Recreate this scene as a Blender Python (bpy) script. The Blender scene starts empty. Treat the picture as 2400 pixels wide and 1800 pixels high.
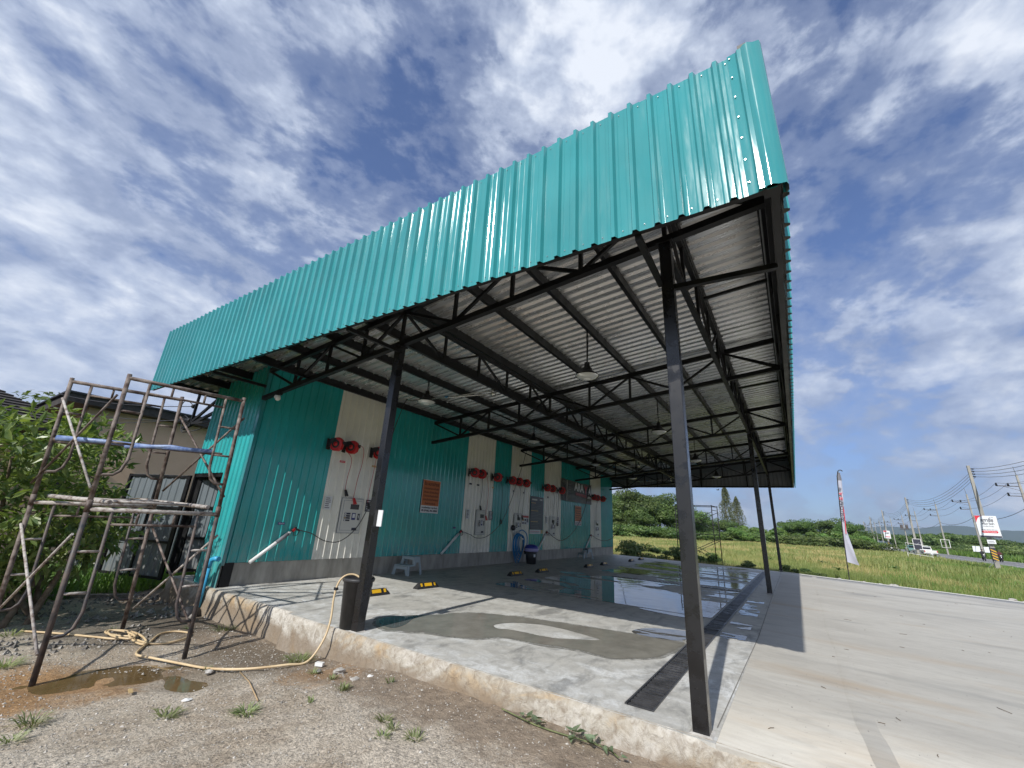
import bpy, math, random
from mathutils import Vector, Matrix, noise
R = random.Random(7)
rad = math.radians
SC = bpy.context.scene
COL = SC.collection

# ------------------------------------------------------------------ camera
YAW, PITCH, ROLL = 0.5929, 0.3238, 0.0572
CAM = Vector((-3.7712, -0.7397, 1.3383))
fwd = Vector((math.cos(YAW)*math.cos(PITCH), math.sin(YAW)*math.cos(PITCH), math.sin(PITCH)))
rt = Vector((math.sin(YAW), -math.cos(YAW), 0.0))
up = rt.cross(fwd)
r2 = rt*math.cos(ROLL) + up*math.sin(ROLL)
u2 = -rt*math.sin(ROLL) + up*math.cos(ROLL)
cam = bpy.data.cameras.new('camera')
cam.sensor_width = 36.0
cam.lens = 36.0*966.59/2400.0
cam.clip_start = 0.05
cam.clip_end = 20000
cob = bpy.data.objects.new('camera', cam)
COL.objects.link(cob)
M = Matrix.Identity(4)
for i in range(3):
    M[i][0], M[i][1], M[i][2], M[i][3] = r2[i], u2[i], -fwd[i], CAM[i]
cob.matrix_world = M
SC.camera = cob

# ------------------------------------------------------------------ sun and sky
SUN_EL, SUN_AZ = rad(39.3), rad(180+4.7)          # direction towards the sun, from +X towards +Y
sd = Vector((math.cos(SUN_EL)*math.cos(SUN_AZ), math.cos(SUN_EL)*math.sin(SUN_AZ), math.sin(SUN_EL)))
sun = bpy.data.lights.new('sun', 'SUN')
sun.energy = 4.5
sun.angle = rad(0.55)
sun.color = (1.0, 0.965, 0.91)
so = bpy.data.objects.new('sun', sun)
so.rotation_euler = sd.to_track_quat('Z', 'Y').to_euler()
COL.objects.link(so)

SC.view_settings.view_transform = 'Standard'
SC.view_settings.look = 'None'
SC.view_settings.gamma = 1.0
SC.view_settings.use_curve_mapping = False
SC.view_settings.exposure = 0.27
SC.cycles.use_denoising = True
SC.cycles.max_bounces = 8
SC.cycles.diffuse_bounces = 4
SC.cycles.glossy_bounces = 4
SC.cycles.transparent_max_bounces = 8
SC.cycles.volume_bounces = 0
SC.cycles.caustics_reflective = False
SC.cycles.caustics_refractive = False

def N(nt, typ, **kw):
    n = nt.nodes.new(typ)
    for k, v in kw.items():
        if k == 'inp':
            for a, b in v.items(): n.inputs[a].default_value = b
        else: setattr(n, k, v)
    return n
def math_n(nt, op, a, b=None, c=None, clamp=False):
    n = nt.nodes.new('ShaderNodeMath'); n.operation = op; n.use_clamp = clamp
    for i, v in enumerate((a, b, c)):
        if v is None: continue
        if isinstance(v, (int, float)): n.inputs[i].default_value = v
        else: nt.links.new(v, n.inputs[i])
    return n.outputs[0]
def vmath(nt, op, a, b=None, out=0):
    n = nt.nodes.new('ShaderNodeVectorMath'); n.operation = op
    for i, v in enumerate((a, b)):
        if v is None: continue
        if isinstance(v, (tuple, list, Vector)): n.inputs[i].default_value = tuple(v)
        else: nt.links.new(v, n.inputs[i])
    return n.outputs[out]
def ramp(nt, fac, stops, interp='LINEAR'):
    n = nt.nodes.new('ShaderNodeValToRGB'); n.color_ramp.interpolation = interp
    el = n.color_ramp.elements
    while len(el) > 1: el.remove(el[-1])
    for i, (p, c) in enumerate(stops):
        e = el[0] if i == 0 else el.new(p)
        e.position = p
        if isinstance(c, (int, float)): c = (c, c, c)
        e.color = (*c, 1)
    nt.links.new(fac, n.inputs[0])
    return n.outputs[0]
def mixc(nt, fac, a, b, mode='MIX'):
    n = nt.nodes.new('ShaderNodeMix'); n.data_type = 'RGBA'; n.blend_type = mode
    n.clamp_factor = True
    for s, v in ((n.inputs[0], fac), (n.inputs[6], a), (n.inputs[7], b)):
        if isinstance(v, (int, float)): s.default_value = v
        elif isinstance(v, (tuple, list)): s.default_value = (*v[:3], 1)
        else: nt.links.new(v, s)
    return n.outputs[2]
def noise_n(nt, vec, scale, detail=4, rough=0.5, dist=0.0, out='Fac'):
    n = nt.nodes.new('ShaderNodeTexNoise')
    n.inputs['Scale'].default_value = scale; n.inputs['Detail'].default_value = detail
    n.inputs['Roughness'].default_value = rough; n.inputs['Distortion'].default_value = dist
    if vec is not None: nt.links.new(vec, n.inputs['Vector'])
    return n.outputs[0] if out == 'Fac' else n.outputs['Color']
def mapping(nt, vec, loc=(0,0,0), rot=(0,0,0), scale=(1,1,1)):
    n = nt.nodes.new('ShaderNodeMapping')
    n.inputs['Location'].default_value = loc; n.inputs['Rotation'].default_value = rot
    n.inputs['Scale'].default_value = scale
    nt.links.new(vec, n.inputs['Vector'])
    return n.outputs[0]

world = bpy.data.worlds.new('World')
SC.world = world
world.use_nodes = True
wt = world.node_tree
wt.nodes.clear()
sky = N(wt, 'ShaderNodeTexSky', sky_type='NISHITA', sun_disc=False)
sky.sun_elevation = SUN_EL
sky.sun_rotation = math.pi/2 - SUN_AZ
sky.air_density = 1.0; sky.dust_density = 0.6; sky.ozone_density = 1.6
tc = N(wt, 'ShaderNodeTexCoord')
dirv = vmath(wt, 'NORMALIZE', tc.outputs['Generated'])
sx = N(wt, 'ShaderNodeSeparateXYZ'); wt.links.new(dirv, sx.inputs[0])
zc = math_n(wt, 'ADD', math_n(wt, 'MAXIMUM', sx.outputs[2], 0.0), 0.24)
cxy = N(wt, 'ShaderNodeCombineXYZ')
wt.links.new(math_n(wt, 'DIVIDE', sx.outputs[0], zc), cxy.inputs[0])
wt.links.new(math_n(wt, 'DIVIDE', sx.outputs[1], zc), cxy.inputs[1])
P0 = vmath(wt, 'ADD', vmath(wt, 'MULTIPLY', dirv, (1.0, 1.0, 2.3)), vmath(wt, 'MULTIPLY', cxy.outputs[0], (0.22, 0.22, 0.0)))
big = noise_n(wt, mapping(wt, P0, loc=(3.1, 1.7, 0.4), rot=(0, 0, rad(-25)), scale=(0.8, 1.0, 1)), 1.9, 4, 0.5, 0.3)
med = noise_n(wt, mapping(wt, P0, loc=(0.4, 5.3, 0), rot=(0, 0, rad(-25)), scale=(0.9, 1.1, 1)), 6.0, 8, 0.56, 0.25)
fine = noise_n(wt, mapping(wt, P0, loc=(7.7, 2.0, 0), rot=(0, 0, rad(-30)), scale=(0.95, 1.1, 1)), 22.0, 6, 0.6, 0.1)
dens = math_n(wt, 'ADD', math_n(wt, 'MULTIPLY', big, 0.50), math_n(wt, 'ADD', math_n(wt, 'MULTIPLY', med, 0.56), math_n(wt, 'MULTIPLY', fine, 0.19)))
# clear gaps between the cloud banks (directions in the sky, with soft edges)
def pix_dir(x, y):
    return (fwd + r2*((x-1200)/966.59) - u2*((y-900)/966.59)).normalized()
for (x, y, rr, amt) in ((1080, 330, 0.26, 0.10), (900, 140, 0.22, 0.09), (2060, 420, 0.20, 0.13), (2180, 660, 0.16, 0.08), (1960, 150, 0.15, 0.03),
                        (2000, 1200, 0.20, 0.14), (150, 60, 0.25, 0.05), (1000, 520, 0.16, 0.06), (2330, 1150, 0.13, 0.10), (340, 640, 0.10, 0.04)):
    dt = vmath(wt, 'DOT_PRODUCT', dirv, pix_dir(x, y), out=1)
    mr = N(wt, 'ShaderNodeMapRange', interpolation_type='SMOOTHSTEP')
    mr.inputs[1].default_value = math.cos(rr); mr.inputs[2].default_value = 1.0
    mr.inputs[3].default_value = 0.0; mr.inputs[4].default_value = amt*0.75
    wt.links.new(dt, mr.inputs[0])
    dens = math_n(wt, 'SUBTRACT', dens, mr.outputs[0])
for (x, y, rr, amt) in ((250, 850, 0.30, 0.08), (1450, 180, 0.22, 0.10), (2300, 980, 0.16, 0.07), (2250, 150, 0.2, 0.04), (700, 420, 0.2, 0.05)):
    dt = vmath(wt, 'DOT_PRODUCT', dirv, pix_dir(x, y), out=1)
    mr = N(wt, 'ShaderNodeMapRange', interpolation_type='SMOOTHSTEP')
    mr.inputs[1].default_value = math.cos(rr); mr.inputs[2].default_value = 1.0
    mr.inputs[3].default_value = 0.0; mr.inputs[4].default_value = amt
    wt.links.new(dt, mr.inputs[0])
    dens = math_n(wt, 'ADD', dens, mr.outputs[0])
cover = ramp(wt, dens, [(0.44, 0.0), (0.53, 0.36), (0.63, 0.82), (0.74, 0.98)], 'EASE')
shade = noise_n(wt, mapping(wt, P0, loc=(1.4, 5.9, 0), rot=(0, 0, rad(-25)), scale=(0.9, 1.1, 1)), 5.5, 6, 0.55, 0.2)
lum = ramp(wt, math_n(wt, 'ADD', math_n(wt, 'MULTIPLY', dens, 0.62), math_n(wt, 'MULTIPLY', shade, 0.38)), [(0.46, (0.245, 0.295, 0.42)), (0.55, (0.35, 0.405, 0.535)), (0.61, (0.50, 0.56, 0.68)), (0.69, (0.76, 0.80, 0.87))])
skycol = mixc(wt, 1.0, sky.outputs[0], (0.10, 0.10, 0.10), 'MULTIPLY')
skycol = mixc(wt, 1.0, skycol, (0.62, 0.77, 1.10), 'MULTIPLY')
# the strength of the sky is 0.1; cloud brightness is given in the same units
full = mixc(wt, cover, skycol, lum)
bg = N(wt, 'ShaderNodeBackground')
bg.inputs['Strength'].default_value = 1.0
wt.links.new(full, bg.inputs[0])
wo = N(wt, 'ShaderNodeOutputWorld')
wt.links.new(bg.outputs[0], wo.inputs[0])

# ------------------------------------------------------------------ materials
MATS = {}
def mat(name, col=(0.5,0.5,0.5), rough=0.6, metal=0.0, spec=0.5, build=None, **kw):
    m = bpy.data.materials.new(name); m.use_nodes = True
    nt = m.node_tree; b = nt.nodes['Principled BSDF']
    b.inputs['Base Color'].default_value = (*col, 1)
    b.inputs['Roughness'].default_value = rough
    b.inputs['Metallic'].default_value = metal
    b.inputs['Specular IOR Level'].default_value = spec
    for k, v in kw.items(): b.inputs[k.replace('_', ' ')].default_value = v
    if build: build(nt, b)
    MATS[name] = m
    return m
def geo_pos(nt): return N(nt, 'ShaderNodeNewGeometry').outputs['Position']
def obj_co(nt): return N(nt, 'ShaderNodeTexCoord').outputs['Object']
def bump(nt, b, h, strength=0.3, dist=0.01):
    n = N(nt, 'ShaderNodeBump'); n.inputs['Strength'].default_value = strength; n.inputs['Distance'].default_value = dist
    nt.links.new(h, n.inputs['Height']); nt.links.new(n.outputs[0], b.inputs['Normal'])
def varied(c0, c1, scale, rough=None, bmp=None, detail=5, stretch=(1,1,1), lo=0.35, hi=0.65):
    def f(nt, b):
        p = mapping(nt, geo_pos(nt), scale=stretch)
        n = noise_n(nt, p, scale, detail, 0.6)
        nt.links.new(ramp(nt, n, [(lo, c0), (hi, c1)]), b.inputs['Base Color'])
        if rough:
            nt.links.new(ramp(nt, n, [(lo, rough[0]), (hi, rough[1])]), b.inputs['Roughness'])
        if bmp: bump(nt, b, noise_n(nt, p, bmp[0], 6, 0.6), bmp[1], bmp[2])
    return f

def painted(front, back, rough=0.28):
    def f(nt, b):
        g = N(nt, 'ShaderNodeNewGeometry')
        p = g.outputs['Position']
        n1 = noise_n(nt, p, 1.3, 3, 0.5)
        var = ramp(nt, n1, [(0.3, 0.88), (0.7, 1.06)])
        f1 = mixc(nt, 1.0, front, var, 'MULTIPLY')
        dust = noise_n(nt, mapping(nt, p, scale=(6, 6, 0.8)), 2.0, 5, 0.6)
        f2 = mixc(nt, ramp(nt, dust, [(0.52, 0.0), (0.75, 0.07)]), f1, (0.45, 0.43, 0.38))
        sz_ = N(nt, 'ShaderNodeSeparateXYZ'); nt.links.new(p, sz_.inputs[0])
        gz_ = ramp(nt, sz_.outputs[2], [(0.38, 0.55), (0.95, 0.0)])
        f2 = mixc(nt, math_n(nt, 'MULTIPLY', gz_, ramp(nt, noise_n(nt, mapping(nt, p, scale=(5, 5, 1.5)), 3.0, 6, 0.7), [(0.42, 0.0), (0.65, 0.8)])), f2, (0.30, 0.27, 0.22))
        c = mixc(nt, g.outputs['Backfacing'], f2, back)
        nt.links.new(c, b.inputs['Base Color'])
        nt.links.new(ramp(nt, dust, [(0.4, rough), (0.75, rough+0.14)]), b.inputs['Roughness'])
        w = noise_n(nt, mapping(nt, p, scale=(1, 1, 0.35)), 3.2, 2, 0.5)
        bump(nt, b, w, 0.16, 0.010)
    return f
TEAL = (0.022, 0.37, 0.375)
mat('teal_sheet', TEAL, 0.24, build=painted((0.035, 0.38, 0.385), (0.22, 0.23, 0.24), 0.2))
mat('teal_gloss_sheet', TEAL, 0.2, build=painted((0.044, 0.285, 0.31), (0.22, 0.23, 0.24), 0.085), spec=0.7)
mat('teal_wall', TEAL, 0.3, build=painted((0.034, 0.37, 0.37), (0.22, 0.23, 0.24), 0.09), spec=0.7)
mat('cream_wall', (0.6, 0.6, 0.54), 0.3, build=painted((0.80, 0.79, 0.72), (0.22, 0.23, 0.24), 0.12), spec=0.7)
mat('grey_sheet', (0.28, 0.31, 0.33), 0.35, build=painted((0.15, 0.175, 0.19), (0.15, 0.17, 0.18), 0.3))
def roofm(nt, b):
    g = N(nt, 'ShaderNodeNewGeometry'); p = g.outputs['Position']
    n = noise_n(nt, mapping(nt, p, scale=(3, 0.6, 1)), 2.0, 5, 0.6)
    under = ramp(nt, n, [(0.3, (0.56, 0.58, 0.59)), (0.7, (0.72, 0.73, 0.74))])
    nt.links.new(mixc(nt, g.outputs['Backfacing'], TEAL, under), b.inputs['Base Color'])
    nt.links.new(ramp(nt, g.outputs['Backfacing'], [(0, 0.0), (1, 0.65)]), b.inputs['Metallic'])
    nt.links.new(ramp(nt, n, [(0.3, 0.22), (0.7, 0.34)]), b.inputs['Roughness'])
mat('roof_sheet', build=roofm)
mat('black_steel', (0.012, 0.012, 0.014), 0.35, spec=0.3, build=varied((0.005, 0.005, 0.006), (0.012, 0.012, 0.013), 5, rough=(0.35, 0.55), bmp=(60, 0.12, 0.002)))
def poststeel(nt, b):
    p = geo_pos(nt)
    n = noise_n(nt, p, 3.5, 5, 0.6)
    sp = noise_n(nt, p, 95, 3, 0.6)
    s = N(nt, 'ShaderNodeSeparateXYZ'); nt.links.new(p, s.inputs[0])
    low = ramp(nt, s.outputs[2], [(0.0, 1.0), (0.6, 0.0)])
    f = math_n(nt, 'MULTIPLY', ramp(nt, sp, [(0.70, 0.0), (0.74, 0.55)]), low)
    nt.links.new(mixc(nt, f, ramp(nt, n, [(0.35, (0.007, 0.007, 0.008)), (0.65, (0.016, 0.016, 0.018))]), (0.35, 0.33, 0.30)), b.inputs['Base Color'])
    nt.links.new(ramp(nt, n, [(0.42, 0.16), (0.5, 0.34), (0.65, 0.26)]), b.inputs['Roughness'])
mat('post_steel', build=poststeel, spec=0.6)
def slabm(nt, b):
    p = geo_pos(nt)
    s = N(nt, 'ShaderNodeSeparateXYZ'); nt.links.new(p, s.inputs[0])
    n1 = noise_n(nt, mapping(nt, p, scale=(1.4, 0.7, 1)), 1.1, 6, 0.62, 0.6)
    n2 = noise_n(nt, p, 5.0, 6, 0.65, 0.4)
    n3 = noise_n(nt, p, 42, 4, 0.6)
    base = ramp(nt, n2, [(0.25, (0.33, 0.325, 0.295)), (0.5, (0.47, 0.46, 0.42)), (0.75, (0.56, 0.545, 0.49))])
    white = math_n(nt, 'MULTIPLY', ramp(nt, n1, [(0.42, 0.0), (0.56, 1.0)]), ramp(nt, noise_n(nt, mapping(nt, p, loc=(4, 2, 0)), 6.0, 6, 0.72, 1.0), [(0.40, 0.0), (0.58, 0.95)]))
    near = ramp(nt, math_n(nt, 'DIVIDE', s.outputs[0], 10.0), [(0.0, 1.0), (0.14, 0.95), (0.42, 0.0)])   # lime bloom keeps to the first metres of slab
    white = math_n(nt, 'MULTIPLY', white, near)
    c = mixc(nt, white, base, (0.70, 0.71, 0.69))
    dark = math_n(nt, 'MULTIPLY', ramp(nt, noise_n(nt, mapping(nt, p, loc=(9, 3, 1), scale=(0.8, 1.6, 1)), 1.9, 7, 0.7, 0.5), [(0.52, 0.0), (0.66, 0.75)]), 0.85)
    c = mixc(nt, dark, c, (0.14, 0.14, 0.135))
    mr = N(nt, 'ShaderNodeMapRange', interpolation_type='SMOOTHSTEP')   # washing bays stay damp: darker concrete past the first bay
    mr.inputs[1].default_value = 3.2; mr.inputs[2].default_value = 4.6; nt.links.new(s.outputs[0], mr.inputs[0])
    my = N(nt, 'ShaderNodeMapRange', interpolation_type='SMOOTHSTEP')
    my.inputs[1].default_value = -0.55; my.inputs[2].default_value = -0.35; nt.links.new(s.outputs[1], my.inputs[0])
    damp = math_n(nt, 'MULTIPLY', math_n(nt, 'MULTIPLY', mr.outputs[0], my.outputs[0]), 0.85)
    c = mixc(nt, damp, c, mixc(nt, 1.0, c, (0.95, 0.93, 0.88), 'MULTIPLY'))
    c = mixc(nt, ramp(nt, n3, [(0.3, 0.16), (0.6, 0.0)]), c, (0.10, 0.10, 0.10))
    nt.links.new(c, b.inputs['Base Color'])
    nt.links.new(math_n(nt, 'SUBTRACT', 0.62, math_n(nt, 'MULTIPLY', damp, 0.12)), b.inputs['Roughness'])
    bump(nt, b, math_n(nt, 'ADD', n2, math_n(nt, 'MULTIPLY', n3, 0.4)), 0.35, 0.006)
mat('slab_concrete', build=slabm)
def drivem(nt, b):
    p = geo_pos(nt)
    br = noise_n(nt, mapping(nt, p, rot=(0, 0, rad(-6)), scale=(2.0, 0.6, 1)), 5.5, 7, 0.72, 0.6)
    n1 = noise_n(nt, mapping(nt, p, scale=(1, 0.6, 1)), 0.8, 5, 0.6, 0.5)
    c = ramp(nt, n1, [(0.3, (0.40, 0.38, 0.335)), (0.7, (0.50, 0.48, 0.425))])
    c = mixc(nt, ramp(nt, br, [(0.38, 0.34), (0.56, 0.0)]), c, (0.32, 0.30, 0.265))
    tan = ramp(nt, noise_n(nt, mapping(nt, p, loc=(2, 0, 0), rot=(0, 0, rad(8)), scale=(1.0, 0.25, 1)), 1.3, 6, 0.6, 0.5), [(0.56, 0.0), (0.72, 0.55)])
    c = mixc(nt, tan, c, (0.40, 0.31, 0.21))
    st = ramp(nt, noise_n(nt, mapping(nt, p, loc=(5, 1, 0), scale=(1.1, 0.3, 1)), 1.0, 5, 0.6, 0.6), [(0.58, 0.0), (0.70, 0.45)])
    c = mixc(nt, st, c, (0.17, 0.17, 0.165))
    for (cx_, cy_, r_, amt) in ((2.0, -14.0, 11.2, 0.34), (2.0, -14.0, 9.7, 0.30)):
        d = vmath(nt, 'DISTANCE', p, (cx_, cy_, 0), out=1)
        band = math_n(nt, 'ABSOLUTE', math_n(nt, 'SUBTRACT', math_n(nt, 'ADD', d, math_n(nt, 'MULTIPLY', n1, 0.25)), r_))
        mm_ = N(nt, 'ShaderNodeMapRange', interpolation_type='SMOOTHSTEP'); mm_.inputs[1].default_value = 0.16; mm_.inputs[2].default_value = 0.05; mm_.inputs[4].default_value = amt
        nt.links.new(band, mm_.inputs[0])
        c = mixc(nt, math_n(nt, 'MULTIPLY', mm_.outputs[0], ramp(nt, noise_n(nt, p, 4, 5, 0.7), [(0.35, 0.0), (0.62, 1.0)])), c, (0.20, 0.18, 0.15))
    sp = ramp(nt, noise_n(nt, mapping(nt, p, scale=(0.7, 1.6, 1)), 30, 3, 0.5), [(0.24, 0.7), (0.30, 0.0)])
    c = mixc(nt, sp, c, (0.12, 0.11, 0.10))
    nt.links.new(c, b.inputs['Base Color'])
    bump(nt, b, math_n(nt, 'ADD', br, math_n(nt, 'MULTIPLY', noise_n(nt, p, 50, 4, 0.6), 0.5)), 0.45, 0.008)
mat('driveway_concrete', rough=0.75, build=drivem)
def edgem(nt, b):
    p = geo_pos(nt)
    n = noise_n(nt, mapping(nt, p, scale=(1, 0.7, 1.2)), 1.5, 6, 0.65, 1.0)
    c = ramp(nt, n, [(0.40, (0.56, 0.53, 0.47)), (0.52, (0.42, 0.38, 0.31)), (0.64, (0.45, 0.32, 0.18))])
    n2 = noise_n(nt, p, 13, 6, 0.7, 0.6)
    c = mixc(nt, ramp(nt, n2, [(0.36, 0.65), (0.56, 0.0)]), c, (0.20, 0.155, 0.11))
    s = N(nt, 'ShaderNodeSeparateXYZ'); nt.links.new(p, s.inputs[0])
    lowz = ramp(nt, math_n(nt, 'ADD', math_n(nt, 'MULTIPLY', s.outputs[2], -3.0), math_n(nt, 'MULTIPLY', math_n(nt, 'SUBTRACT', n, 0.5), 1.2)), [(0.30, 0.0), (0.62, 0.8)])
    c = mixc(nt, lowz, c, (0.22, 0.17, 0.12))
    nt.links.new(c, b.inputs['Base Color'])
    bump(nt, b, n2, 0.8, 0.03)
mat('slab_edge', rough=0.85, build=edgem)
mat('plinth', build=varied((0.24, 0.23, 0.20), (0.42, 0.40, 0.355), 3.2, bmp=(16, 0.4, 0.01), stretch=(1.3, 1, 0.35), rough=(0.8, 0.6)))
def dirtm(nt, b):
    p = geo_pos(nt)
    s = N(nt, 'ShaderNodeSeparateXYZ'); nt.links.new(p, s.inputs[0])
    n1 = noise_n(nt, p, 1.6, 6, 0.62, 0.4)
    n3 = noise_n(nt, p, 60, 4, 0.65)
    vor = N(nt, 'ShaderNodeTexVoronoi'); vor.inputs['Scale'].default_value = 42; nt.links.new(p, vor.inputs['Vector'])
    peb = mixc(nt, 0.5, ramp(nt, n3, [(0.35, (0.20, 0.18, 0.15)), (0.62, (0.50, 0.465, 0.405))]), vor.outputs['Color'], 'SOFT_LIGHT')
    hs = N(nt, 'ShaderNodeHueSaturation'); hs.inputs['Saturation'].default_value = 0.0; hs.inputs['Value'].default_value = 1.05
    nt.links.new(peb, hs.inputs['Color'])
    c = mixc(nt, 1.0, hs.outputs[0], (1.13, 0.99, 0.80), 'MULTIPLY')
    big_ = noise_n(nt, mapping(nt, p, loc=(1, 6, 0)), 0.9, 6, 0.65, 0.5)
    c = mixc(nt, ramp(nt, big_, [(0.42, 0.55), (0.56, 0.0)]), c, mixc(nt, 1.0, c, (0.55, 0.47, 0.38), 'MULTIPLY'))
    c = mixc(nt, ramp(nt, noise_n(nt, mapping(nt, p, loc=(7, 2, 0)), 5.0, 6, 0.7, 0.4), [(0.50, 0.0), (0.68, 0.6)]), c, (0.50, 0.44, 0.35))
    n4 = noise_n(nt, mapping(nt, p, loc=(3, 3, 0)), 2.4, 6, 0.7, 0.6)
    # brown earth along the slab
    wx = math_n(nt, 'ADD', s.outputs[0], math_n(nt, 'MULTIPLY', math_n(nt, 'SUBTRACT', n4, 0.5), 1.3))
    mb = N(nt, 'ShaderNodeMapRange', interpolation_type='SMOOTHSTEP'); mb.inputs[1].default_value = -1.05; mb.inputs[2].default_value = -0.65
    nt.links.new(wx, mb.inputs[0])
    brown = ramp(nt, noise_n(nt, p, 9, 6, 0.7), [(0.3, (0.13, 0.095, 0.065)), (0.65, (0.32, 0.25, 0.18))])
    c = mixc(nt, math_n(nt, 'MULTIPLY', mb.outputs[0], 0.85), c, brown)
    # orange clay round the scaffold foot
    for (cx_, cy_, rr, amt) in ((-2.6, 5.45, 1.15, 1.0), (-1.75, 5.25, 0.6, 0.7), (-0.55, 3.55, 0.45, 0.6), (-3.2, 6.0, 1.2, 0.9)):
        d = vmath(nt, 'DISTANCE', p, (cx_, cy_, -0.35), out=1)
        d = math_n(nt, 'ADD', d, math_n(nt, 'MULTIPLY', math_n(nt, 'SUBTRACT', n4, 0.5), 1.3))
        m = N(nt, 'ShaderNodeMapRange', interpolation_type='SMOOTHSTEP'); m.inputs[1].default_value = rr; m.inputs[2].default_value = rr*0.45
        m.inputs[4].default_value = amt
        nt.links.new(d, m.inputs[0])
        clay = ramp(nt, noise_n(nt, p, 14, 5, 0.7), [(0.3, (0.22, 0.12, 0.05)), (0.7, (0.44, 0.27, 0.13))])
        c = mixc(nt, m.outputs[0], c, clay)
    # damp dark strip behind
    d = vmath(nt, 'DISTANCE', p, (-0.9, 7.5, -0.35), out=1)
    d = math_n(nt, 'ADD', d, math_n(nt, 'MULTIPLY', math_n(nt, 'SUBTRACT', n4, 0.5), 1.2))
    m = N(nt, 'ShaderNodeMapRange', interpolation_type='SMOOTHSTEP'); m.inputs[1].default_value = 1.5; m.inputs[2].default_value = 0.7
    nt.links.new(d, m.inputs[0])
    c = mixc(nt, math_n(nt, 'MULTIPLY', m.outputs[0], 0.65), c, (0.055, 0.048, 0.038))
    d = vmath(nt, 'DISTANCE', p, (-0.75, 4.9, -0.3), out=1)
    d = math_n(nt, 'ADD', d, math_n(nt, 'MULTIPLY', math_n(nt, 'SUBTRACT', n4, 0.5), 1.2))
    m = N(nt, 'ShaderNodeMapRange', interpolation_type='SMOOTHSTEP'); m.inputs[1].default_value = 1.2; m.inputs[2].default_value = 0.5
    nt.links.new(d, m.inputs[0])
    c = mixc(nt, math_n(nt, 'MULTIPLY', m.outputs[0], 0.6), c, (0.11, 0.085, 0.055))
    sp = ramp(nt, noise_n(nt, mapping(nt, p, loc=(8, 1, 0)), 75, 2, 0.5), [(0.70, 0.0), (0.74, 0.8)])
    c = mixc(nt, sp, c, (0.50, 0.48, 0.44))
    nt.links.new(c, b.inputs['Base Color'])
    h = math_n(nt, 'ADD', math_n(nt, 'MULTIPLY', n3, 0.6), math_n(nt, 'MULTIPLY', noise_n(nt, p, 16, 5, 0.65), 1.0))
    bump(nt, b, h, 0.9, 0.03)
mat('dirt', rough=0.95, build=dirtm)
mat('pebble', build=varied((0.20, 0.185, 0.16), (0.52, 0.49, 0.44), 37, detail=2), rough=0.9)
def fieldm(nt, b):
    p = geo_pos(nt)
    n = noise_n(nt, mapping(nt, p, scale=(0.6, 1, 1)), 0.09, 6, 0.6, 0.4)
    n2 = noise_n(nt, p, 1.4, 6, 0.7)
    c = ramp(nt, n, [(0.38, (0.30, 0.25, 0.10)), (0.52, (0.22, 0.22, 0.07)), (0.66, (0.12, 0.16, 0.04))])
    c = mixc(nt, ramp(nt, n2, [(0.35, 0.5), (0.6, 0.0)]), c, (0.05, 0.06, 0.02))
    nt.links.new(c, b.inputs['Base Color'])
mat('field_ground', rough=0.95, build=fieldm)
def bladem(nt, b):
    p = geo_pos(nt)
    n = noise_n(nt, mapping(nt, p, scale=(0.6, 1, 0)), 0.19, 6, 0.68, 0.6)
    n2 = noise_n(nt, mapping(nt, p, scale=(1, 1, 0)), 5.5, 2, 0.5)
    c = ramp(nt, n, [(0.42, (0.46, 0.36, 0.16)), (0.50, (0.29, 0.29, 0.10)), (0.58, (0.17, 0.21, 0.055))])
    sy = N(nt, 'ShaderNodeSeparateXYZ'); nt.links.new(p, sy.inputs[0])
    my = N(nt, 'ShaderNodeMapRange', interpolation_type='SMOOTHSTEP'); my.inputs[1].default_value = -1.0; my.inputs[2].default_value = -13.0
    nt.links.new(math_n(nt, 'ADD', sy.outputs[1], math_n(nt, 'MULTIPLY', n, 4.0)), my.inputs[0])
    c = mixc(nt, math_n(nt, 'MULTIPLY', my.outputs[0], 0.65), c, (0.20, 0.24, 0.07))
    c2 = mixc(nt, ramp(nt, n2, [(0.35, 0.0), (0.65, 0.75)]), c, mixc(nt, 1.0, c, (0.6, 0.75, 0.55), 'MULTIPLY'))
    nt.links.new(c2, b.inputs['Base Color'])
    b.inputs['Roughness'].default_value = 0.6
mat('dry_grass', build=bladem)
def greenm(c0, c1, sc=1.5):
    def f(nt, b):
        p = geo_pos(nt)
        n = noise_n(nt, p, sc, 3, 0.6)
        oi = N(nt, 'ShaderNodeObjectInfo')
        c = ramp(nt, n, [(0.35, c0), (0.65, c1)])
        hs = N(nt, 'ShaderNodeHueSaturation')
        nt.links.new(math_n(nt, 'ADD', 0.485, math_n(nt, 'MULTIPLY', oi.outputs['Random'], 0.03)), hs.inputs['Hue'])
        nt.links.new(math_n(nt, 'ADD', 0.8, math_n(nt, 'MULTIPLY', oi.outputs['Random'], 0.45)), hs.inputs['Value'])
        nt.links.new(c, hs.inputs['Color'])
        nt.links.new(hs.outputs[0], b.inputs['Base Color'])
        tr = N(nt, 'ShaderNodeBsdfTranslucent'); nt.links.new(mixc(nt, 1.0, hs.outputs[0], (1.4, 1.5, 0.6), 'MULTIPLY'), tr.inputs[0])
        ms = N(nt, 'ShaderNodeMixShader'); ms.inputs[0].default_value = 0.3
        nt.links.new(b.outputs[0], ms.inputs[1]); nt.links.new(tr.outputs[0], ms.inputs[2])
        nt.links.new(ms.outputs[0], nt.nodes['Material Output'].inputs[0])
    return f
mat('leaf_dark', rough=0.55, build=greenm((0.040, 0.085, 0.018), (0.13, 0.19, 0.045), 0.5))
mat('leaf_bright', rough=0.5, build=greenm((0.07, 0.15, 0.028), (0.18, 0.27, 0.06), 0.7))
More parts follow.
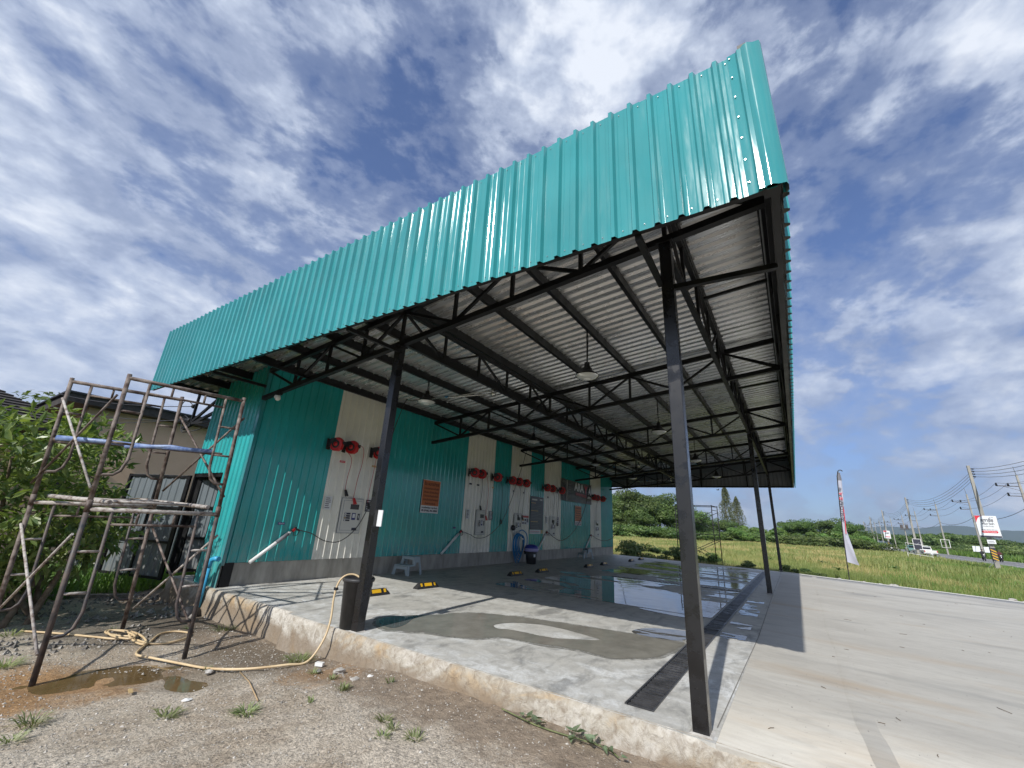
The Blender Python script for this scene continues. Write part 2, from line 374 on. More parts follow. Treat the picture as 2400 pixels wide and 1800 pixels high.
mat('leaf_mid', rough=0.55, build=greenm((0.045, 0.095, 0.02), (0.16, 0.22, 0.06), 0.35))
mat('leaf_garden', rough=0.38, build=greenm((0.075, 0.15, 0.04), (0.29, 0.37, 0.12), 4))
mat('leaf_olive', rough=0.6, build=greenm((0.10, 0.13, 0.055), (0.22, 0.25, 0.12), 0.8))
mat('weed_green', rough=0.55, build=greenm((0.13, 0.17, 0.07), (0.30, 0.34, 0.16), 12))
mat('vine_leaf', rough=0.5, build=greenm((0.10, 0.15, 0.085), (0.22, 0.28, 0.17), 14))
mat('bark', build=varied((0.10, 0.07, 0.045), (0.20, 0.16, 0.115), 12, bmp=(40, 0.6, 0.01)), rough=0.9)
mat('mountain', (0.045, 0.075, 0.035), 0.95)
mat('asphalt', build=varied((0.16, 0.16, 0.16), (0.21, 0.205, 0.20), 0.5, stretch=(0.2, 1, 1)), rough=0.85)
mat('road_paint', (0.75, 0.75, 0.72), 0.6)
def puddlem(base, rip, rough=0.015):
    def f(nt, b):
        p = geo_pos(nt)
        n = noise_n(nt, mapping(nt, p, rot=(0, 0, rad(12)), scale=(1.0, 0.45, 1)), 3.0, 2, 0.5, 0.3)
        c = noise_n(nt, p, 3.0, 6, 0.65)
        nt.links.new(ramp(nt, c, [(0.3, tuple(0.75*x for x in base)), (0.7, tuple(1.15*x for x in base))]), b.inputs['Base Color'])
        bump(nt, b, n, 1.0, rip)
        b.inputs['Roughness'].default_value = rough
        b.inputs['IOR'].default_value = 1.36
    return f
mat('puddle_still', build=puddlem((0.25, 0.24, 0.205), 0.0006, 0.03))
mat('puddle_deep', build=puddlem((0.115, 0.115, 0.11), 0.0035), spec=1.0)
mat('muddy_water', build=puddlem((0.15, 0.10, 0.045), 0.0006, 0.06))
mat('drain_grate', (0.02, 0.021, 0.023), 0.33, metal=0.35, build=varied((0.055, 0.056, 0.06), (0.11, 0.11, 0.115), 5, rough=(0.25, 0.4)))
mat('drain_pit', (0.004, 0.004, 0.004), 0.6)
mat('rusty_tube', build=varied((0.055, 0.032, 0.024), (0.24, 0.20, 0.175), 9, rough=(0.55, 0.8), bmp=(45, 0.4, 0.003), detail=6, lo=0.42, hi=0.66))
mat('white_spattered_tube', build=varied((0.42, 0.39, 0.36), (0.13, 0.085, 0.065), 16, rough=(0.7, 0.8), bmp=(45, 0.4, 0.003), lo=0.45, hi=0.68))
mat('dark_tube', build=varied((0.03, 0.032, 0.038), (0.12, 0.09, 0.075), 10, rough=(0.45, 0.7), bmp=(45, 0.3, 0.003)))
mat('blue_sleeve', build=varied((0.07, 0.12, 0.30), (0.24, 0.32, 0.50), 11, rough=(0.3, 0.5), bmp=(50, 0.6, 0.004)))
mat('white_plastic', (0.72, 0.73, 0.72), 0.35)
mat('white_paint', (0.78, 0.78, 0.76), 0.45)
mat('grey_plastic', (0.36, 0.43, 0.46), 0.4)
mat('dark_plastic', (0.02, 0.02, 0.022), 0.5)
mat('bin_plastic', build=varied((0.022, 0.023, 0.025), (0.05, 0.05, 0.052), 6, bmp=(30, 0.2, 0.003)), rough=0.45)
mat('red_plastic', (0.50, 0.012, 0.014), 0.35)
mat('red_rubber', (0.42, 0.03, 0.03), 0.5)
mat('yellow_reflector', (0.80, 0.46, 0.02), 0.35)
mat('black_rubber', (0.022, 0.022, 0.022), 0.55)
mat('blue_plastic', (0.02, 0.20, 0.45), 0.35)
mat('lid_blue', (0.03, 0.04, 0.30), 0.35)
mat('bag_lilac', (0.40, 0.36, 0.62), 0.5)
mat('pipe_blue', (0.05, 0.36, 0.60), 0.35)
mat('hose_beige', build=varied((0.50, 0.36, 0.20), (0.66, 0.52, 0.32), 3), rough=0.45)
mat('stainless', (0.62, 0.62, 0.60), 0.22, metal=0.95)
mat('lamp_glass', (0.75, 0.77, 0.74), 0.12, Transmission_Weight=0.35)
mat('orange_print', (0.50, 0.15, 0.045), 0.45)
mat('brown_ink', (0.10, 0.02, 0.008), 0.5)
mat('white_print', (0.70, 0.72, 0.74), 0.45)
mat('dark_ink', (0.03, 0.03, 0.05), 0.5)
mat('grey_ink', (0.16, 0.16, 0.19), 0.5)
mat('red_print', (0.62, 0.03, 0.05), 0.4)
mat('pink_print', (0.45, 0.10, 0.13), 0.5)
mat('navy_print', (0.02, 0.03, 0.17), 0.4)
mat('banner_grey', build=varied((0.035, 0.035, 0.042), (0.085, 0.08, 0.09), 3.0, bmp=(3.0, 0.8, 0.03), stretch=(1, 1, 3)), rough=0.4)
mat('poster_slate', (0.045, 0.055, 0.085), 0.35)
mat('tan_print', (0.50, 0.36, 0.17), 0.5)
mat('panel_white', (0.62, 0.62, 0.58), 0.35)
mat('panel_seam', (0.25, 0.27, 0.30), 0.4)
mat('display_dark', (0.05, 0.045, 0.045), 0.2)
mat('pole_concrete', build=varied((0.26, 0.25, 0.225), (0.36, 0.345, 0.31), 0.9), rough=0.9)
mat('wire', (0.03, 0.03, 0.035), 0.6)
mat('wire_grey', (0.16, 0.17, 0.19), 0.6)
mat('beige_wall', build=varied((0.60, 0.42, 0.29), (0.66, 0.47, 0.335), 1.5, bmp=(30, 0.2, 0.005)), rough=0.85)
def tiles(nt, b):
    p = geo_pos(nt)
    n = noise_n(nt, p, 6, 4, 0.6)
    nt.links.new(ramp(nt, n, [(0.3, (0.028, 0.024, 0.022)), (0.7, (0.060, 0.052, 0.047))]), b.inputs['Base Color'])
mat('roof_tile', rough=0.8, build=tiles)
mat('car_white', (0.72, 0.72, 0.70), 0.22, Coat_Weight=0.6)
mat('car_green', (0.10, 0.22, 0.19), 0.25, Coat_Weight=0.6)
mat('car_glass', (0.012, 0.015, 0.018), 0.06)
mat('tyre', (0.02, 0.02, 0.02), 0.8)
mat('chrome', (0.7, 0.7, 0.7), 0.2, metal=1.0)
mat('lamp_red', (0.45, 0.02, 0.02), 0.25)
mat('cloth_maroon', (0.12, 0.03, 0.035), 0.8)
mat('cloth_dark', (0.03, 0.03, 0.035), 0.85)
mat('skin', (0.30, 0.17, 0.11), 0.6)
mat('flag_cloth', (0.60, 0.61, 0.68), 0.6)
mat('yellow_stripe', (0.62, 0.36, 0.03), 0.6)
mat('timber', build=varied((0.16, 0.14, 0.12), (0.28, 0.25, 0.21), 10, stretch=(0.5, 4, 1)), rough=0.85)
mat('rock', build=varied((0.32, 0.30, 0.27), (0.52, 0.50, 0.46), 9, bmp=(25, 0.8, 0.01)), rough=0.9)
mat('rubble_stone', build=varied((0.09, 0.08, 0.07), (0.34, 0.32, 0.29), 14, detail=2), rough=0.9)
mat('straw', (0.38, 0.27, 0.15), 0.8)

# ------------------------------------------------------------------ builders
class MB:
    def __init__(s): s.v = []; s.f = []; s.sm = []
    def add(s, vs, fs, smooth=False):
        o = len(s.v); s.v += [tuple(x) for x in vs]; s.f += [tuple(i+o for i in f) for f in fs]; s.sm += [smooth]*len(fs)
        return s
    def box(s, c, d, rz=0.0, top=1.0):
        hx, hy, hz = d[0]/2, d[1]/2, d[2]/2; cr, sr = math.cos(rz), math.sin(rz); vs = []
        for z, k in ((-hz, 1.0), (hz, top)):
            for x, y in ((-hx, -hy), (hx, -hy), (hx, hy), (-hx, hy)):
                x *= k; y *= k
                vs.append((c[0]+x*cr-y*sr, c[1]+x*sr+y*cr, c[2]+z))
        return s.add(vs, [(3,2,1,0),(4,5,6,7),(0,1,5,4),(1,2,6,5),(2,3,7,6),(3,0,4,7)])
    def beam(s, p, q, w, h=None, upv=(0,0,1)):
        h = h or w; p = Vector(p); q = Vector(q); d = (q-p).normalized(); u = Vector(upv)
        if abs(d.dot(u)) > 0.98: u = Vector((1,0,0))
        a = d.cross(u).normalized(); b = a.cross(d)
        vs = []
        for e in (p, q):
            for x, y in ((-1,-1),(1,-1),(1,1),(-1,1)): vs.append(e + a*(x*w/2) + b*(y*h/2))
        return s.add(vs, [(0,1,2,3),(7,6,5,4),(0,4,5,1),(1,5,6,2),(2,6,7,3),(3,7,4,0)])
    def tube(s, pts, r, n=8, close=False, caps=True):
        pts = [Vector(p) for p in pts]; m = len(pts); rings = []
        rr = r if isinstance(r, (list, tuple)) else [r]*m
        prev = None
        for i, p in enumerate(pts):
            if close: d = pts[(i+1) % m] - pts[i-1]
            else: d = pts[min(i+1, m-1)] - pts[max(i-1, 0)]
            d.normalize()
            if prev is None:
                u = Vector((0,0,1)) if abs(d.z) < 0.9 else Vector((1,0,0))
                a = d.cross(u).normalized()
            else:
                a = (prev - d*prev.dot(d)).normalized()
            prev = a; b = d.cross(a)
            rings.append([p + (a*math.cos(2*math.pi*k/n) + b*math.sin(2*math.pi*k/n))*rr[i] for k in range(n)])
        vs = [v for r_ in rings for v in r_]; fs = []
        for i in range(m if close else m-1):
            j = (i+1) % m
            for k in range(n):
                l = (k+1) % n
                fs.append((i*n+k, i*n+l, j*n+l, j*n+k))
        s.add(vs, fs, True)
        if caps and not close:
            o = len(s.v)-len(vs)
            s.f += [tuple(o+k for k in reversed(range(n))), tuple(o+(m-1)*n+k for k in range(n))]; s.sm += [False, False]
        return s
    def cyl(s, p, q, r, r1=None, n=12): return s.tube([p, q], [r, r if r1 is None else r1], n)
    def lathe(s, prof, c=(0,0,0), n=20, axis='Z'):
        vs = []; fs = []
        for (r, z) in prof:
            for k in range(n):
                a = 2*math.pi*k/n; x, y = r*math.cos(a), r*math.sin(a)
                t = (x, y, z) if axis == 'Z' else ((z, x, y) if axis == 'X' else (x, z, y))
                vs.append((c[0]+t[0], c[1]+t[1], c[2]+t[2]))
        for i in range(len(prof)-1):
            for k in range(n):
                l = (k+1) % n; fs.append((i*n+k, i*n+l, (i+1)*n+l, (i+1)*n+k))
        return s.add(vs, fs, True)
    def prism(s, pts, a, b, axis='Z'):
        """polygon pts (2D) extruded from a to b on axis; the 2D axes are the other two in order."""
        n = len(pts)
        def t(p, h): return (p[0], p[1], h) if axis == 'Z' else ((h, p[0], p[1]) if axis == 'X' else (p[0], h, p[1]))
        vs = [t(p, a) for p in pts] + [t(p, b) for p in pts]
        fs = [tuple(reversed(range(n))), tuple(range(n, 2*n))] + [(i, (i+1) % n, n+(i+1) % n, n+i) for i in range(n)]
        return s.add(vs, fs)
    def move(s, M_):
        s.v = [tuple(M_ @ Vector(v)) for v in s.v]; return s
def mesh_of(mb, name, material):
    me = bpy.data.meshes.new(name)
    me.from_pydata(mb.v, [], mb.f)
    me.polygons.foreach_set('use_smooth', mb.sm)
    me.materials.append(MATS[material]); me.update()
    return me
def origin(parent):
    o = Vector((0,0,0))
    while parent: o += parent.location; parent = parent.parent
    return o
def part(name, mb, material, parent=None, label=None, kind=None, world=True, bevel=None, loc=None):
    """one mesh object; vertices in world space are moved into the parent's space"""
    if parent is not None and world:
        off = origin(parent)
        mb.v = [(v[0]-off.x, v[1]-off.y, v[2]-off.z) for v in mb.v]
    me = mesh_of(mb, name, material)
    o = bpy.data.objects.new(name, me); COL.objects.link(o)
    if parent is not None: o.parent = parent
    if loc is not None: o.location = loc
    if label: o['label'] = label
    if kind: o['kind'] = kind
    if bevel:
        m = o.modifiers.new('bevel', 'BEVEL'); m.width = bevel; m.segments = 2; m.limit_method = 'ANGLE'
    return o
def thing(name, label, cat, loc=(0,0,0), rz=0.0, group=None):
    o = bpy.data.objects.new(name, None); COL.objects.link(o)
    o.location = loc; o.rotation_euler = (0, 0, rz); o.empty_display_size = 0.2
    o['label'] = label; o['category'] = cat
    if group: o['group'] = group
    return o
def tag(o, label, cat, group=None):
    o['label'] = label; o['category'] = cat
    if group: o['group'] = group
    return o
def struct(o, kind='structure'):
    o['kind'] = kind; return o
def copy_tree(o, label=None, loc=None, rz=None, scale=None):
    c = o.copy(); COL.objects.link(c)
    for ch in o.children:
        d = ch.copy(); COL.objects.link(d); d.parent = c
        for g in ch.children:
            e = g.copy(); COL.objects.link(e); e.parent = d
    if label: c['label'] = label
    if loc is not None: c.location = loc
    if rz is not None: c.rotation_euler[2] = rz
    if scale is not None: c.scale = (scale,)*3 if isinstance(scale, (int, float)) else scale
    return c
def corr(o, u, v, n, width, length, pitch, ribs, depth=0.024, top=0.026, foot=0.048, minor=True, topfun=None, hem=0.0):
    """trapezoid ribbed sheet: o corner, u across, v along, n outwards; ribs at (i+0.5)*pitch"""
    mb = MB(); o, u, v, n = map(Vector, (o, u, v, n)); prof = [(0.0, 0.0)]
    for i in range(ribs):
        c = (i+0.5)*pitch
        if minor and i > 0:
            for k in (-0.17, 0.17):
                m = c - pitch/2 + k*pitch
                prof += [(m-0.006, 0.0), (m, 0.0025), (m+0.006, 0.0)]
        prof += [(c-foot/2, 0.0), (c-top/2, depth), (c+top/2, depth), (c+foot/2, 0.0)]
    prof.append((width, 0.0))
    vs = []
    for (a, d) in prof:
        L = topfun(a) if topfun else length
        vs += [o+u*a+n*d, o+u*a+n*d+v*L]
    fs = [(2*i, 2*i+2, 2*i+3, 2*i+1) for i in range(len(prof)-1)]
    if u.cross(v).dot(n) < 0: fs = [tuple(reversed(f)) for f in fs]
    return mb.add(vs, fs)
def text_obj(body, size, material, parent, loc, xdir, zdir, align='CENTER', name='lettering', bold=0.0, wscale=1.0, width=None):
    c = bpy.data.curves.new('lettering', 'FONT'); c.body = body; c.size = size; c.align_x = align; c.align_y = 'CENTER'
    c.extrude = 0.0008; c.offset = bold; c.resolution_u = 3
    t = bpy.data.objects.new('lettering_source', c); COL.objects.link(t)
    bpy.context.view_layer.update()
    me = bpy.data.meshes.new_from_object(t.evaluated_get(bpy.context.evaluated_depsgraph_get()))
    bpy.data.objects.remove(t); bpy.data.curves.remove(c)
    me.materials.clear(); me.materials.append(MATS[material])
    x = Vector(xdir).normalized(); z = Vector(zdir).normalized(); y = x.cross(z)   # x right, z up, -y towards reader
    off = origin(parent) if parent else Vector((0,0,0))
    if width:
        xs = [v.co.x for v in me.vertices]
        if xs and max(xs) > min(xs): wscale = width/(max(xs)-min(xs))
    for v_ in me.vertices:
        p = Vector(loc) + x*v_.co.x*wscale + z*v_.co.y - y*v_.co.z
        v_.co = p - off
    o = bpy.data.objects.new(name, me); COL.objects.link(o)
    if parent: o.parent = parent
    return o

# ------------------------------------------------------------------ ground, field, road, hills
def gz(x, y):
    t = min(1, max(0, (y-2.5)/3.0)); t = t*t*(3-2*t)
    return -0.20 - 0.19*t
def segd(x, y, a, b):
    vx, vy = b[0]-a[0], b[1]-a[1]; t = max(0, min(1, ((x-a[0])*vx+(y-a[1])*vy)/(vx*vx+vy*vy)))
    return math.hypot(x-a[0]-t*vx, y-a[1]-t*vy)
def dirt():
    mb = MB(); nx, ny = 150, 210; x0, x1, y0, y1 = -7.5, 0.6, -6.0, 12.5
    for j in range(ny+1):
        for i in range(nx+1):
            x = x0+(x1-x0)*i/nx; y = y0+(y1-y0)*j/ny
            z = gz(x, y) + 0.035*noise.noise(Vector((x*1.3, y*1.3, 0))) + 0.014*noise.noise(Vector((x*6, y*6, 3))) + 0.006*noise.noise(Vector((x*17, y*17, 5)))
            if y < -0.4 and x > -1.2: z -= 0.25*min(1, (-0.4-y)*2)*min(1, (x+1.2)*2)
            pd = min(segd(x, y, (-2.15, 5.50), (-1.6, 5.25)), segd(x, y, (-1.6, 5.25), (-1.32, 4.55)))
            if pd < 0.5:
                f = (1-pd/0.5)**2*(1+2*pd/0.5); z = z*(1-f) + (-0.412+0.025*noise.noise(Vector((x*3, y*3, 8))))*f
            e = min(1, (x-x0)/0.8, (y-y0)/0.8, (y1-y)/0.8)
            z = z*e + (-0.52)*(1-e)
            mb.v.append((x, y, z))
    for j in range(ny):
        for i in range(nx):
            a = j*(nx+1)+i; mb.f.append((a, a+1, a+nx+2, a+nx+1)); mb.sm.append(True)
    return mb
struct(part('dirt_ground', dirt(), 'dirt'))
g = MB()
xs = [-3000, -600, -100, -20, 10, 30, 60, 120, 250, 600, 1500, 4000, 9000]; ys = [-9000, -3000, -900, -300, -100, -40, -12, 0, 12, 40, 120, 400, 1500, 5000]
for y in ys:
    for x in xs: g.v.append((x, y, -0.46))
for j in range(len(ys)-1):
    for i in range(len(xs)-1):
        a = j*len(xs)+i; g.f.append((a, a+1, a+len(xs)+1, a+len(xs))); g.sm.append(False)
struct(part('field_ground', g, 'field_ground'))

def rr(x): return -0.046*x
road = MB()
for (xa, xb) in ((-200, 60), (60, 400), (400, 1500)):
    ya, yb = rr(xa), rr(xb)
    road.add([(xa, -18.1+ya, -0.36), (xb, -18.1+yb, -0.36), (xb, -26.0+yb, -0.36), (xa, -26.0+ya, -0.36),
              (xa, -17.5+ya, -0.50), (xb, -17.5+yb, -0.50), (xb, -26.6+yb, -0.50), (xa, -26.6+ya, -0.50)],
             [(3,2,1,0), (0,1,5,4), (2,3,7,6)])
struct(part('road', road, 'asphalt'))
ln = MB()
for off in (-24.9, -19.0):
    for (xa, xb) in ((-200, 60), (60, 400), (400, 1500)):
        ln.add([(xa, off+rr(xa), -0.354), (xb, off+rr(xb), -0.354), (xb, off-0.15+rr(xb), -0.354), (xa, off-0.15+rr(xa), -0.354)], [(3,2,1,0)])
for k in range(60):
    xa = -60+k*12; ln.add([(xa, -22+rr(xa), -0.354), (xa+4, -22+rr(xa+4), -0.354), (xa+4, -22.12+rr(xa+4), -0.354), (xa, -22.12+rr(xa), -0.354)], [(3,2,1,0)])
struct(part('road_markings', ln, 'road_paint'))

def hills():
    mb = MB(); n = 220
    prof = []
    for i in range(n+1):
        az = rad(40 - 100*i/n)
        D = 6200
        e = 1.50 + 0.9*max(0, noise.noise(Vector((i*0.045+2.2, 0, 0)))+0.25) + 0.35*noise.noise(Vector((i*0.16, 4, 0))) + 0.10*noise.noise(Vector((i*0.6, 9, 0)))
        deg = 40-100*i/n
        if deg > -3.0: e *= max(0.15, 1-(deg+3.0)/6.0)
        e = max(0.10, e)
        for (k, (dd, h)) in enumerate(((-900, 0.0), (-500, 0.45), (0, 1.0), (700, 0.0))):
            z = -1 + h*(D*math.tan(rad(e))) * (1 + (0.12*noise.noise(Vector((i*0.5, k*2.0, 1))) if k == 1 else 0))
            mb.v.append((CAM.x+(D+dd)*math.cos(az), CAM.y+(D+dd)*math.sin(az), z))
    for i in range(n):
        for k in range(3):
            a = i*4+k; mb.f.append((a, a+4, a+5, a+1)); mb.sm.append(True)
    return mb
struct(part('hills', hills(), 'mountain'))

# ------------------------------------------------------------------ slab and driveway
FAR = [(19.85, 9.5), (19.75, 7.9), (18.55, 0.65)]
slab = MB()
JX = 4.62
def slabpoly(pts, z0=-0.6, z1=0.0):
    mb = MB(); mb.prism(pts, z0, z1, 'Z'); return mb
# drain channel lies between y 0.37 and 0.59, x 0.11 to 16.9; the slab is built round it
DX0, DX1, DY0, DY1 = 0.11, 17.2, 0.37, 0.60
s1 = MB()
s1.prism([(-0.10, DY1), (18.45, DY1), (19.75, 7.78), (19.85, 9.5), (0.0, 9.5), (0.0, 5.22), (-0.09, 5.20)], -0.6, 0.0)
s1.prism([(-0.10, DY0), (DX0, DY0), (DX0, DY1-0.0005), (-0.10, DY1-0.0005)], -0.6, -0.0002)
s1.prism([(DX1, DY0), (18.42, DY0), (18.44, DY1-0.0005), (DX1, DY1-0.0005)], -0.6, -0.0002)
s1.prism([(-0.12, -0.10), (18.3, -0.10), (18.42, DY0-0.0005), (-0.10, DY0-0.0005)], -0.6, -0.0004)
struct(part('concrete_slab', s1, 'slab_concrete'))
dr = MB(); ny = 24
def dz(y): return -0.003 - 0.019*max(0.0, -0.1-y)
fx = lambda y: 18.3 - 0.28*max(0, -y)
rows = [-0.1005 - 0.55*k for k in range(ny+1)]
for y in rows:
    for k in range(13):
        x = -0.12 + (fx(y)+0.12)*k/12
        dr.v.append((x, y, dz(y)))
for j in range(ny):
    for k in range(12):
        a = j*13+k; dr.f.append((a+13, a+14, a+1, a)); dr.sm.append(True)
o_ = len(dr.v)
for y in rows: dr.v += [(-0.12, y, -0.6), (fx(y), y, -0.6)]
for j in range(ny):
    dr.f += [(j*13, o_+2*j, o_+2*j+2, (j+1)*13), ((j+1)*13+12, o_+2*j+3, o_+2*j+1, j*13+12)]; dr.sm += [False, False]
struct(part('driveway', dr, 'driveway_concrete'))
# rough outer face of the slab towards the dirt
ed = MB(); ne = 260
def efx(y): return (-0.112 if y < 5.2 else -0.012)
ysamp = [-1.4 + (9.5+1.4)*i/ne for i in range(ne+1)]
for y in ysamp:
    bx = efx(y)
    for k, (dx, z) in enumerate(((0.03, 0.002), (-0.002, -0.006), (-0.022, -0.05), (-0.03, -0.13), (-0.035, -0.21), (-0.06, -0.30), (-0.10, -0.62))):
        w = 0.018*noise.noise(Vector((y*5, z*14, 1))) + 0.008*noise.noise(Vector((y*17, z*30, 4)))
        base = dz(y) if y < -0.1 else 0.0
        ed.v.append((bx+dx+(w if k else 0), y, base+z+(0.004*noise.noise(Vector((y*8, 2, k))) if k > 0 else 0)))
for i in range(ne):
    for k in range(6):
        a = i*7+k; ed.f.append((a, a+1, a+8, a+7)); ed.sm.append(True)
struct(part('slab_edge', ed, 'slab_edge'))
# far driveway edge: its lit brightness is put into a paler colour
kb = MB()
for j in range(ny):
    y0_, y1_ = rows[j], rows[j+1]
    kb.add([(fx(y0_)-0.10, y0_, dz(y0_)+0.012), (fx(y0_)+0.08, y0_, dz(y0_)+0.012), (fx(y1_)+0.08, y1_, dz(y1_)+0.012), (fx(y1_)-0.10, y1_, dz(y1_)+0.012),
            (fx(y0_)-0.10, y0_, dz(y0_)-0.05), (fx(y0_)+0.08, y0_, -0.45), (fx(y1_)+0.08, y1_, -0.45), (fx(y1_)-0.10, y1_, dz(y1_)-0.05)],
           [(3,2,1,0), (4,0,3,7)[::-1], (1,2,6,5)])
mat('lit_edge_pale', (0.60, 0.59, 0.55), 0.8)
struct(part('driveway_lit_edge', kb, 'lit_edge_pale'))
# shallow expansion grooves of the slab and trowelled ridge across the driveway
mat('joint_grey', (0.20, 0.19, 0.17), 0.9)
gr = MB()
def strip(mb, pts, w, z):
    for (a, b) in zip(pts[:-1], pts[1:]):
        a = Vector(a); b = Vector(b); d = (b-a).normalized(); n = Vector((-d.y, d.x))*w/2
        za = z(a.y) if callable(z) else z; zb = z(b.y) if callable(z) else z
        mb.add([(a.x-n.x, a.y-n.y, za), (b.x-n.x, b.y-n.y, zb), (b.x+n.x, b.y+n.y, zb), (a.x+n.x, a.y+n.y, za)], [(0,1,2,3)])
strip(gr, [(4.62, 0.62), (4.66, 2.4), (4.62, 5.2), (4.62, 7.75)], 0.012, 0.003)
strip(gr, [(0.15, -0.075), (1.94, -0.09), (3.8, -0.11), (7.1, -0.08), (10, -0.06), (14, -0.05), (18.2, -0.02)], 0.008, 0.003)
struct(part('expansion_joints', gr, 'joint_grey'))
rg = MB(); n = 60
rp = [(-0.1, -1.08), (0.42, -1.03), (1.0, -1.0), (2.43, -1.0), (3.6, -1.03), (5.43, -1.0), (8, -1.05), (12, -1.06), (17.6, -1.1)]
def interp(pts, t):
    L = len(pts)-1; i = min(L-1, int(t*L)); f = t*L-i
    return tuple(pts[i][k]*(1-f)+pts[i+1][k]*f for k in range(len(pts[0])))
for i in range(n+1):
    x, y = interp(rp, i/n); y += 0.012*noise.noise(Vector((x*2, 0, 0)))
    for dy, h in ((-0.08, 0.001), (-0.03, 0.005), (0.0, 0.003), (0.03, 0.005), (0.06, 0.001)): rg.v.append((x, y+dy, dz(y+dy)+h))
for i in range(n):
    for k in range(4):
        a = i*5+k; rg.f.append((a, a+5, a+6, a+1)); rg.sm.append(True)
struct(part('driveway_ridge', rg, 'driveway_concrete'))

# drain gratings: bars are pieces of each grate
dt_ = thing('drain_channel', 'long black slatted floor drain running along the canopy posts', 'drain', (0.1, 0.48, 0))
pit = MB()
pit.add([(DX0, DY0, -0.16), (DX1, DY0, -0.16), (DX1, DY1, -0.16), (DX0, DY1, -0.16)], [(0,1,2,3)])
part('channel_bed', pit, 'drain_pit', dt_)
for y in (DY0+0.008, DY1-0.008):
    part('rim', MB().beam((DX0, y, 0.003), (DX1, y, 0.003), 0.016, 0.016), 'drain_grate', dt_)
bar = MB().box((0, 0, 0), (0.034, 0.19, 0.014)); barm = mesh_of(bar, 'bar', 'drain_grate')
rest = MB(); nb = 0; x = DX0+0.03
while x < DX1-0.02:
    y = (DY0+DY1)/2; z = 0.001 + R.uniform(-0.003, 0.002)
    if nb < 150:
        o = bpy.data.objects.new('bar', barm); COL.objects.link(o); o.parent = dt_
        o.location = Vector((x, y, z)) - dt_.location; o.rotation_euler = (R.uniform(-.02, .02), R.uniform(-0.10, 0.02), R.uniform(-.012, .012))
    else: rest.box((x, y, z), (0.034, 0.19, 0.014))
    nb += 1; x += 0.078
part('bars_far_end', rest, 'drain_grate', dt_, kind='stuff')
d2 = thing('cross_drain', 'narrow slatted drain strip crossing the wet bay floor to the long drain', 'drain', (9.1, 0.7, 0))
part('channel_bed', MB().box((9.1, 2.3, 0.003), (0.17, 3.35, 0.003)), 'drain_pit', d2)
b2 = MB(); y = 0.66
while y < 3.95: b2.box((9.1, y, 0.010), (0.17, 0.045, 0.010)); y += 0.09
part('bars', b2, 'drain_grate', d2, kind='stuff')

# ------------------------------------------------------------------ puddles
def smooth_poly(pts, rounds=3, jit=0.02, seed=0):
    for r_ in range(rounds):
        q = []
        for i in range(len(pts)):
            a, b = pts[i], pts[(i+1) % len(pts)]
            q += [(a[0]*.75+b[0]*.25, a[1]*.75+b[1]*.25), (a[0]*.25+b[0]*.75, a[1]*.25+b[1]*.75)]
        pts = q
    return [(x+jit*noise.noise(Vector((x*4, y*4, seed)))*2, y+jit*noise.noise(Vector((x*4, y*4, seed+5)))*2) for x, y in pts]
def flat(name, pts, z, material, label, cat):
    import mathutils.geometry as mg
    tri = mg.tessellate_polygon([[Vector((p[0], p[1], 0)) for p in pts]])
    mb = MB(); vs = [(p[0], p[1], z(p[0], p[1]) if callable(z) else z) for p in pts]
    fs = []
    for t in tri:
        a, b, c = (Vector(vs[i]) for i in t)
        fs.append(tuple(t) if (b-a).cross(c-a).z > 0 else tuple(reversed(t)))
    mb.add(vs, fs)
    return tag(part(name, mb, material), label, cat)
pud1 = [(0.25, 3.70), (0.55, 4.18), (0.78, 4.22), (0.98, 4.02), (1.35, 3.82), (1.82, 3.66), (2.15, 3.1), (2.30, 2.55), (2.40, 1.9), (2.46, 1.4), (2.58, 1.15), (2.70, 0.95), (2.70, 0.63),
        (2.1, 0.62), (1.75, 0.70), (1.42, 0.86), (1.18, 1.15), (1.28, 1.52), (1.14, 2.04), (1.05, 2.48), (0.72, 2.70), (0.58, 2.9), (0.60, 3.2), (0.40, 3.45)]
hole = [(1.60, 2.94), (1.97, 2.62), (2.05, 2.2), (1.95, 1.70), (1.86, 1.45), (1.62, 1.75), (1.46, 2.02), (1.48, 2.55), (1.30, 2.75)]
def area_(p): return sum(p[i][0]*p[(i+1) % len(p)][1]-p[(i+1) % len(p)][0]*p[i][1] for i in range(len(p)))
p1 = smooth_poly(pud1, 3, 0.02, 1)
h1 = smooth_poly(hole, 3, 0.015, 2)
# cut the dry island out of the puddle by joining the two outlines with a slit
ka = min(range(len(p1)), key=lambda i: (p1[i][0]-1.05)**2+(p1[i][1]-2.75)**2)
kb_ = min(range(len(h1)), key=lambda i: (h1[i][0]-1.30)**2+(h1[i][1]-2.75)**2)
def area(p): return sum(p[i][0]*p[(i+1) % len(p)][1]-p[(i+1) % len(p)][0]*p[i][1] for i in range(len(p)))
if area(p1) < 0: p1 = p1[::-1]; ka = len(p1)-1-ka
if area(h1) > 0: h1 = h1[::-1]; kb_ = len(h1)-1-kb_
joined = p1[ka:]+p1[:ka+1]+h1[kb_:]+h1[:kb_+1]
joined[len(p1)] = (p1[ka][0]+1e-4, p1[ka][1]-1e-4); joined[-1] = (h1[kb_][0]+1e-4, h1[kb_][1]-1e-4)
def halo(nt, b):
    p = geo_pos(nt)
    n = noise_n(nt, p, 7, 6, 0.7, 0.6)
    nt.links.new(ramp(nt, n, [(0.38, 0.15), (0.60, 0.75)]), b.inputs['Alpha'])
    b.inputs['Base Color'].default_value = (0.22, 0.215, 0.19, 1)
mat('damp_concrete', rough=0.5, build=halo)
hl = smooth_poly(pud1, 3, 0.02, 1)
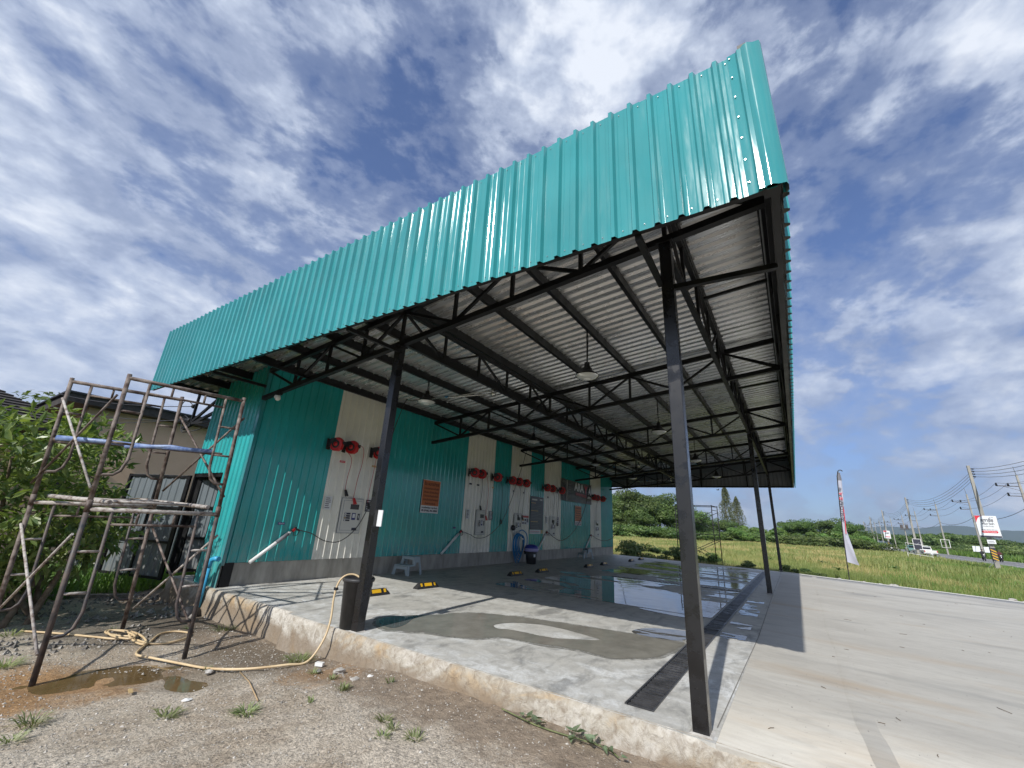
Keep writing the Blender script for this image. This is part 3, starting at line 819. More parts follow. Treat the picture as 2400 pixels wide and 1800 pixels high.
cxm = sum(p[0] for p in hl)/len(hl); cym = sum(p[1] for p in hl)/len(hl)
hl2 = []
for i, p in enumerate(hl):
    a = Vector(hl[i-2]); b = Vector(hl[(i+2) % len(hl)]); d = (b-a).normalized(); nrm = Vector((d.y, -d.x)) * (1 if area_(hl) > 0 else -1)
    w_ = 0.04+0.05*max(0, noise.noise(Vector((p[0]*3, p[1]*3, 11)))+0.3)
    hl2.append((p[0]+nrm.x*w_, max(0.61, p[1]+nrm.y*w_)))
rm = MB(); nn_ = len(hl)
for i, (p, q) in enumerate(zip(hl, hl2)):
    k_ = 0.6; rm.v += [(p[0]*1.0-(q[0]-p[0])*k_, p[1]-(q[1]-p[1])*k_, 0.0022), (q[0], q[1], 0.0022)]
for i in range(nn_):
    j = (i+1) % nn_; rm.f.append((2*i, 2*j, 2*j+1, 2*i+1) if area_(hl) < 0 else (2*i, 2*i+1, 2*j+1, 2*j)); rm.sm.append(False)
tag(part('damp_patch', rm, 'damp_concrete'), 'soft damp rim of concrete round the curling puddle', 'damp patch')
flat('puddle', joined, 0.004, 'puddle_still', 'shallow brownish puddle curling round a dry island near the front posts', 'puddle')
flat('puddle', smooth_poly([(0.34, 3.62), (0.62, 3.66), (0.92, 3.86), (1.16, 3.95), (0.96, 4.1), (0.70, 4.19), (0.44, 4.02)], 2, 0.01, 7), 0.0055, 'puddle_deep', 'small dark reflecting puddle behind the bin post', 'puddle')
flat('puddle', smooth_poly([(2.55, 1.38), (2.95, 1.30), (3.22, 1.0), (3.30, 0.64), (2.60, 0.64), (2.50, 0.95)], 2, 0.01, 9), 0.0055, 'puddle_deep', 'sky mirroring tip of water beside the drain', 'puddle')
bay = [(4.64, 5.0), (4.64, 0.63), (9.0, 0.64), (9.02, 4.6), (8.9, 5.35), (8.0, 5.60), (7.2, 5.45), (6.4, 5.65), (5.6, 5.3), (5.0, 5.35)]
def bayline():
    out = []
    for i in range(len(bay)):
        a, b = bay[i], bay[(i+1) % len(bay)]
        if i in (0, 1, 2): out.append(a)
        else:
            for k in range(8):
                f = k/8; x = a[0]*(1-f)+b[0]*f; y = a[1]*(1-f)+b[1]*f
                out.append((x+0.10*noise.noise(Vector((x*3, y*3, 2))), y+0.16*noise.noise(Vector((x*3, y*3, 6)))))
    return out
flat('puddle', smooth_poly([(4.25, 0.9), (4.42, 1.7), (4.60, 1.9), (4.60, 0.8)], 2, 0.01, 3), 0.005, 'puddle_deep', 'thin sliver of water along the joint before the flooded bay', 'puddle')
def patches(x0, x1, y0, y1, thr, cell, seed, sx_, sy_, bay_=False):
    mb = MB(); nx = int((x1-x0)/cell); ny_ = int((y1-y0)/(cell*1.5)); idx = {}
    def f(x, y): return noise.fractal(Vector((x*sx_, y*sy_, seed)), 0.9, 2.0, 4) + 0.25*noise.noise(Vector((x*sx_*0.3, y*sy_*0.4, seed+3)))
    def vid(i, j):
        if (i, j) not in idx:
            idx[(i, j)] = len(mb.v)
            mb.v.append((x0+i*cell, y0+j*cell*1.5, 0.005))
        return idx[(i, j)]
    for j in range(ny_):
        for i in range(nx):
            x = x0+(i+.5)*cell; y = y0+(j+.5)*cell*1.5
            e = min(x-x0, x1-x, y-y0+0.4, y1-y)
            if bay_:
                e = min(5.5+0.12*noise.noise(Vector((x*2, 0, 1)))-y, 1.0) if y > 4.2 else 1.0
                lim = thr + max(0, 0.5-e)*1.2 + 0.45*max(0, (y-3.6)/2)
                ok_ = f(x, y) > lim or (x < 4.64+cell*1.5 and y < 4.6)
            else: ok_ = f(x, y) - max(0, 0.4-e)*0.6 > thr
            if ok_:
                mb.f.append((vid(i, j), vid(i+1, j), vid(i+1, j+1), vid(i, j+1))); mb.sm.append(False)
    return mb
tag(part('water_film', patches(4.64, 9.0, 0.63, 5.75, -0.30, 0.034, 21, 1.1, 0.40, True), 'puddle_deep', kind='stuff'), 'wide sheet of water mirroring sky and striped wall in the second bay', 'water')
tag(part('water_film', patches(9.3, 17.9, 0.65, 5.0, -0.03, 0.055, 3, 1.5, 0.42), 'puddle_deep', kind='stuff'), 'streaky films of water on the floor of the far wash bays', 'water')
tag(part('water_film', patches(3.2, 7.6, 0.02, 0.36, 0.16, 0.03, 9, 2.2, 1.2), 'puddle_deep', kind='stuff'), 'small spill of water on the outer side of the drain', 'water')
flat('puddle', smooth_poly([(-2.6, 5.75), (-1.9, 5.85), (-1.3, 5.5), (-1.0, 4.9), (-1.0, 4.2), (-1.5, 4.2), (-1.75, 4.9), (-2.4, 5.1)], 2, 0.0, 4), -0.401, 'muddy_water', 'muddy brown puddle on the dirt between the scaffold feet', 'puddle')

# ------------------------------------------------------------------ canopy
SL = 0.107
def ceil_z(y): return 4.965 - SL*y
XT = [0.0, 4.72, 9.45, 14.37, 18.88]
XN, XF, YR, YL = -1.02, 19.75, -0.97, 10.36
FB, FT = 3.57, 4.93
can = thing('wash_canopy', 'black steel wash canopy with turquoise ribbed fascia and bare metal roof', 'canopy', (9, 4, 0))
PI_ = 0.1735
# near fascia sheets (face -X)
def fascia(o, u, n, total, name, label0, cut, pitch=PI_, per=5, material='teal_gloss_sheet'):
    x = 0.0; k = 0
    while x < total-0.05:
        w = min(per*pitch, total-x); nr = max(1, int(round(w/pitch)))
        oo = Vector(o)+Vector(u)*x + Vector(n)*(0.0012*(k % 2))
        rb = [0.0]*1
        sh = corr(oo, u, (0,0,1), n, w+0.004, FT-FB+(0.0 if cut is None else cut[k % len(cut)]), w/nr, nr, depth=0.036, top=0.028, foot=0.060)
        part(name, sh, material, can)
        x += w; k += 1
fascia((XN, YR+0.03, FB), (0,1,0), (-1,0,0), YL-YR-0.03, 'fascia_sheet', None, [0.0, 0.006, -0.004])
fascia((XN+0.02, YR, FB), (1,0,0), (0,-1,0), XF-XN-0.02, 'fascia_sheet', None, [0.0, 0.004])
fascia((XF, YR+0.03, FB), (0,1,0), (1,0,0), YL-YR-0.03, 'fascia_sheet', None, [0.0])
# folded corner trim of the near right corner
ct = MB(); cp = [(XN-0.006, YR+0.20), (XN-0.010, YR+0.155), (XN-0.012, YR+0.12), (XN-0.046, YR+0.085), (XN-0.050, YR+0.055), (XN-0.030, YR+0.02), (XN-0.022, YR-0.022), (XN+0.01, YR-0.034), (XN+0.06, YR-0.036), (XN+0.10, YR-0.01), (XN+0.14, YR-0.006)]
for z, sp in ((FB-0.004, 0.0), (FB+0.35, 0.003), (FB+0.8, -0.002), (FT+0.012, 0.0)):
    for (x, y) in cp: ct.v.append((x-sp, y, z))
for j in range(3):
    for i in range(len(cp)-1):
        a = j*len(cp)+i; ct.f.append((a, a+1, a+len(cp)+1, a+len(cp))); ct.sm.append(True)
part('corner_trim', ct, 'teal_gloss_sheet', can)
sc_ = MB()
for k in range(7): sc_.box((XN-0.014, YR+0.185, FB+0.10+k*0.205), (0.006, 0.009, 0.009))
for k in range(65):
    y = YR+0.03+PI_*(k+0.08)
    for z in (FB+0.05, FT-0.05): sc_.box((XN-0.005, y, z), (0.006, 0.008, 0.008))
part('screws', sc_, 'stainless', can, kind='stuff')
# roof sheets: ribs run down the slope (Y)
x = XN+0.09; k = 0
while x < XF-0.03:
    w = min(0.76, XF-0.02-x)
    nr = max(1, int(round(w/0.19)))
    sh = corr((x, YR+0.09, ceil_z(YR+0.09)+0.001*(k % 2)), (1,0,0), (0, 1, -SL), (0, SL, 1), w+0.012, YL-YR-0.10, w/nr, nr, depth=0.034, top=0.045, foot=0.105, minor=False)
    part('roof_sheet', sh, 'roof_sheet', can)
    x += w; k += 1
for (a, b) in (((XN+0.11, YR+0.11), (XN+0.11, YL-0.05)), ((XN+0.12, YR+0.10), (XF-0.05, YR+0.10)), ((XF-0.055, YR+0.05), (XF-0.055, YL-0.05))):  # added strips that stop sun and sky leaking between fascia top and roof
    m = MB(); n_ = 1
    d_ = 0.004 if a[0] == b[0] else 0.0
    e_ = 0.0 if a[0] == b[0] else 0.004
    vs = []
    for (x_, y_) in (a, b): vs += [(x_-d_, y_-e_, 4.62 if y_ < 5 else ceil_z(y_)-0.2), (x_+d_, y_+e_, 4.62 if y_ < 5 else ceil_z(y_)-0.2), (x_+d_, y_+e_, ceil_z(y_)-0.003), (x_-d_, y_-e_, ceil_z(y_)-0.003)]
    m.add(vs, [(0,1,2,3), (7,6,5,4), (0,4,5,1), (1,5,6,2), (2,6,7,3), (3,7,4,0)])
    part('light_leak_strip', m, 'grey_sheet', can)
# purlins (C profile look: web plus lips)
PUR = [-0.88, 0.0, 0.93, 1.87, 2.80, 3.86, 4.72, 5.64, 6.56, 7.50, 8.50, 9.40, 10.25]
for y in PUR:
    zt = ceil_z(y)-0.004
    m = MB(); xa, xb = XN+0.03, XF-0.03
    m.add([(xa, y-0.03, zt), (xa, y-0.03, zt-0.15), (xa, y+0.03, zt-0.15), (xa, y+0.03, zt), (xb, y-0.03, zt), (xb, y-0.03, zt-0.15), (xb, y+0.03, zt-0.15), (xb, y+0.03, zt)],
          [(0,1,5,4), (1,2,6,5), (3,7,6,2), (0,4,7,3), (0,3,2,1), (4,5,6,7)])
    part('purlin', m, 'black_steel', can)
ym = MB()
for y in PUR:
    for i in range(52):
        ym.box((XN+0.2+i*0.4, y-0.045, ceil_z(y)-0.02), (0.03, 0.03, 0.02))
part('purlin_clips', ym, 'stainless', can, kind='stuff')
# transverse trusses
BC, TCH = 4.18, 4.745
def tz(c, y): return c - SL*y
nodesY = [7.55, 6.60, 5.65, 4.72, 3.84, 2.82, 1.88, 0.94, 0.0, -0.90]
for X in XT:
    t = thing('truss', '', '', (X, 3.3, 4.2)); del t['label']; del t['category']
    t.parent = can; t.location = Vector((X, 3.3, 4.2)) - can.location
    yl = 7.60
    part('bottom_chord', MB().beam((X, yl, tz(BC, yl)), (X, -0.93, tz(BC, -0.93)), 0.075, 0.075), 'black_steel', t)
    part('top_chord', MB().beam((X, yl-0.02, tz(TCH, yl-0.02)), (X, -0.93, tz(TCH, -0.93)), 0.06, 0.09), 'black_steel', t)
    for i, y in enumerate(nodesY):
        if 0 < i < 9: part('web_post', MB().beam((X, y, tz(BC, y)+0.03), (X, y, tz(TCH, y)-0.03), 0.044, 0.044), 'black_steel', t)
        if i < 9:
            a, b = (TCH, BC) if i % 2 == 0 else (BC, TCH)
            y2 = nodesY[i+1]; o1 = -0.04 if a == TCH else 0.035; o2 = -0.04 if b == TCH else 0.035
            part('web_brace', MB().beam((X+0.002, y-0.02, tz(a, y)+o1), (X+0.002, y2+0.02, tz(b, y2)+o2), 0.040, 0.040), 'black_steel', t)
# lengthwise trusses at y = 0 and y = 3.84
for Y, zb_, zt_ in ((0.0, 4.09, 4.742), (3.84, 3.82, 4.325)):
    t = thing('truss', '', '', (9.4, Y, 4.2)); del t['label']; del t['category']
    t.parent = can; t.location = Vector((9.4, Y, 4.2)) - can.location
    part('bottom_chord', MB().beam((0, Y+0.003, zb_), (18.88, Y+0.003, zb_), 0.062, 0.068), 'black_steel', t)
    part('top_chord', MB().beam((XN+0.05, Y+0.003, zt_), (19.5, Y+0.003, zt_), 0.062, 0.068), 'black_steel', t)
    n = 20; d = 18.88/n
    for i in range(n+1):
        x = i*d
        if 0 < i < n: part('web_post', MB().beam((x, Y+0.001, zb_+0.03), (x, Y+0.001, zt_-0.03), 0.040, 0.040), 'black_steel', t)
        if i < n:
            za, zc_ = (zt_-0.03, zb_+0.03) if i % 2 == 0 else (zb_+0.03, zt_-0.03)
            part('web_brace', MB().beam((x+0.02, Y-0.003, za), (x+d-0.02, Y-0.003, zc_), 0.036, 0.036), 'black_steel', t)
# posts
for (x, y, zt) in ((0, 0, 4.15), (0, 3.84, 3.74), (9.45, 0, 4.15), (18.88, 0, 4.15)):
    m = MB(); m.box((x, y, zt/2-0.3), (0.112, 0.112, zt+0.6))
    part('post', m, 'post_steel', can, bevel=0.006)
    part('cap_plate', MB().box((x, y, zt-0.02), (0.16, 0.16, 0.012)), 'black_steel', can)
    wl = MB(); wl.box((x, y, 0.004), (0.15, 0.16, 0.008), top=0.8)
    part('grout_collar', wl, 'rock', can)
# frames that carry the fascia
fr = [((XN+0.035, YR+0.03, 3.61), (XN+0.035, YL-0.03, 3.61), 0.05), ((XN+0.035, YR+0.03, 4.22), (XN+0.035, YL-0.03, 4.22), 0.045),
      ((XN+0.04, YR+0.045, 3.612), (XF-0.04, YR+0.045, 3.612), 0.05), ((XN+0.04, YR+0.045, 4.25), (XF-0.04, YR+0.045, 4.25), 0.06), ((XN+0.04, YR+0.045, 4.80), (XF-0.04, YR+0.045, 4.80), 0.09),
      ((XF-0.04, YR+0.03, 3.605), (XF-0.04, YL-0.03, 3.605), 0.05)]
for a, b, w in fr: part('fascia_rail', MB().beam(a, b, w, w), 'black_steel', can)
part('fascia_rail', MB().beam((XN+0.045, YR+0.03, 4.84), (XN+0.045, 1.0, 4.74), 0.06, 0.06), 'black_steel', can)
for X in XT[1:]+[2.36, 7.1, 11.9, 16.6]:
    part('fascia_stud', MB().beam((X, YR+0.047, 3.63), (X, YR+0.047, 4.86), 0.05, 0.05), 'black_steel', can)
part('fascia_stud', MB().beam((XN+0.05, YR+0.06, 3.58), (XN+0.05, YR+0.06, 4.88), 0.10, 0.10), 'black_steel', can)
for Y in (0.93, 3.0, 5.2, 8.4): part('fascia_stud', MB().beam((XF-0.045, Y, 3.62), (XF-0.045, Y, 4.86-0.1*Y), 0.05, 0.05), 'black_steel', can)
for Y, za, zc_ in ((0.012, 3.56, 3.66), (3.74, 3.58, 3.63), (6.07, 3.56, 3.57), (7.52, 3.57, 3.60)):
    part('outrigger', MB().beam((XN+0.05, Y, za), (-0.03, Y+0.05, zc_), 0.05, 0.05), 'black_steel', can)
part('outrigger', MB().beam((0.0, -0.05, 3.61), (0.0, YR+0.06, 3.575), 0.05, 0.05), 'black_steel', can)
for X in XT: part('outrigger', MB().beam((X+0.004, -0.04, 4.70), (X+0.004, YR+0.06, 4.27), 0.04, 0.04), 'black_steel', can)
for X in (2.36, 7.1, 11.9, 16.6, 19.3): part('outrigger', MB().beam((X, -0.03, 4.72), (X, YR+0.06, 4.80), 0.04, 0.04), 'black_steel', can)

# ------------------------------------------------------------------ wash building
bld = thing('wash_building', 'long narrow wash building clad in turquoise and cream ribbed sheets on a concrete plinth', 'building', (9.9, 8.8, 0))
YW = 7.782
def wall_top(y): return ceil_z(y)-0.01
bounds = [(0.08, 1.78, 'T', 10), (1.78, 3.34, 'C', 9), (3.34, 6.56, 'T', 18), (6.56, 8.09, 'C', 9), (8.09, 9.14, 'T', 6), (9.14, 10.59, 'C', 8), (10.59, 11.71, 'T', 6), (11.71, 13.27, 'C', 9),
          (13.27, 16.56, 'T', 18), (16.56, 17.99, 'C', 8), (17.99, 19.74, 'T', 10)]
for (a, b, c, nr) in bounds:
    ns = max(1, int(round((b-a)/0.76))); ns = {10: 2, 9: 2, 18: 4, 6: 1, 8: 2}[nr]
    pit_ = (b-a)/nr; base_, extra = nr//ns, nr % ns; xx = a
    for k in range(ns):
        q = base_ + (1 if k < extra else 0); w = q*pit_
        sh = corr((xx, YW-0.0012*(k % 2), 0.385), (1,0,0), (0,0,1), (0,-1,0), w+0.003, wall_top(YW)-0.385, pit_, q, depth=0.024, top=0.022, foot=0.048)
        part('wall_sheet', sh, 'teal_wall' if c == 'T' else 'cream_wall', bld); xx += w
part('plinth', MB().box((9.91, YW+0.093, 0.19), (19.66, 0.15, 0.38)), 'plinth', bld)
part('corner_post', MB().box((0.20, YW+0.0, 0.195), (0.17, 0.05, 0.39)), 'black_steel', bld)
tr = MB(); tr.box((0.055, YW-0.012, 2.0), (0.006, 0.09, 4.05)); tr.box((0.085, YW-0.032, 2.2), (0.07, 0.006, 3.7))
part('corner_trim', tr, 'teal_gloss_sheet', bld)
# near end wall with doorway
ye = YW+0.01
x0e = 0.075
def endtop(a): return ceil_z(ye+a)-0.01
part('wall_sheet', corr((x0e, ye, 0.0), (0,1,0), (0,0,1), (-1,0,0), 0.84, 4, 0.168, 5, topfun=lambda a: endtop(a)), 'teal_sheet', bld)
part('wall_sheet', corr((x0e, ye+0.84, 1.97), (0,1,0), (0,0,1), (-1,0,0), 0.66, 2, 0.165, 4, topfun=lambda a: endtop(0.84+a)-1.97), 'teal_sheet', bld)
part('wall_sheet', corr((x0e, ye+1.50, 1.97), (0,1,0), (0,0,1), (-1,0,0), 0.66, 2, 0.165, 4, topfun=lambda a: endtop(1.5+a)-1.97), 'teal_sheet', bld)
part('door_frame', MB().beam((0.12, ye+0.86, 0.0), (0.12, ye+0.86, 1.96), 0.07).beam((0.12, ye+2.14, 0), (0.12, ye+2.14, 1.96), 0.07).beam((0.12, ye+0.84, 1.93), (0.12, ye+2.16, 1.93), 0.07), 'black_steel', bld)
part('wall_sheet', corr((19.745, YW+2.16, 0.0), (0,-1,0), (0,0,1), (1,0,0), 2.15, 4, 0.1955, 11, topfun=lambda a: ceil_z(YW+2.16-a)-0.01), 'teal_sheet', bld)
part('wall_sheet', corr((19.74, YW+2.17, 0.0), (-1,0,0), (0,0,1), (0,1,0), 19.66, 3.9, 0.1966, 100, minor=False), 'teal_sheet', bld)
part('partition', MB().box((1.9, YW+1.15, 1.95), (0.05, 2.0, 3.8)), 'grey_sheet', bld)
# open door leaf, hinged on the left of the doorway
def door_leaf(label, A, B, zb_, zt_, parent):
    A = Vector(A); B = Vector(B); u = (B-A); L = u.length; u.normalize(); n = Vector((u.y, -u.x, 0))
    if n.x > 0: n = -n
    d = bpy.data.objects.new('door_leaf', None); COL.objects.link(d); d.parent = parent; d.location = A - origin(parent); d['label'] = label
    sh = corr(A+Vector((0,0,zb_)), u, (0,0,1), n, L, zt_-zb_, L/9, 9, depth=0.018, top=0.03, foot=0.06)
    part('ribbed_panel', sh, 'grey_sheet', d)
    f = n*0.022
    for (p, q, w) in (((0, zb_), (0, zt_), 0.09), ((L*0.5, zb_), (L*0.5, zt_), 0.04), ((L, zb_), (L, zt_), 0.06)):
        part('stile', MB().beam(A+u*p[0]+f+Vector((0,0,p[1])), A+u*q[0]+f+Vector((0,0,q[1])), w, 0.04, upv=n), 'black_steel', d)
    for z in (zb_+0.03, zb_+(zt_-zb_)*0.34, zb_+(zt_-zb_)*0.67, zt_-0.03):
        part('rail', MB().beam(A+f*1.05+Vector((0,0,z)), A+u*L+f*1.05+Vector((0,0,z)), 0.038, 0.045), 'black_steel', d)
door_leaf('grey ribbed door leaf swung open outside the building', (0.03, 9.97, 0), (-0.50, 11.62, 0), -0.12, 1.92, bld)
door_leaf('grey ribbed door leaf swung inwards in the dark doorway', (0.20, 9.86, 0), (0.78, 8.72, 0), 0.06, 1.90, bld)

# ------------------------------------------------------------------ pendant lamps
def lamp_build(dp=0.0):
    t = thing('pendant_lamp', '', 'lamp', (0, 0, 0))
    part('hanger', MB().tube([(0,0,0), (0,0,-0.34-dp)], 0.012, 6).tube([(0.012,0.0,0), (0.05,0.0,-0.12), (0.02,0,-0.30-dp)], 0.006, 5), 'black_steel', t, world=False)
    part('housing', MB().lathe([(0.0,-0.30), (0.045,-0.305), (0.05,-0.38), (0.085,-0.42), (0.095,-0.46), (0.15,-0.50), (0.195,-0.535), (0.20,-0.55), (0.19,-0.548), (0.14,-0.512), (0.0,-0.47)], n=24, c=(0,0,-dp)), 'black_steel', t, world=False)
    part('lens', MB().lathe([(0.188,-0.545), (0.15,-0.580), (0.09,-0.60), (0.0,-0.608)], n=24, c=(0,0,-dp)), 'lamp_glass', t, world=False)
    part('bulb', MB().lathe([(0.0,-0.612), (0.05,-0.612), (0.065,-0.60), (0.075, -0.575)], n=16, c=(0,0,-dp)), 'white_plastic', t, world=False)
    t['group'] = 'pendant lamps under the canopy roof'
    return t
protos = {1.88: lamp_build(0.30), 5.62: lamp_build(-0.06)}
row = {1.88: 'in the row over the drain side', 5.62: 'in the row next to the striped wall'}
ordn = ['nearest', 'second', 'third', 'farthest']
for Y in (1.88, 5.62):
    for i, X in enumerate((2.38, 7.02, 11.95, 16.75)):
        l = f'{ordn[i]} black bell shaped pendant lamp {row[Y]}'
        loc = (X, Y, ceil_z(Y)-0.155)
        lamp0 = protos[Y]
        if i == 0: lamp0.location = loc; lamp0['label'] = l
        else: copy_tree(lamp0, l, loc)
# round white bulb lamp at the wall end of the first truss
bl = thing('flood_lamp', 'small white twin head lamp under the wall end of the nearest truss', 'lamp', (-0.02, 7.0, 3.36))
part('bracket', MB().box((-0.02, 6.98, 3.385), (0.05, 0.10, 0.07)), 'black_steel', bl)
part('lamp_head', MB().lathe([(0,0.05), (0.03,0.045), (0.045,0.01), (0.045,-0.03), (0.02,-0.055), (0,-0.06)], (-0.05, 6.96, 3.29), 16), 'white_plastic', bl)
part('lamp_head', MB().lathe([(0,0.035), (0.025,0.03), (0.035,0.0), (0.03,-0.03), (0,-0.04)], (-0.04, 7.05, 3.325), 16), 'white_plastic', bl)

# ------------------------------------------------------------------ spin booms, hoses and spray guns
def sagpath(pts, n=10):
    """Catmull-Rom through the points"""
    P = [Vector(p) for p in pts]; out = []
    P = [P[0]*2-P[1]] + P + [P[-1]*2-P[-2]]
    for i in range(1, len(P)-2):
        for k in range(n):
            t = k/n
            out.append(0.5*((2*P[i]) + (P[i+1]-P[i-1])*t + (2*P[i-1]-5*P[i]+4*P[i+1]-P[i+2])*t*t + (3*P[i]-P[i-1]-3*P[i+1]+P[i+2])*t**3))
    out.append(P[-2]); return out
booms = [((3.55, 4.70), (3.08, 7.07), 'nearest'), ((9.50, 4.78), (9.65, 7.32), 'second'), ((15.40, 4.92), (15.8, 7.35), 'third'), ((19.0, 4.35), (19.2, 6.6), 'farthest')]
guns = [((0.522, 0.385), (1.207, 0.945)), ((5.706, 0.40), (6.431, 0.976)), ((11.249, 0.41), (11.874, 1.019)), ((15.808, 0.363), (16.442, 0.936))]
hoses = [[(3.08,7.07,4.10), (2.93,7.15,3.4), (2.84,7.22,2.6), (2.76,7.28,1.95), (2.66,7.36,1.45), (2.50,7.45,1.02), (2.22,7.54,0.76), (1.90,7.60,0.76), (1.60,7.66,0.90), (1.36,7.68,0.955)],
         [(9.65,7.32,4.10), (9.40,7.30,3.9), (9.15,7.28,3.4), (8.85,7.28,2.8), (8.45,7.30,1.95), (8.02,7.35,1.28), (7.50,7.45,0.90), (7.05,7.52,0.83), (6.80,7.60,0.92), (6.60,7.68,0.985)],
         [(15.8,7.35,4.10), (15.3,7.25,3.9), (15.0,7.2,3.0), (14.55,7.22,2.1), (13.9,7.25,1.40), (13.3,7.35,0.95), (12.8,7.5,0.74), (12.35,7.6,0.85), (12.04,7.68,1.025)],
         [(19.2,6.6,3.80), (19.15,6.75,3.2), (18.95,6.9,2.2), (18.6,7.0,1.35), (18.0,7.2,0.88), (17.5,7.4,0.72), (17.0,7.6,0.80), (16.62,7.68,0.94)]]
for k in range(4):
    (px, py), (tx, ty), o_n = booms[k]
    zp = 4.15 if k < 3 else 3.88
    t = thing('spin_boom', f'{o_n} swivelling steel hose boom hung under the canopy roof', 'boom', (px, py, zp), group='hose booms under the canopy roof')
    part('mount_plate', MB().box((px, py, ceil_z(py)-0.165), (0.30, 0.12, 0.012)), 'stainless', t)
    part('swivel', MB().cyl((px, py, zp-0.05), (px, py, ceil_z(py)-0.16), 0.045).cyl((px, py, zp-0.07), (px, py, zp+0.04), 0.06), 'stainless', t)
    d = Vector((tx-px, ty-py, 0)).normalized()
    part('arm', MB().tube([(px, py, zp-0.02), (tx, ty, zp-0.05)], 0.016, 8).tube([(px, py, zp+0.05), (px+d.x*0.9, py+d.y*0.9, zp+0.0), (px+d.x*1.2, py+d.y*1.2, zp-0.012)], 0.010, 6), 'stainless', t)
    part('clamp', MB().cyl((px+d.x*1.2, py+d.y*1.2, zp-0.02), (px+d.x*1.27, py+d.y*1.27, zp-0.02), 0.026), 'blue_plastic', t)
    hz = thing('pressure_hose', f'black high pressure hose sagging from the {o_n} boom to its spray gun', 'hose', hoses[k][0], group='pressure hoses between booms and spray guns')
    part('hose_line', MB().tube(sagpath([(tx-d.x*0.05, ty-d.y*0.05, zp-0.05)]+hoses[k]), 0.0095 if k < 2 else 0.013, 6), 'black_rubber', hz)
    (ax, az_), (bx, bz) = guns[k]
    yg = YW-0.065
    g_ = thing('spray_gun', f'{o_n} spray gun resting in its slanted white holder tube on the wall', 'spray gun', (bx, yg, bz), group='spray guns in wall holders')
    A = Vector((ax, yg, az_)); B = Vector((bx, yg, bz)); L = (B-A)
    part('holder_tube', MB().tube([A, A+L*0.93], 0.033, 14), 'white_plastic', g_)
    pf = MB(); pf.tube([A+L*0.60, A+L*0.90], 0.036, 14)
    part('perforated_sleeve', pf, 'wire_grey' if k == 0 else 'white_plastic', g_)
    part('lance', MB().tube([A+L*0.90, B+L*0.03], 0.014, 8), 'stainless', g_)
    u = L.normalized(); w = Vector((-u.z, 0, u.x))
    part('body', MB().beam(B-u*0.02, B+u*0.10, 0.035, 0.05, upv=w).beam(B+u*0.07, B+Vector((0.16, 0, -0.0)), 0.028, 0.035), 'dark_plastic', g_, bevel=0.004)
    part('grip_cap', MB().beam(B+u*0.0-Vector((0,0.02,0)), B+u*0.055-Vector((0,0.02,0)), 0.02, 0.045, upv=w), 'red_plastic', g_)
    part('trigger_guard', MB().tube([B+u*0.02-w*0.03, B+Vector((0.04,0,-0.085)), B+Vector((0.11,0,-0.085)), B+Vector((0.155,0,-0.02))], 0.007, 6), 'dark_plastic', g_)

# ------------------------------------------------------------------ reels on the wall
def reel_build():
    t = thing('hose_reel', '', 'hose reel', (0,0,0)); t['group'] = 'red hose reels along the wall'
    # local: disc axis = X, wall towards +Y
    prof = [(-0.13, -0.05), (-0.11, 0.06), (-0.04, 0.145), (0.05, 0.155), (0.13, 0.10), (0.155, 0.0), (0.13, -0.10), (0.06, -0.15), (-0.05, -0.145), (-0.12, -0.11)]
    part('case', MB().prism([(-y, z) for y, z in prof], -0.055, 0.055, 'X'), 'red_plastic', t, world=False, bevel=0.02)
    part('hub', MB().lathe([(0.0, -0.082), (0.045, -0.080), (0.05, -0.057), (0.05, 0.0)], (0, 0.0, 0.0), 18, 'X'), 'red_plastic', t, world=False)
    part('hub_ring', MB().lathe([(0.052, -0.066), (0.082, -0.070), (0.088, -0.055), (0.088, 0.0)], (0, 0.0, 0.0), 20, 'X'), 'dark_plastic', t, world=False)
    part('side_plate', MB().prism([(0.04, -0.02), (0.13, 0.02), (0.14, 0.12), (0.03, 0.135), (-0.03, 0.08)], -0.064, -0.050, 'X'), 'dark_plastic', t, world=False)
    part('wall_bracket', MB().box((0.0, 0.165, 0.0), (0.05, 0.07, 0.10)).box((0, 0.205, 0), (0.14, 0.012, 0.24)), 'dark_plastic', t, world=False)
    part('hose_guide', MB().box((0.0, -0.165, 0.03), (0.05, 0.05, 0.06)), 'dark_plastic', t, world=False)
    part('stopper_ball', MB().lathe([(0,-0.02),(0.02,-0.012),(0.022,0.008),(0.0,0.02)], (0, -0.18, 0.0), 10), 'black_rubber', t, world=False)
    return t
reel0 = reel_build(); first = True
groupsR = [([1.62, 2.02, 2.80], 'nearest cream stripe'), ([6.62, 6.99, 7.90], 'second cream stripe'), ([8.83, 9.27, 9.80], 'third cream stripe'), ([11.46, 11.9, 12.8], 'fourth cream stripe beside the grey banner'), ([16.42, 16.85, 17.6], 'farthest cream stripe')]
pos = ['left of three red reels above the', 'middle of three red reels above the', 'right of three red reels above the']
for xs_, nm in groupsR:
    for i, X in enumerate(xs_):
        l = f'{pos[i]} {nm}'
        loc = (X+0.10, YW-0.235, 2.775)
        rzv = rad(24)
        if first: reel0.location = loc; reel0.rotation_euler[2] = rzv; reel0['label'] = l; first = False
        else: copy_tree(reel0, l, loc, rzv)
def cord(label, pts, material='red_rubber', clip='dark_plastic', r=0.006, redclip=False):
    t = thing('reel_cord', label, 'cord', pts[0], group='thin cords hanging from the red reels')
    part('line', MB().tube(sagpath(pts, 8), r, 5), material, t)
    e = Vector(pts[-1])
    cl = MB()
    cl.beam(e+Vector((0,0,0.0)), e+Vector((0.05,0,-0.14)), 0.02, 0.03).beam(e+Vector((0.02,0,0)), e+Vector((0.10,0,-0.13)), 0.02, 0.03)
    part('clip', cl, 'red_plastic' if redclip else clip, t)
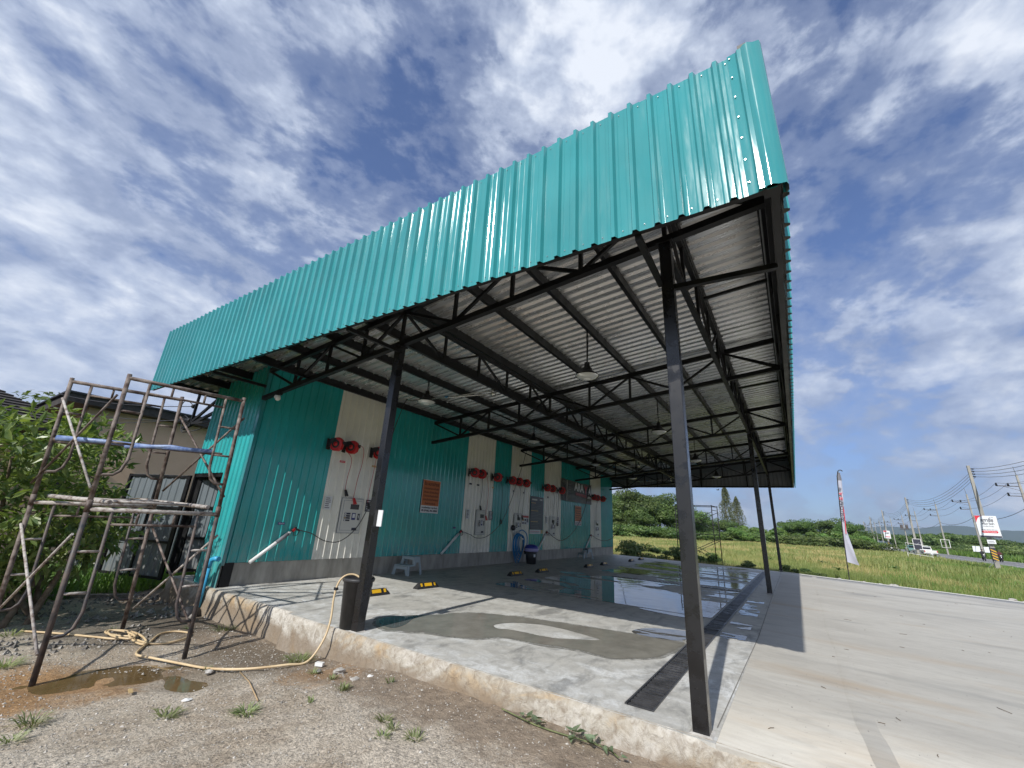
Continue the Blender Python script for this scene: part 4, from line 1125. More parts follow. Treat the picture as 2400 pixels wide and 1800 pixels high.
cord('thin red cord with black clip hanging left on the nearest cream stripe', [(1.95,7.48,2.66), (2.20,7.60,2.50), (2.24,7.70,2.1), (2.25,7.72,1.84)])
cord('thin red cord with red clip looping down to the nearest coin panel', [(2.02,7.38,2.82), (2.34,7.45,2.80), (2.50,7.60,2.5), (2.52,7.70,2.1), (2.51,7.72,1.68)], redclip=True)
cord('thin red cord dropping from the reel half hidden by the post', [(2.80,7.50,2.66), (2.86,7.6,2.3), (2.90,7.70,1.8), (2.93,7.72,1.60)])
cord('dark cord hanging straight in the middle of the second cream stripe', [(7.05,7.5,2.66), (7.35,7.68,2.4), (7.33,7.72,1.80)], material='black_rubber')
cord('cord looping down the right of the second cream stripe', [(7.05,7.36,2.82), (7.5,7.6,2.6), (7.72,7.70,2.2), (7.68,7.72,1.50)], redclip=True)
cord('cord hanging on the turquoise strip after the second cream stripe', [(8.05,7.5,2.66), (8.50,7.68,2.4), (8.55,7.72,1.42)], material='black_rubber')
cord('left cord hanging on the third cream stripe', [(9.3,7.5,2.66), (9.70,7.68,2.4), (9.66,7.72,1.62)], material='black_rubber')
cord('right cord hanging on the third cream stripe', [(9.75,7.5,2.66), (9.98,7.68,2.4), (9.95,7.72,1.60)], material='black_rubber')
cord('dark cord hanging on the fourth cream stripe', [(11.95,7.5,2.66), (12.42,7.68,2.4), (12.42,7.72,1.50)], material='black_rubber')
cord('right cord hanging on the fourth cream stripe', [(12.05,7.4,2.80), (12.8,7.66,2.4), (12.8,7.72,1.45)], material='black_rubber')
cord('cord hanging on the farthest cream stripe', [(16.9,7.5,2.66), (17.1,7.68,2.3), (17.15,7.72,1.60)], material='black_rubber')

# ------------------------------------------------------------------ coin panels, posters, signs on the wall
YF = YW-0.028
def rect(name, x0, x1, z0, z1, material, parent, y=YF-0.012, th=0.012, label=None):
    return part(name, MB().box(((x0+x1)/2, y+th/2, (z0+z1)/2), (x1-x0, th, z1-z0)), material, parent, label)
def panel(x0, x1, label, detail=2):
    z0, z1 = 0.91, 1.67; w = x1-x0
    t = thing('coin_panel', label, 'control panel', (x0, YF, z0), group='coin operated wash panels on the cream stripes')
    rect('outer_frame', x0, x1, z0, z1, 'panel_seam', t, YF-0.010, 0.010)
    rect('backing', x0+0.012, x1-0.012, z0+0.012, z1-0.012, 'panel_white', t, YF-0.014, 0.012)
    rect('seam', x0+w*0.10, x1-w*0.07, z0+0.06, z1-0.05, 'panel_seam', t, YF-0.016, 0.012)
    rect('face', x0+w*0.115, x1-w*0.085, z0+0.068, z1-0.058, 'panel_white', t, YF-0.019, 0.012)
    y = YF-0.026
    rect('display', x0+w*0.42, x0+w*0.80, z1-0.24, z1-0.13, 'display_dark', t, y, 0.012)
    for i, (bz_, col) in enumerate(((1.36, 'white_print'), (1.31, 'white_print'), (1.265, 'tan_print'), (1.215, 'white_print'))):
        b_ = rect('button_row', x0+w*0.20, x0+w*0.46, bz_-0.045, bz_-0.012, 'dark_ink', t, y, 0.010)
        rect('button', x0+w*0.21, x0+w*0.27, bz_-0.040, bz_-0.017, col, b_, y-0.004, 0.006)
    s_ = rect('sticker', x0+w*0.54, x0+w*0.70, 1.20, 1.35, 'navy_print', t, y, 0.010)
    rect('picture', x0+w*0.565, x0+w*0.675, 1.245, 1.33, 'white_print', s_, y-0.003, 0.005)
    rect('coin_slot', x0+w*0.80, x0+w*0.89, 1.20, 1.34, 'dark_ink', t, y, 0.010)
    rect('slot_plate', x0+w*0.83, x0+w*0.86, 1.24, 1.31, 'stainless', t, y-0.003, 0.006)
    rect('name_plate', x0+w*0.62, x0+w*0.84, 1.005-0.03, 1.03, 'dark_ink', t, y, 0.009)
    return t
panel(2.235, 2.83, 'coin operated wash panel on the nearest cream stripe')
panel(7.20, 7.70, 'coin operated wash panel on the second cream stripe')
panel(9.45, 9.95, 'narrow coin panel on the third cream stripe above the blue hose')
panel(12.15, 12.70, 'coin operated wash panel on the fourth cream stripe')
panel(17.0, 17.62, 'coin operated wash panel on the farthest cream stripe')
def paper(x0, x1, z0, z1, label, lines=5, material='white_print', ink='grey_ink', cat='notice', name='paper_notice'):
    t = thing(name, label, cat, (x0, YF, z0))
    rect('sheet', x0, x1, z0, z1, material, t, YF-0.006, 0.006)
    for i in range(lines):
        zz = z1-(z1-z0)*(0.14+0.72*i/max(1, lines-1)); h = (z1-z0)*0.018+0.004
        rect('text_line', x0+(x1-x0)*0.12, x0+(x1-x0)*R.uniform(0.6, 0.9), zz-h, zz+h, ink, t, YF-0.008, 0.004)
    return t
paper(1.82, 1.995, 1.39, 1.67, 'white paper notice left of the nearest coin panel', 6)
paper(6.70, 6.86, 1.38, 1.66, 'white paper notice left of the second coin panel', 6)
paper(11.85, 12.0, 1.38, 1.66, 'white paper notice left of the fourth coin panel', 6)
paper(2.905, 3.105, 1.40, 1.665, 'black instruction card right of the nearest coin panel', 6, 'dark_ink', 'white_print', 'card', 'instruction_card')
paper(7.92, 8.10, 1.38, 1.66, 'black instruction card right of the second coin panel', 6, 'grey_ink', 'white_print', 'card', 'instruction_card')
paper(12.86, 13.02, 1.32, 1.66, 'grey instruction card right of the fourth coin panel', 4, 'grey_ink', 'white_print', 'card', 'instruction_card')
def tagplate(x, z, material, label, w=0.14, h=0.045, txt=None):
    o = rect('tag_plate', x-w/2, x+w/2, z-h/2, z+h/2, material, None, YF-0.006, 0.006)
    tag(o, label, 'sign')
    if txt: text_obj(txt, h*0.8, 'white_print', o, (x, YF-0.008, z), (1,0,0), (0,0,1), name='lettering', width=w*0.75)
tagplate(2.075, 2.45, 'red_print', 'small dark red name tag under the nearest reels', txt='น้ำยา')
tagplate(0.975, 1.075, 'navy_print', 'small blue name tag above the nearest spray gun', txt='ฉีดน้ำ')
tagplate(2.975, 2.465, 'tan_print', 'small yellowish tag under the reel beside the post')
tagplate(6.80, 2.44, 'dark_ink', 'left dark tag under the reels of the second cream stripe', 0.12, 0.05)
tagplate(7.19, 2.44, 'dark_ink', 'right dark tag under the reels of the second cream stripe', 0.13, 0.05)
tagplate(8.03, 2.44, 'tan_print', 'pale tag under the single reel of the second cream stripe', 0.10, 0.045)
tagplate(9.35, 2.44, 'dark_ink', 'left dark tag under the reels of the third cream stripe', 0.08, 0.06)
tagplate(10.05, 2.44, 'dark_ink', 'right dark tag under the reels of the third cream stripe', 0.07, 0.06)
tagplate(12.0, 2.42, 'dark_ink', 'dark tag under the reels of the fourth cream stripe', 0.10, 0.07)
tagplate(6.20, 1.10, 'navy_print', 'small blue tag above the second spray gun', 0.12, 0.045)

def orange_sign(x0, x1, z0, zs, z1, label, full=True):
    t = thing('rules_sign', label, 'sign', (x0, YF, z0))
    rect('board', x0, x1, z0, z1, 'white_print', t, YF-0.016, 0.014)
    rect('orange_field', x0+0.012, x1-0.012, zs, z1-0.012, 'orange_print', t, YF-0.018, 0.008)
    part('edge_strip', MB().box((x0-0.006, YF-0.004, (z0+z1)/2), (0.012, 0.024, z1-z0)), 'black_steel', t)
    yy = YF-0.0185; w = x1-x0; H = z1-zs; cx_ = (x0+x1)/2
    text_obj('ขั้นตอนการล้างรถ', H*0.17, 'brown_ink', t, (cx_, yy, z1-H*0.16), (1,0,0), (0,0,1), width=w*0.84, bold=0.004)
    for i, s_ in enumerate(['1.โปรดสอบถามราคาน้ำยาล้าง', 'ไม่รับแลก (ไม่ทอนเหรียญ)', '2.โปรดถอดวัสดุก่อนฉีดน้ำ', '3.โปรดล้างรถในช่องจอดรถ', 'ด้วยค่ะ ขอบคุณค่ะ']):
        text_obj(s_, H*0.095, 'brown_ink', t, (cx_, yy, z1-H*(0.34+0.145*i)), (1,0,0), (0,0,1), width=w*(0.85 if i < 4 else 0.6), bold=0.002)
    text_obj('หากเครื่องมีปัญหา กรุณาติดต่อ', (zs-z0)*0.28, 'dark_ink', t, (cx_, YF-0.0165, z0+(zs-z0)*0.70), (1,0,0), (0,0,1), width=w*0.88, bold=0.002)
    text_obj('081-074402, 096-100000', (zs-z0)*0.36, 'dark_ink', t, (cx_, YF-0.0165, z0+(zs-z0)*0.30), (1,0,0), (0,0,1), width=w*0.88, bold=0.003)
orange_sign(4.70, 5.405, 1.465, 1.66, 2.352, 'orange and white rules sign on the wide turquoise wall near the first post')
orange_sign(14.66, 15.37, 1.385, 1.56, 2.256, 'orange and white rules sign below the grey banner')

ps = thing('price_poster', 'tall slate grey price poster right of the third cream stripe', 'poster', (10.6, YF, 0.97))
rect('sheet', 10.60, 11.62, 1.13, 2.37, 'poster_slate', ps, YF-0.008, 0.008)
rect('footer_sheet', 10.60, 11.45, 0.975, 1.125, 'white_print', ps, YF-0.008, 0.008)
rect('yellow_sticker', 11.47, 11.62, 0.99, 1.12, 'tan_print', ps, YF-0.008, 0.008)
for i in range(17):
    zz = 2.12-i*0.058
    if i in (0, 5, 12): rect('heading_bar', 10.66, 10.66+R.uniform(0.3, 0.55), zz-0.014, zz+0.014, 'tan_print', ps, YF-0.010, 0.004)
    else: rect('text_line', 10.68, 10.68+R.uniform(0.45, 0.85), zz-0.008, zz+0.008, 'wire_grey', ps, YF-0.010, 0.004)
rect('title', 10.68, 11.10, 2.22, 2.28, 'white_print', ps, YF-0.010, 0.004); rect('logo', 11.30, 11.50, 2.24, 2.30, 'white_print', ps, YF-0.010, 0.004)
rect('text_line', 10.64, 11.35, 1.06, 1.075, 'pink_print', ps, YF-0.010, 0.004); rect('text_line', 10.64, 11.35, 1.02, 1.035, 'grey_ink', ps, YF-0.010, 0.004)
pp = thing('photo_poster', 'small photo poster with brown heading right of the third coin panel', 'poster', (10.0, YF, 1.3))
rect('sheet', 10.0, 10.49, 1.30, 1.63, 'white_print', pp, YF-0.006, 0.006); rect('heading_bar', 10.01, 10.48, 1.54, 1.62, 'lamp_red', pp, YF-0.008, 0.004)
for (a, b, c, d, m_) in ((0.02, 0.16, 0.12, 0.21, 'tan_print'), (0.20, 0.30, 0.12, 0.20, 'dark_ink'), (0.34, 0.46, 0.08, 0.22, 'grey_ink'), (0.03, 0.15, 0.02, 0.08, 'dark_ink'), (0.19, 0.32, 0.02, 0.08, 'grey_ink')):
    rect('picture', 10.0+a, 10.0+b, 1.30+c, 1.30+d, m_, pp, YF-0.008, 0.004)

# vinyl banner, slightly wavy
bn = thing('vinyl_banner', 'wrinkled dark grey vinyl banner lettered ARAYA hung high on the wall', 'banner', (13.2, YF, 2.4))
wb = MB(); nx, nz = 60, 16
for j in range(nz+1):
    for i in range(nx+1):
        x = 13.16+3.40*i/nx; z = 2.40+0.96*j/nz - 0.03*math.sin(i/nx*math.pi)*(j/nz) + 0.012*noise.noise(Vector((i*0.15, j*0.4, 2)))
        wb.v.append((x, YF-0.02-0.02*(noise.noise(Vector((i*0.10, j*0.5, 0)))+0.6)-0.01*math.sin(i*0.3+j*0.8)*0.5, z))
for j in range(nz):
    for i in range(nx):
        a = j*(nx+1)+i; wb.f.append((a, a+1, a+nx+2, a+nx+1)); wb.sm.append(True)
part('cloth', wb, 'banner_grey', bn)
ys_ = YF-0.058
text_obj('ARA', 0.50, 'white_print', bn, (15.02, ys_, 3.08), (1,0,-0.03), (0,0,1), width=1.10, bold=0.022)
text_obj('Y', 0.50, 'red_print', bn, (15.82, ys_, 3.03), (1,0,-0.03), (0,0,1), width=0.42, bold=0.02)
text_obj('A', 0.50, 'white_print', bn, (16.25, ys_, 3.02), (1,0,-0.03), (0,0,1), width=0.40, bold=0.022)
text_obj('CARWASH PRODUCTS', 0.16, 'pink_print', bn, (15.25, ys_, 2.76), (1,0,-0.04), (0,0,1), width=1.25, bold=0.012)
rect('white_label', 16.0, 16.48, 2.66, 2.77, 'white_print', bn, ys_, 0.004)
for i in range(4): rect('text_line', 13.82, 14.12, 2.80+i*0.11, 2.83+i*0.11, 'grey_ink', bn, ys_, 0.004)
part('batten', MB().beam((13.72, YF-0.06, 3.34), (13.66, YF-0.06, 2.40), 0.03, 0.012), 'white_paint', bn)
part('rope', MB().tube([(13.20, YF-0.04, 3.30), (13.52, YF-0.05, 2.95), (13.66, YF-0.05, 2.85)], 0.008, 5).tube([(16.0, YF-0.06, 3.0), (16.5, YF-0.06, 3.36)], 0.012, 5), 'black_rubber', bn)
pl = thing('post_notice', 'blank bright plate fixed to the side of the left front post', 'plate', (0, 3.7, 1.3))
part('plate', MB().box((0.0, 3.735, 1.30), (0.008, 0.09, 0.20)), 'white_print', pl); part('bracket', MB().box((0.006, 3.77, 1.30), (0.006, 0.05, 0.05)), 'black_steel', pl)
p2 = thing('post_notice', 'long white sticker strip on the third post', 'sticker', (9.45, 0, 1.2))
part('strip', MB().box((9.41, -0.0585, 1.75), (0.05, 0.003, 1.15)), 'white_print', p2); part('strip_edge', MB().box((9.45, -0.0585, 1.75), (0.012, 0.003, 1.1)), 'wire_grey', p2)

# blue hose coil on the wall
bh = thing('blue_hose', 'coiled blue washing hose hanging on the third cream stripe', 'hose', (9.65, 7.6, 1.1))
tb = MB()
for k in range(6):
    rx = 0.42-0.022*k+R.uniform(-.02, .02); rz_ = 0.50-0.045*k; cz = 0.98-rz_-0.05*k*0.2
    if k == 5: rx, rz_ = 0.22, 0.30; cz = 0.62
    pts = [(9.70+rx*math.sin(a)*(0.75+0.25*math.cos(a)) + 0.01*k, YW-0.10-0.022*k, cz+rz_*math.cos(a)) for a in [2*math.pi*i/36 for i in range(36)]]
    tb.tube(pts, 0.017, 8, close=True)
tb.tube(sagpath([(9.62,7.60,1.06), (9.72,7.52,1.10), (9.95,7.48,0.95), (10.02,7.5,0.6), (9.98,7.55,0.42)]), 0.019, 8)
part('coils', tb, 'blue_plastic', bh)
part('hook', MB().cyl((9.63, YW-0.02, 1.02), (9.63, YW-0.24, 1.03), 0.025).box((9.63, YW-0.03, 0.98), (0.10, 0.03, 0.14)), 'white_plastic', bh)
part('tie', MB().box((9.85, YW-0.17, 0.80), (0.14, 0.07, 0.06)), 'white_plastic', bh)
part('nozzle', MB().beam((9.98,7.55,0.42), (10.03,7.56,0.30), 0.05, 0.06), 'dark_plastic', bh)
vk = thing('vacuum_socket', 'round black socket cap on the third cream stripe', 'socket', (9.40, YF, 1.16))
part('cap', MB().lathe([(0.0, -0.09), (0.07, -0.088), (0.095, -0.05), (0.10, 0.0)], (9.40, YF, 1.16), 18, 'Y'), 'dark_plastic', vk)
part('nozzle', MB().cyl((9.40, YF-0.03, 1.08), (9.37, YF-0.05, 1.0), 0.03), 'white_plastic', vk)

# ------------------------------------------------------------------ floor items
def stool(label, loc, rz, scale=1.0):
    t = thing('step_stool', label, 'stool', loc, rz, group='grey plastic step stools by the wall')
    # two step stool: low step in front (-x), high step behind, splayed legs
    def board(x0, x1, y0, y1, z, th): return MB().box(((x0+x1)/2, (y0+y1)/2, z), (x1-x0, y1-y0, th))
    part('upper_step', board(0.02, 0.26, -0.19, 0.19, 0.395, 0.03), 'grey_plastic', t, world=False, bevel=0.01)
    part('lower_step', board(-0.20, 0.04, -0.20, 0.20, 0.215, 0.025), 'grey_plastic', t, world=False, bevel=0.008)
    for sy in (-1, 1):
        prof = [(0.05, 0.39), (0.23, 0.39), (0.30, 0.0), (0.24, 0.0), (0.20, 0.28), (0.09, 0.28), (0.05, 0.20), (-0.16, 0.20), (-0.19, 0.0), (-0.245, 0.0), (-0.20, 0.225), (0.0, 0.225)]
        m = MB(); m.prism(prof, sy*0.185-0.012, sy*0.185+0.012, 'Y')
        m.v = [(x, y+sy*0.05*(0.4-z)/0.4, z) for x, y, z in m.v]
        part('side_panel', m, 'grey_plastic', t, world=False)
    fr_ = MB()
    fr_.prism([(-0.20, 0.20), (0.20, 0.20), (0.225, 0.0), (0.17, 0.0), (0.14, 0.135), (-0.14, 0.135), (-0.17, 0.0), (-0.225, 0.0)], -0.235, -0.215, 'X')
    part('front_apron', fr_, 'grey_plastic', t, world=False)
    rp_ = MB(); rp_.prism([(-0.19, 0.385), (0.19, 0.385), (0.20, 0.21), (0.15, 0.21), (0.13, 0.34), (-0.13, 0.34), (-0.15, 0.21), (-0.20, 0.21)], 0.018, 0.036, 'X')
    part('riser', rp_, 'grey_plastic', t, world=False)
    t.scale = (scale,)*3
    return t
stool('grey plastic step stool standing against the wide turquoise wall', (4.12, 7.38, 0), rad(8))
stool('dirty grey step stool under the farthest spray gun', (14.95, 7.38, 0), rad(-30))
part('grime_cloth', MB().box((0.05, -0.10, 0.40), (0.16, 0.12, 0.03)), 'cloth_dark', bpy.data.objects['step_stool.001'], world=False)

def stop_build():
    t = thing('wheel_stop', '', 'wheel stop', (0,0,0)); t['group'] = 'rubber wheel stops on the wash floor'
    w = 0.285
    m = MB(); sec = [(-0.075, 0), (0.075, 0), (0.06, 0.05), (0.03, 0.10), (-0.03, 0.10), (-0.06, 0.05)]
    # body along X, bevelled ends
    for x, k in ((-w, 0.55), (-w+0.06, 1.0), (w-0.06, 1.0), (w, 0.55)):
        for (y, z) in sec: m.v.append((x if z < 0.01 else x*(1-0.06*(z > 0.06)), y, z*k))
    n6 = len(sec)
    for i in range(3):
        for k in range(n6):
            l = (k+1) % n6; m.f.append((i*n6+k, (i+1)*n6+k, (i+1)*n6+l, i*n6+l)); m.sm.append(False)
    m.f += [tuple(range(n6))[::-1][::-1], tuple(3*n6+k for k in range(n6))[::-1]]; m.sm += [False]*2
    part('body', m, 'black_rubber', t, world=False)
    def refl(x0, x1, y_s=-1):
        q = MB(); a = (y_s*0.0625, 0.045); b = (y_s*0.033, 0.097)
        q.add([(x0, a[0]+y_s*0.004, a[1]), (x1, a[0]+y_s*0.004, a[1]), (x1, b[0]+y_s*0.004, b[1]), (x0, b[0]+y_s*0.004, b[1]), (x0, a[0], a[1]), (x1, a[0], a[1]), (x1, b[0], b[1]), (x0, b[0], b[1])],
              [(0,1,2,3), (0,4,5,1), (1,5,6,2), (2,6,7,3), (3,7,4,0)]); return q
    part('reflector', refl(-0.095, 0.095), 'yellow_reflector', t, world=False)
    part('reflector', refl(-0.20, -0.155), 'yellow_reflector', t, world=False)
    part('reflector', refl(0.155, 0.20), 'yellow_reflector', t, world=False)
    return t
s0 = stop_build()
stops = [(1.70, 5.60, 'in the sun behind the grey bin'), (3.03, 5.64, 'in the sun between the bin and the shaded floor'), (6.50, 5.72, 'left one at the edge of the flooded bay'), (7.95, 5.70, 'right one at the edge of the flooded bay'),
         (11.0, 5.52, 'left one beyond the flooded bay'), (12.55, 5.56, 'right one beyond the flooded bay'), (15.75, 5.52, 'left one of the farthest pair'), (17.45, 5.60, 'right one of the farthest pair')]
for i, (x, y, l) in enumerate(stops):
    l = f'black wheel stop with yellow reflectors, {l}'
    if i == 0: s0.location = (x, y, 0.001); s0.rotation_euler[2] = rad(-2); s0['label'] = l
    else: copy_tree(s0, l, (x, y, 0.001), rad(R.uniform(-4, 4)))

bi = thing('waste_bin', 'tall charcoal plastic bin standing beside the left front post', 'bin', (0.06, 4.03, 0))
part('body', MB().lathe([(0.0, 0.012), (0.135, 0.012), (0.138, 0.0), (0.145, 0.0), (0.178, 0.52), (0.195, 0.525), (0.20, 0.555), (0.192, 0.565), (0.172, 0.56), (0.168, 0.50), (0.14, 0.05), (0.0, 0.04)], (0.06, 4.03, 0), 28), 'bin_plastic', bi)
part('handle', MB().box((0.06, 3.83, 0.50), (0.10, 0.03, 0.04)).box((0.06, 4.235, 0.50), (0.10, 0.03, 0.04)), 'bin_plastic', bi)
part('liner_bag', MB().lathe([(0.196, 0.545), (0.185, 0.575), (0.15, 0.55), (0.10, 0.50)], (0.06, 4.03, 0), 18), 'dark_plastic', bi)
b2_ = thing('lidded_bin', 'black bin with blue lid and lilac liner by the blue hose', 'bin', (9.93, 7.25, 0))
part('body', MB().lathe([(0.0, 0.0), (0.17, 0.0), (0.22, 0.50), (0.0, 0.50)], (9.93, 7.25, 0), 24), 'bin_plastic', b2_)
part('liner_bag', MB().lathe([(0.222, 0.40), (0.255, 0.42), (0.26, 0.50), (0.225, 0.52)], (9.93, 7.25, 0), 14), 'bag_lilac', b2_)
part('lid', MB().lathe([(0.235, 0.50), (0.245, 0.53), (0.20, 0.60), (0.10, 0.64), (0.0, 0.645)], (9.93, 7.25, 0), 24), 'lid_blue', b2_)
part('sticker', MB().box((9.80, 7.04, 0.28), (0.06, 0.02, 0.09), rz=rad(-30)), 'white_print', b2_)

bgz = lambda x, y: gz(x, y)+0.012
ho = thing('beige_hose', 'beige garden hose winding over the dirt and hooked into the charcoal bin', 'hose', (-1.0, 5.0, -0.3))
hp = [(-2.05,8.0), (-1.85,7.7), (-1.694,7.425), (-1.488,7.023), (-1.411,6.868), (-1.25,6.70), (-1.21,6.48), (-1.16,6.32), (-1.0,6.22), (-0.80,6.30), (-0.66,6.50), (-0.74,6.74), (-0.93,6.74), (-1.15,6.40), (-1.34,6.12), (-1.42,5.92), (-1.36,5.72), (-1.22,5.24), (-1.14,4.86), (-1.03,4.58), (-0.87,4.36), (-0.62,4.18), (-0.42,4.10)]
pts = [(x, y, bgz(x, y)+0.012) for x, y in hp] + [(-0.26, 4.10, -0.10), (-0.185, 4.13, 0.10), (-0.17, 4.16, 0.34), (-0.15, 4.15, 0.50), (-0.09, 4.12, 0.585), (0.0, 4.07, 0.60), (0.06, 4.0, 0.56), (0.10, 3.97, 0.50)]
part('line', MB().tube(sagpath(pts, 8), 0.0125, 8), 'hose_beige', ho)
lp = MB()
for (cx_, cy_, ax, ay, ph, zz) in ((-1.28, 7.02, 0.10, 0.26, 0.3, 0.03), (-1.32, 6.88, 0.09, 0.30, 0.1, 0.045), (-1.22, 6.62, 0.06, 0.36, -0.1, 0.03)):
    q = [(cx_+ax*math.cos(a)*math.cos(ph)-ay*math.sin(a)*math.sin(ph), cy_+ax*math.cos(a)*math.sin(ph)+ay*math.sin(a)*math.cos(ph)) for a in [2*math.pi*i/28 for i in range(28)]]
    lp.tube([(x, y, bgz(x, y)+zz) for x, y in q], 0.0125, 8, close=True)
part('loops', lp, 'hose_beige', ho)
part('twine', MB().box((-0.165, 4.155, 0.44), (0.03, 0.05, 0.03)), 'dark_plastic', ho)

bp = thing('drain_pipe', 'bright blue pvc pipe with elbow at the corner of the building', 'pipe', (-0.08, 7.75, -0.3))
part('riser', MB().tube([(-0.10, 7.80, -0.40), (-0.10, 7.79, 0.34)], 0.034, 12), 'pipe_blue', bp)
part('elbow', MB().tube([(-0.10, 7.79, 0.33), (-0.10, 7.785, 0.40), (-0.095, 7.75, 0.455), (-0.08, 7.69, 0.475), (-0.06, 7.60, 0.475)], 0.041, 12), 'pipe_blue', bp)
part('drain_hose', MB().tube([(-0.05, 7.86, 0.30), (-0.06, 7.86, -0.38)], 0.026, 8), 'black_rubber', bp)
bk = thing('plastic_bag', 'crumpled black bag lying at the foot of the blue pipe', 'bag', (-0.18, 7.78, -0.38))
mm = MB(); mm.lathe([(0, 0.14), (0.07, 0.13), (0.13, 0.08), (0.16, 0.03), (0.15, 0.0), (0, 0.0)], (-0.20, 7.76, -0.39), 14)
mm.v = [(x+0.03*noise.noise(Vector((x*9, y*9, z*9))), y+0.05*noise.noise(Vector((x*7, y*7, 4))), z+0.02*noise.noise(Vector((x*12, y*12, 1)))) for x, y, z in mm.v]
part('bag_body', mm, 'dark_plastic', bk)

# ------------------------------------------------------------------ scaffold in front of the building
def lerp(a, b, t): return Vector(a)*(1-t)+Vector(b)*t
A0, A1 = Vector((-2.302, 5.616, -0.40)), Vector((-2.33, 6.05, 2.85))
B0, B1 = Vector((-1.077, 5.528, -0.40)), Vector((-1.081, 5.793, 2.86))
D0, D1 = Vector((-1.205, 7.254, -0.37)), Vector((-1.441, 7.012, 2.92))
C0, C1 = Vector((-2.43, 7.34, -0.38)), Vector((-2.62, 7.30, 2.89))
scf = thing('scaffold_tower', 'rusty two storey scaffold tower standing on the dirt at the left', 'scaffold', (-1.75, 6.4, -0.4))
def frame(P0, P1, Q0, Q1, name_l, low):
    """one two-storey side: legs P and Q (bottom, top)"""
    f = bpy.data.objects.new('side_frame', None); COL.objects.link(f); f.parent = scf; f.location = P0 - scf.location
    for (a, b) in ((P0, P1), (Q0, Q1)):
        part('lower_leg', MB().tube([a, lerp(a, b, 0.5)], 0.0254, 10), low, f); part('upper_leg', MB().tube([lerp(a, b, 0.5), b], 0.0242, 10), 'rusty_tube', f)
        part('coupling', MB().tube([lerp(a, b, 0.49), lerp(a, b, 0.53)], 0.0300, 10), 'rusty_tube', f)
    def pt(s, t): return lerp(lerp(P0, P1, t), lerp(Q0, Q1, t), s)
    for k, (t0, t1) in enumerate(((0.02, 0.5), (0.52, 0.985))):
        m_ = ('white_spattered_tube' if k == 0 else 'rusty_tube')
        part('top_tube', MB().tube([pt(0, t1), pt(1, t1)], 0.0242, 8), m_, f)
        h = t1-t0
        part('spacer', MB().tube([pt(0.17, t1-0.10*h), pt(0.83, t1-0.10*h)], 0.0149, 6), 'rusty_tube', f)
        for s in (0.36, 0.64): part('stub', MB().tube([pt(s, t1), pt(s, t1-0.10*h)], 0.0139, 6), 'rusty_tube', f)
        for sgn in (0, 1):
            i_ = 0.17 if sgn == 0 else 0.83
            e_ = 0.0 if sgn == 0 else 1.0; c_ = 0.14 if sgn == 0 else 0.86; m2 = 0.05 if sgn == 0 else 0.95
            part('ladder_tube', MB().tube([pt(i_, t1), pt(i_, t0+0.34*h), pt(c_, t0+0.25*h), pt((c_+m2)/2, t0+0.215*h), pt(e_, t0+0.21*h)], 0.0173, 8), 'dark_tube' if k == 0 else 'rusty_tube', f)
            for tt in (0.46, 0.72): part('rung', MB().tube([pt(e_, t0+tt*h), pt(i_, t0+tt*h)], 0.0149, 6), m_, f)
frame(A0, A1, B0, B1, 'near', 'dark_tube')
frame(C0, C1, D0, D1, 'far', 'rusty_tube')
for k, (t0, t1) in enumerate(((0.08, 0.42), (0.57, 0.91))):
    for (P, P_, Q, Q_) in ((A0, A1, C0, C1), (B0, B1, D0, D1)):
        a = lerp(P, P_, t0); b = lerp(Q, Q_, t1); c = lerp(P, P_, t1); d = lerp(Q, Q_, t0)
        e = Vector((0, 0, 0)); off = Vector((-0.03 if P is A0 else 0.03, 0, 0))
        part('cross_brace', MB().tube([a+off, b+off], 0.0149, 6), 'white_spattered_tube' if P is A0 else 'rusty_tube', scf)
        part('cross_brace', MB().tube([c+off*1.9, d+off*1.9], 0.0149, 6), 'white_spattered_tube' if (k == 0) else 'rusty_tube', scf)
deck = thing('scaffold_deck', 'white spattered tube deck frame lying across the middle of the scaffold', 'deck', (-1.8, 6.4, 1.27))
zA, zB, zD, zC = lerp(A0, A1, .52), lerp(B0, B1, .52), lerp(D0, D1, .52), lerp(C0, C1, .52)
def dk(s, t): return lerp(lerp(zA, zB, s), lerp(zC, zD, s), t)+Vector((0,0,0.02))
for s in (0.12, 0.88): part('side_tube', MB().tube([dk(s, -0.03), dk(s, 1.03)], 0.0254, 8), 'white_spattered_tube', deck)
for t in (0.22, 0.46, 0.70): part('cross_tube', MB().tube([dk(0.12, t), dk(0.88, t)], 0.0185, 6), 'white_spattered_tube', deck)
bt = thing('sleeved_pole', 'long pole wrapped in blue sleeve laid across the upper scaffold rungs', 'pole', (-1.8, 6.4, 2.0))
part('pole', MB().tube([(-2.60, 7.05, 2.03), (-1.9, 6.6, 2.045), (-1.12, 5.92, 2.03)], 0.0207, 8), 'rusty_tube', bt)
part('sleeve', MB().tube([(-2.58, 7.03, 2.05), (-2.2, 6.78, 2.06), (-1.7, 6.42, 2.05), (-1.20, 5.99, 2.055)], [0.036, 0.030, 0.026, 0.033], 9).tube([(-2.0, 6.62, 2.02), (-1.6, 6.33, 2.075), (-1.2, 6.0, 2.03)], 0.0254, 8), 'blue_sleeve', bt)
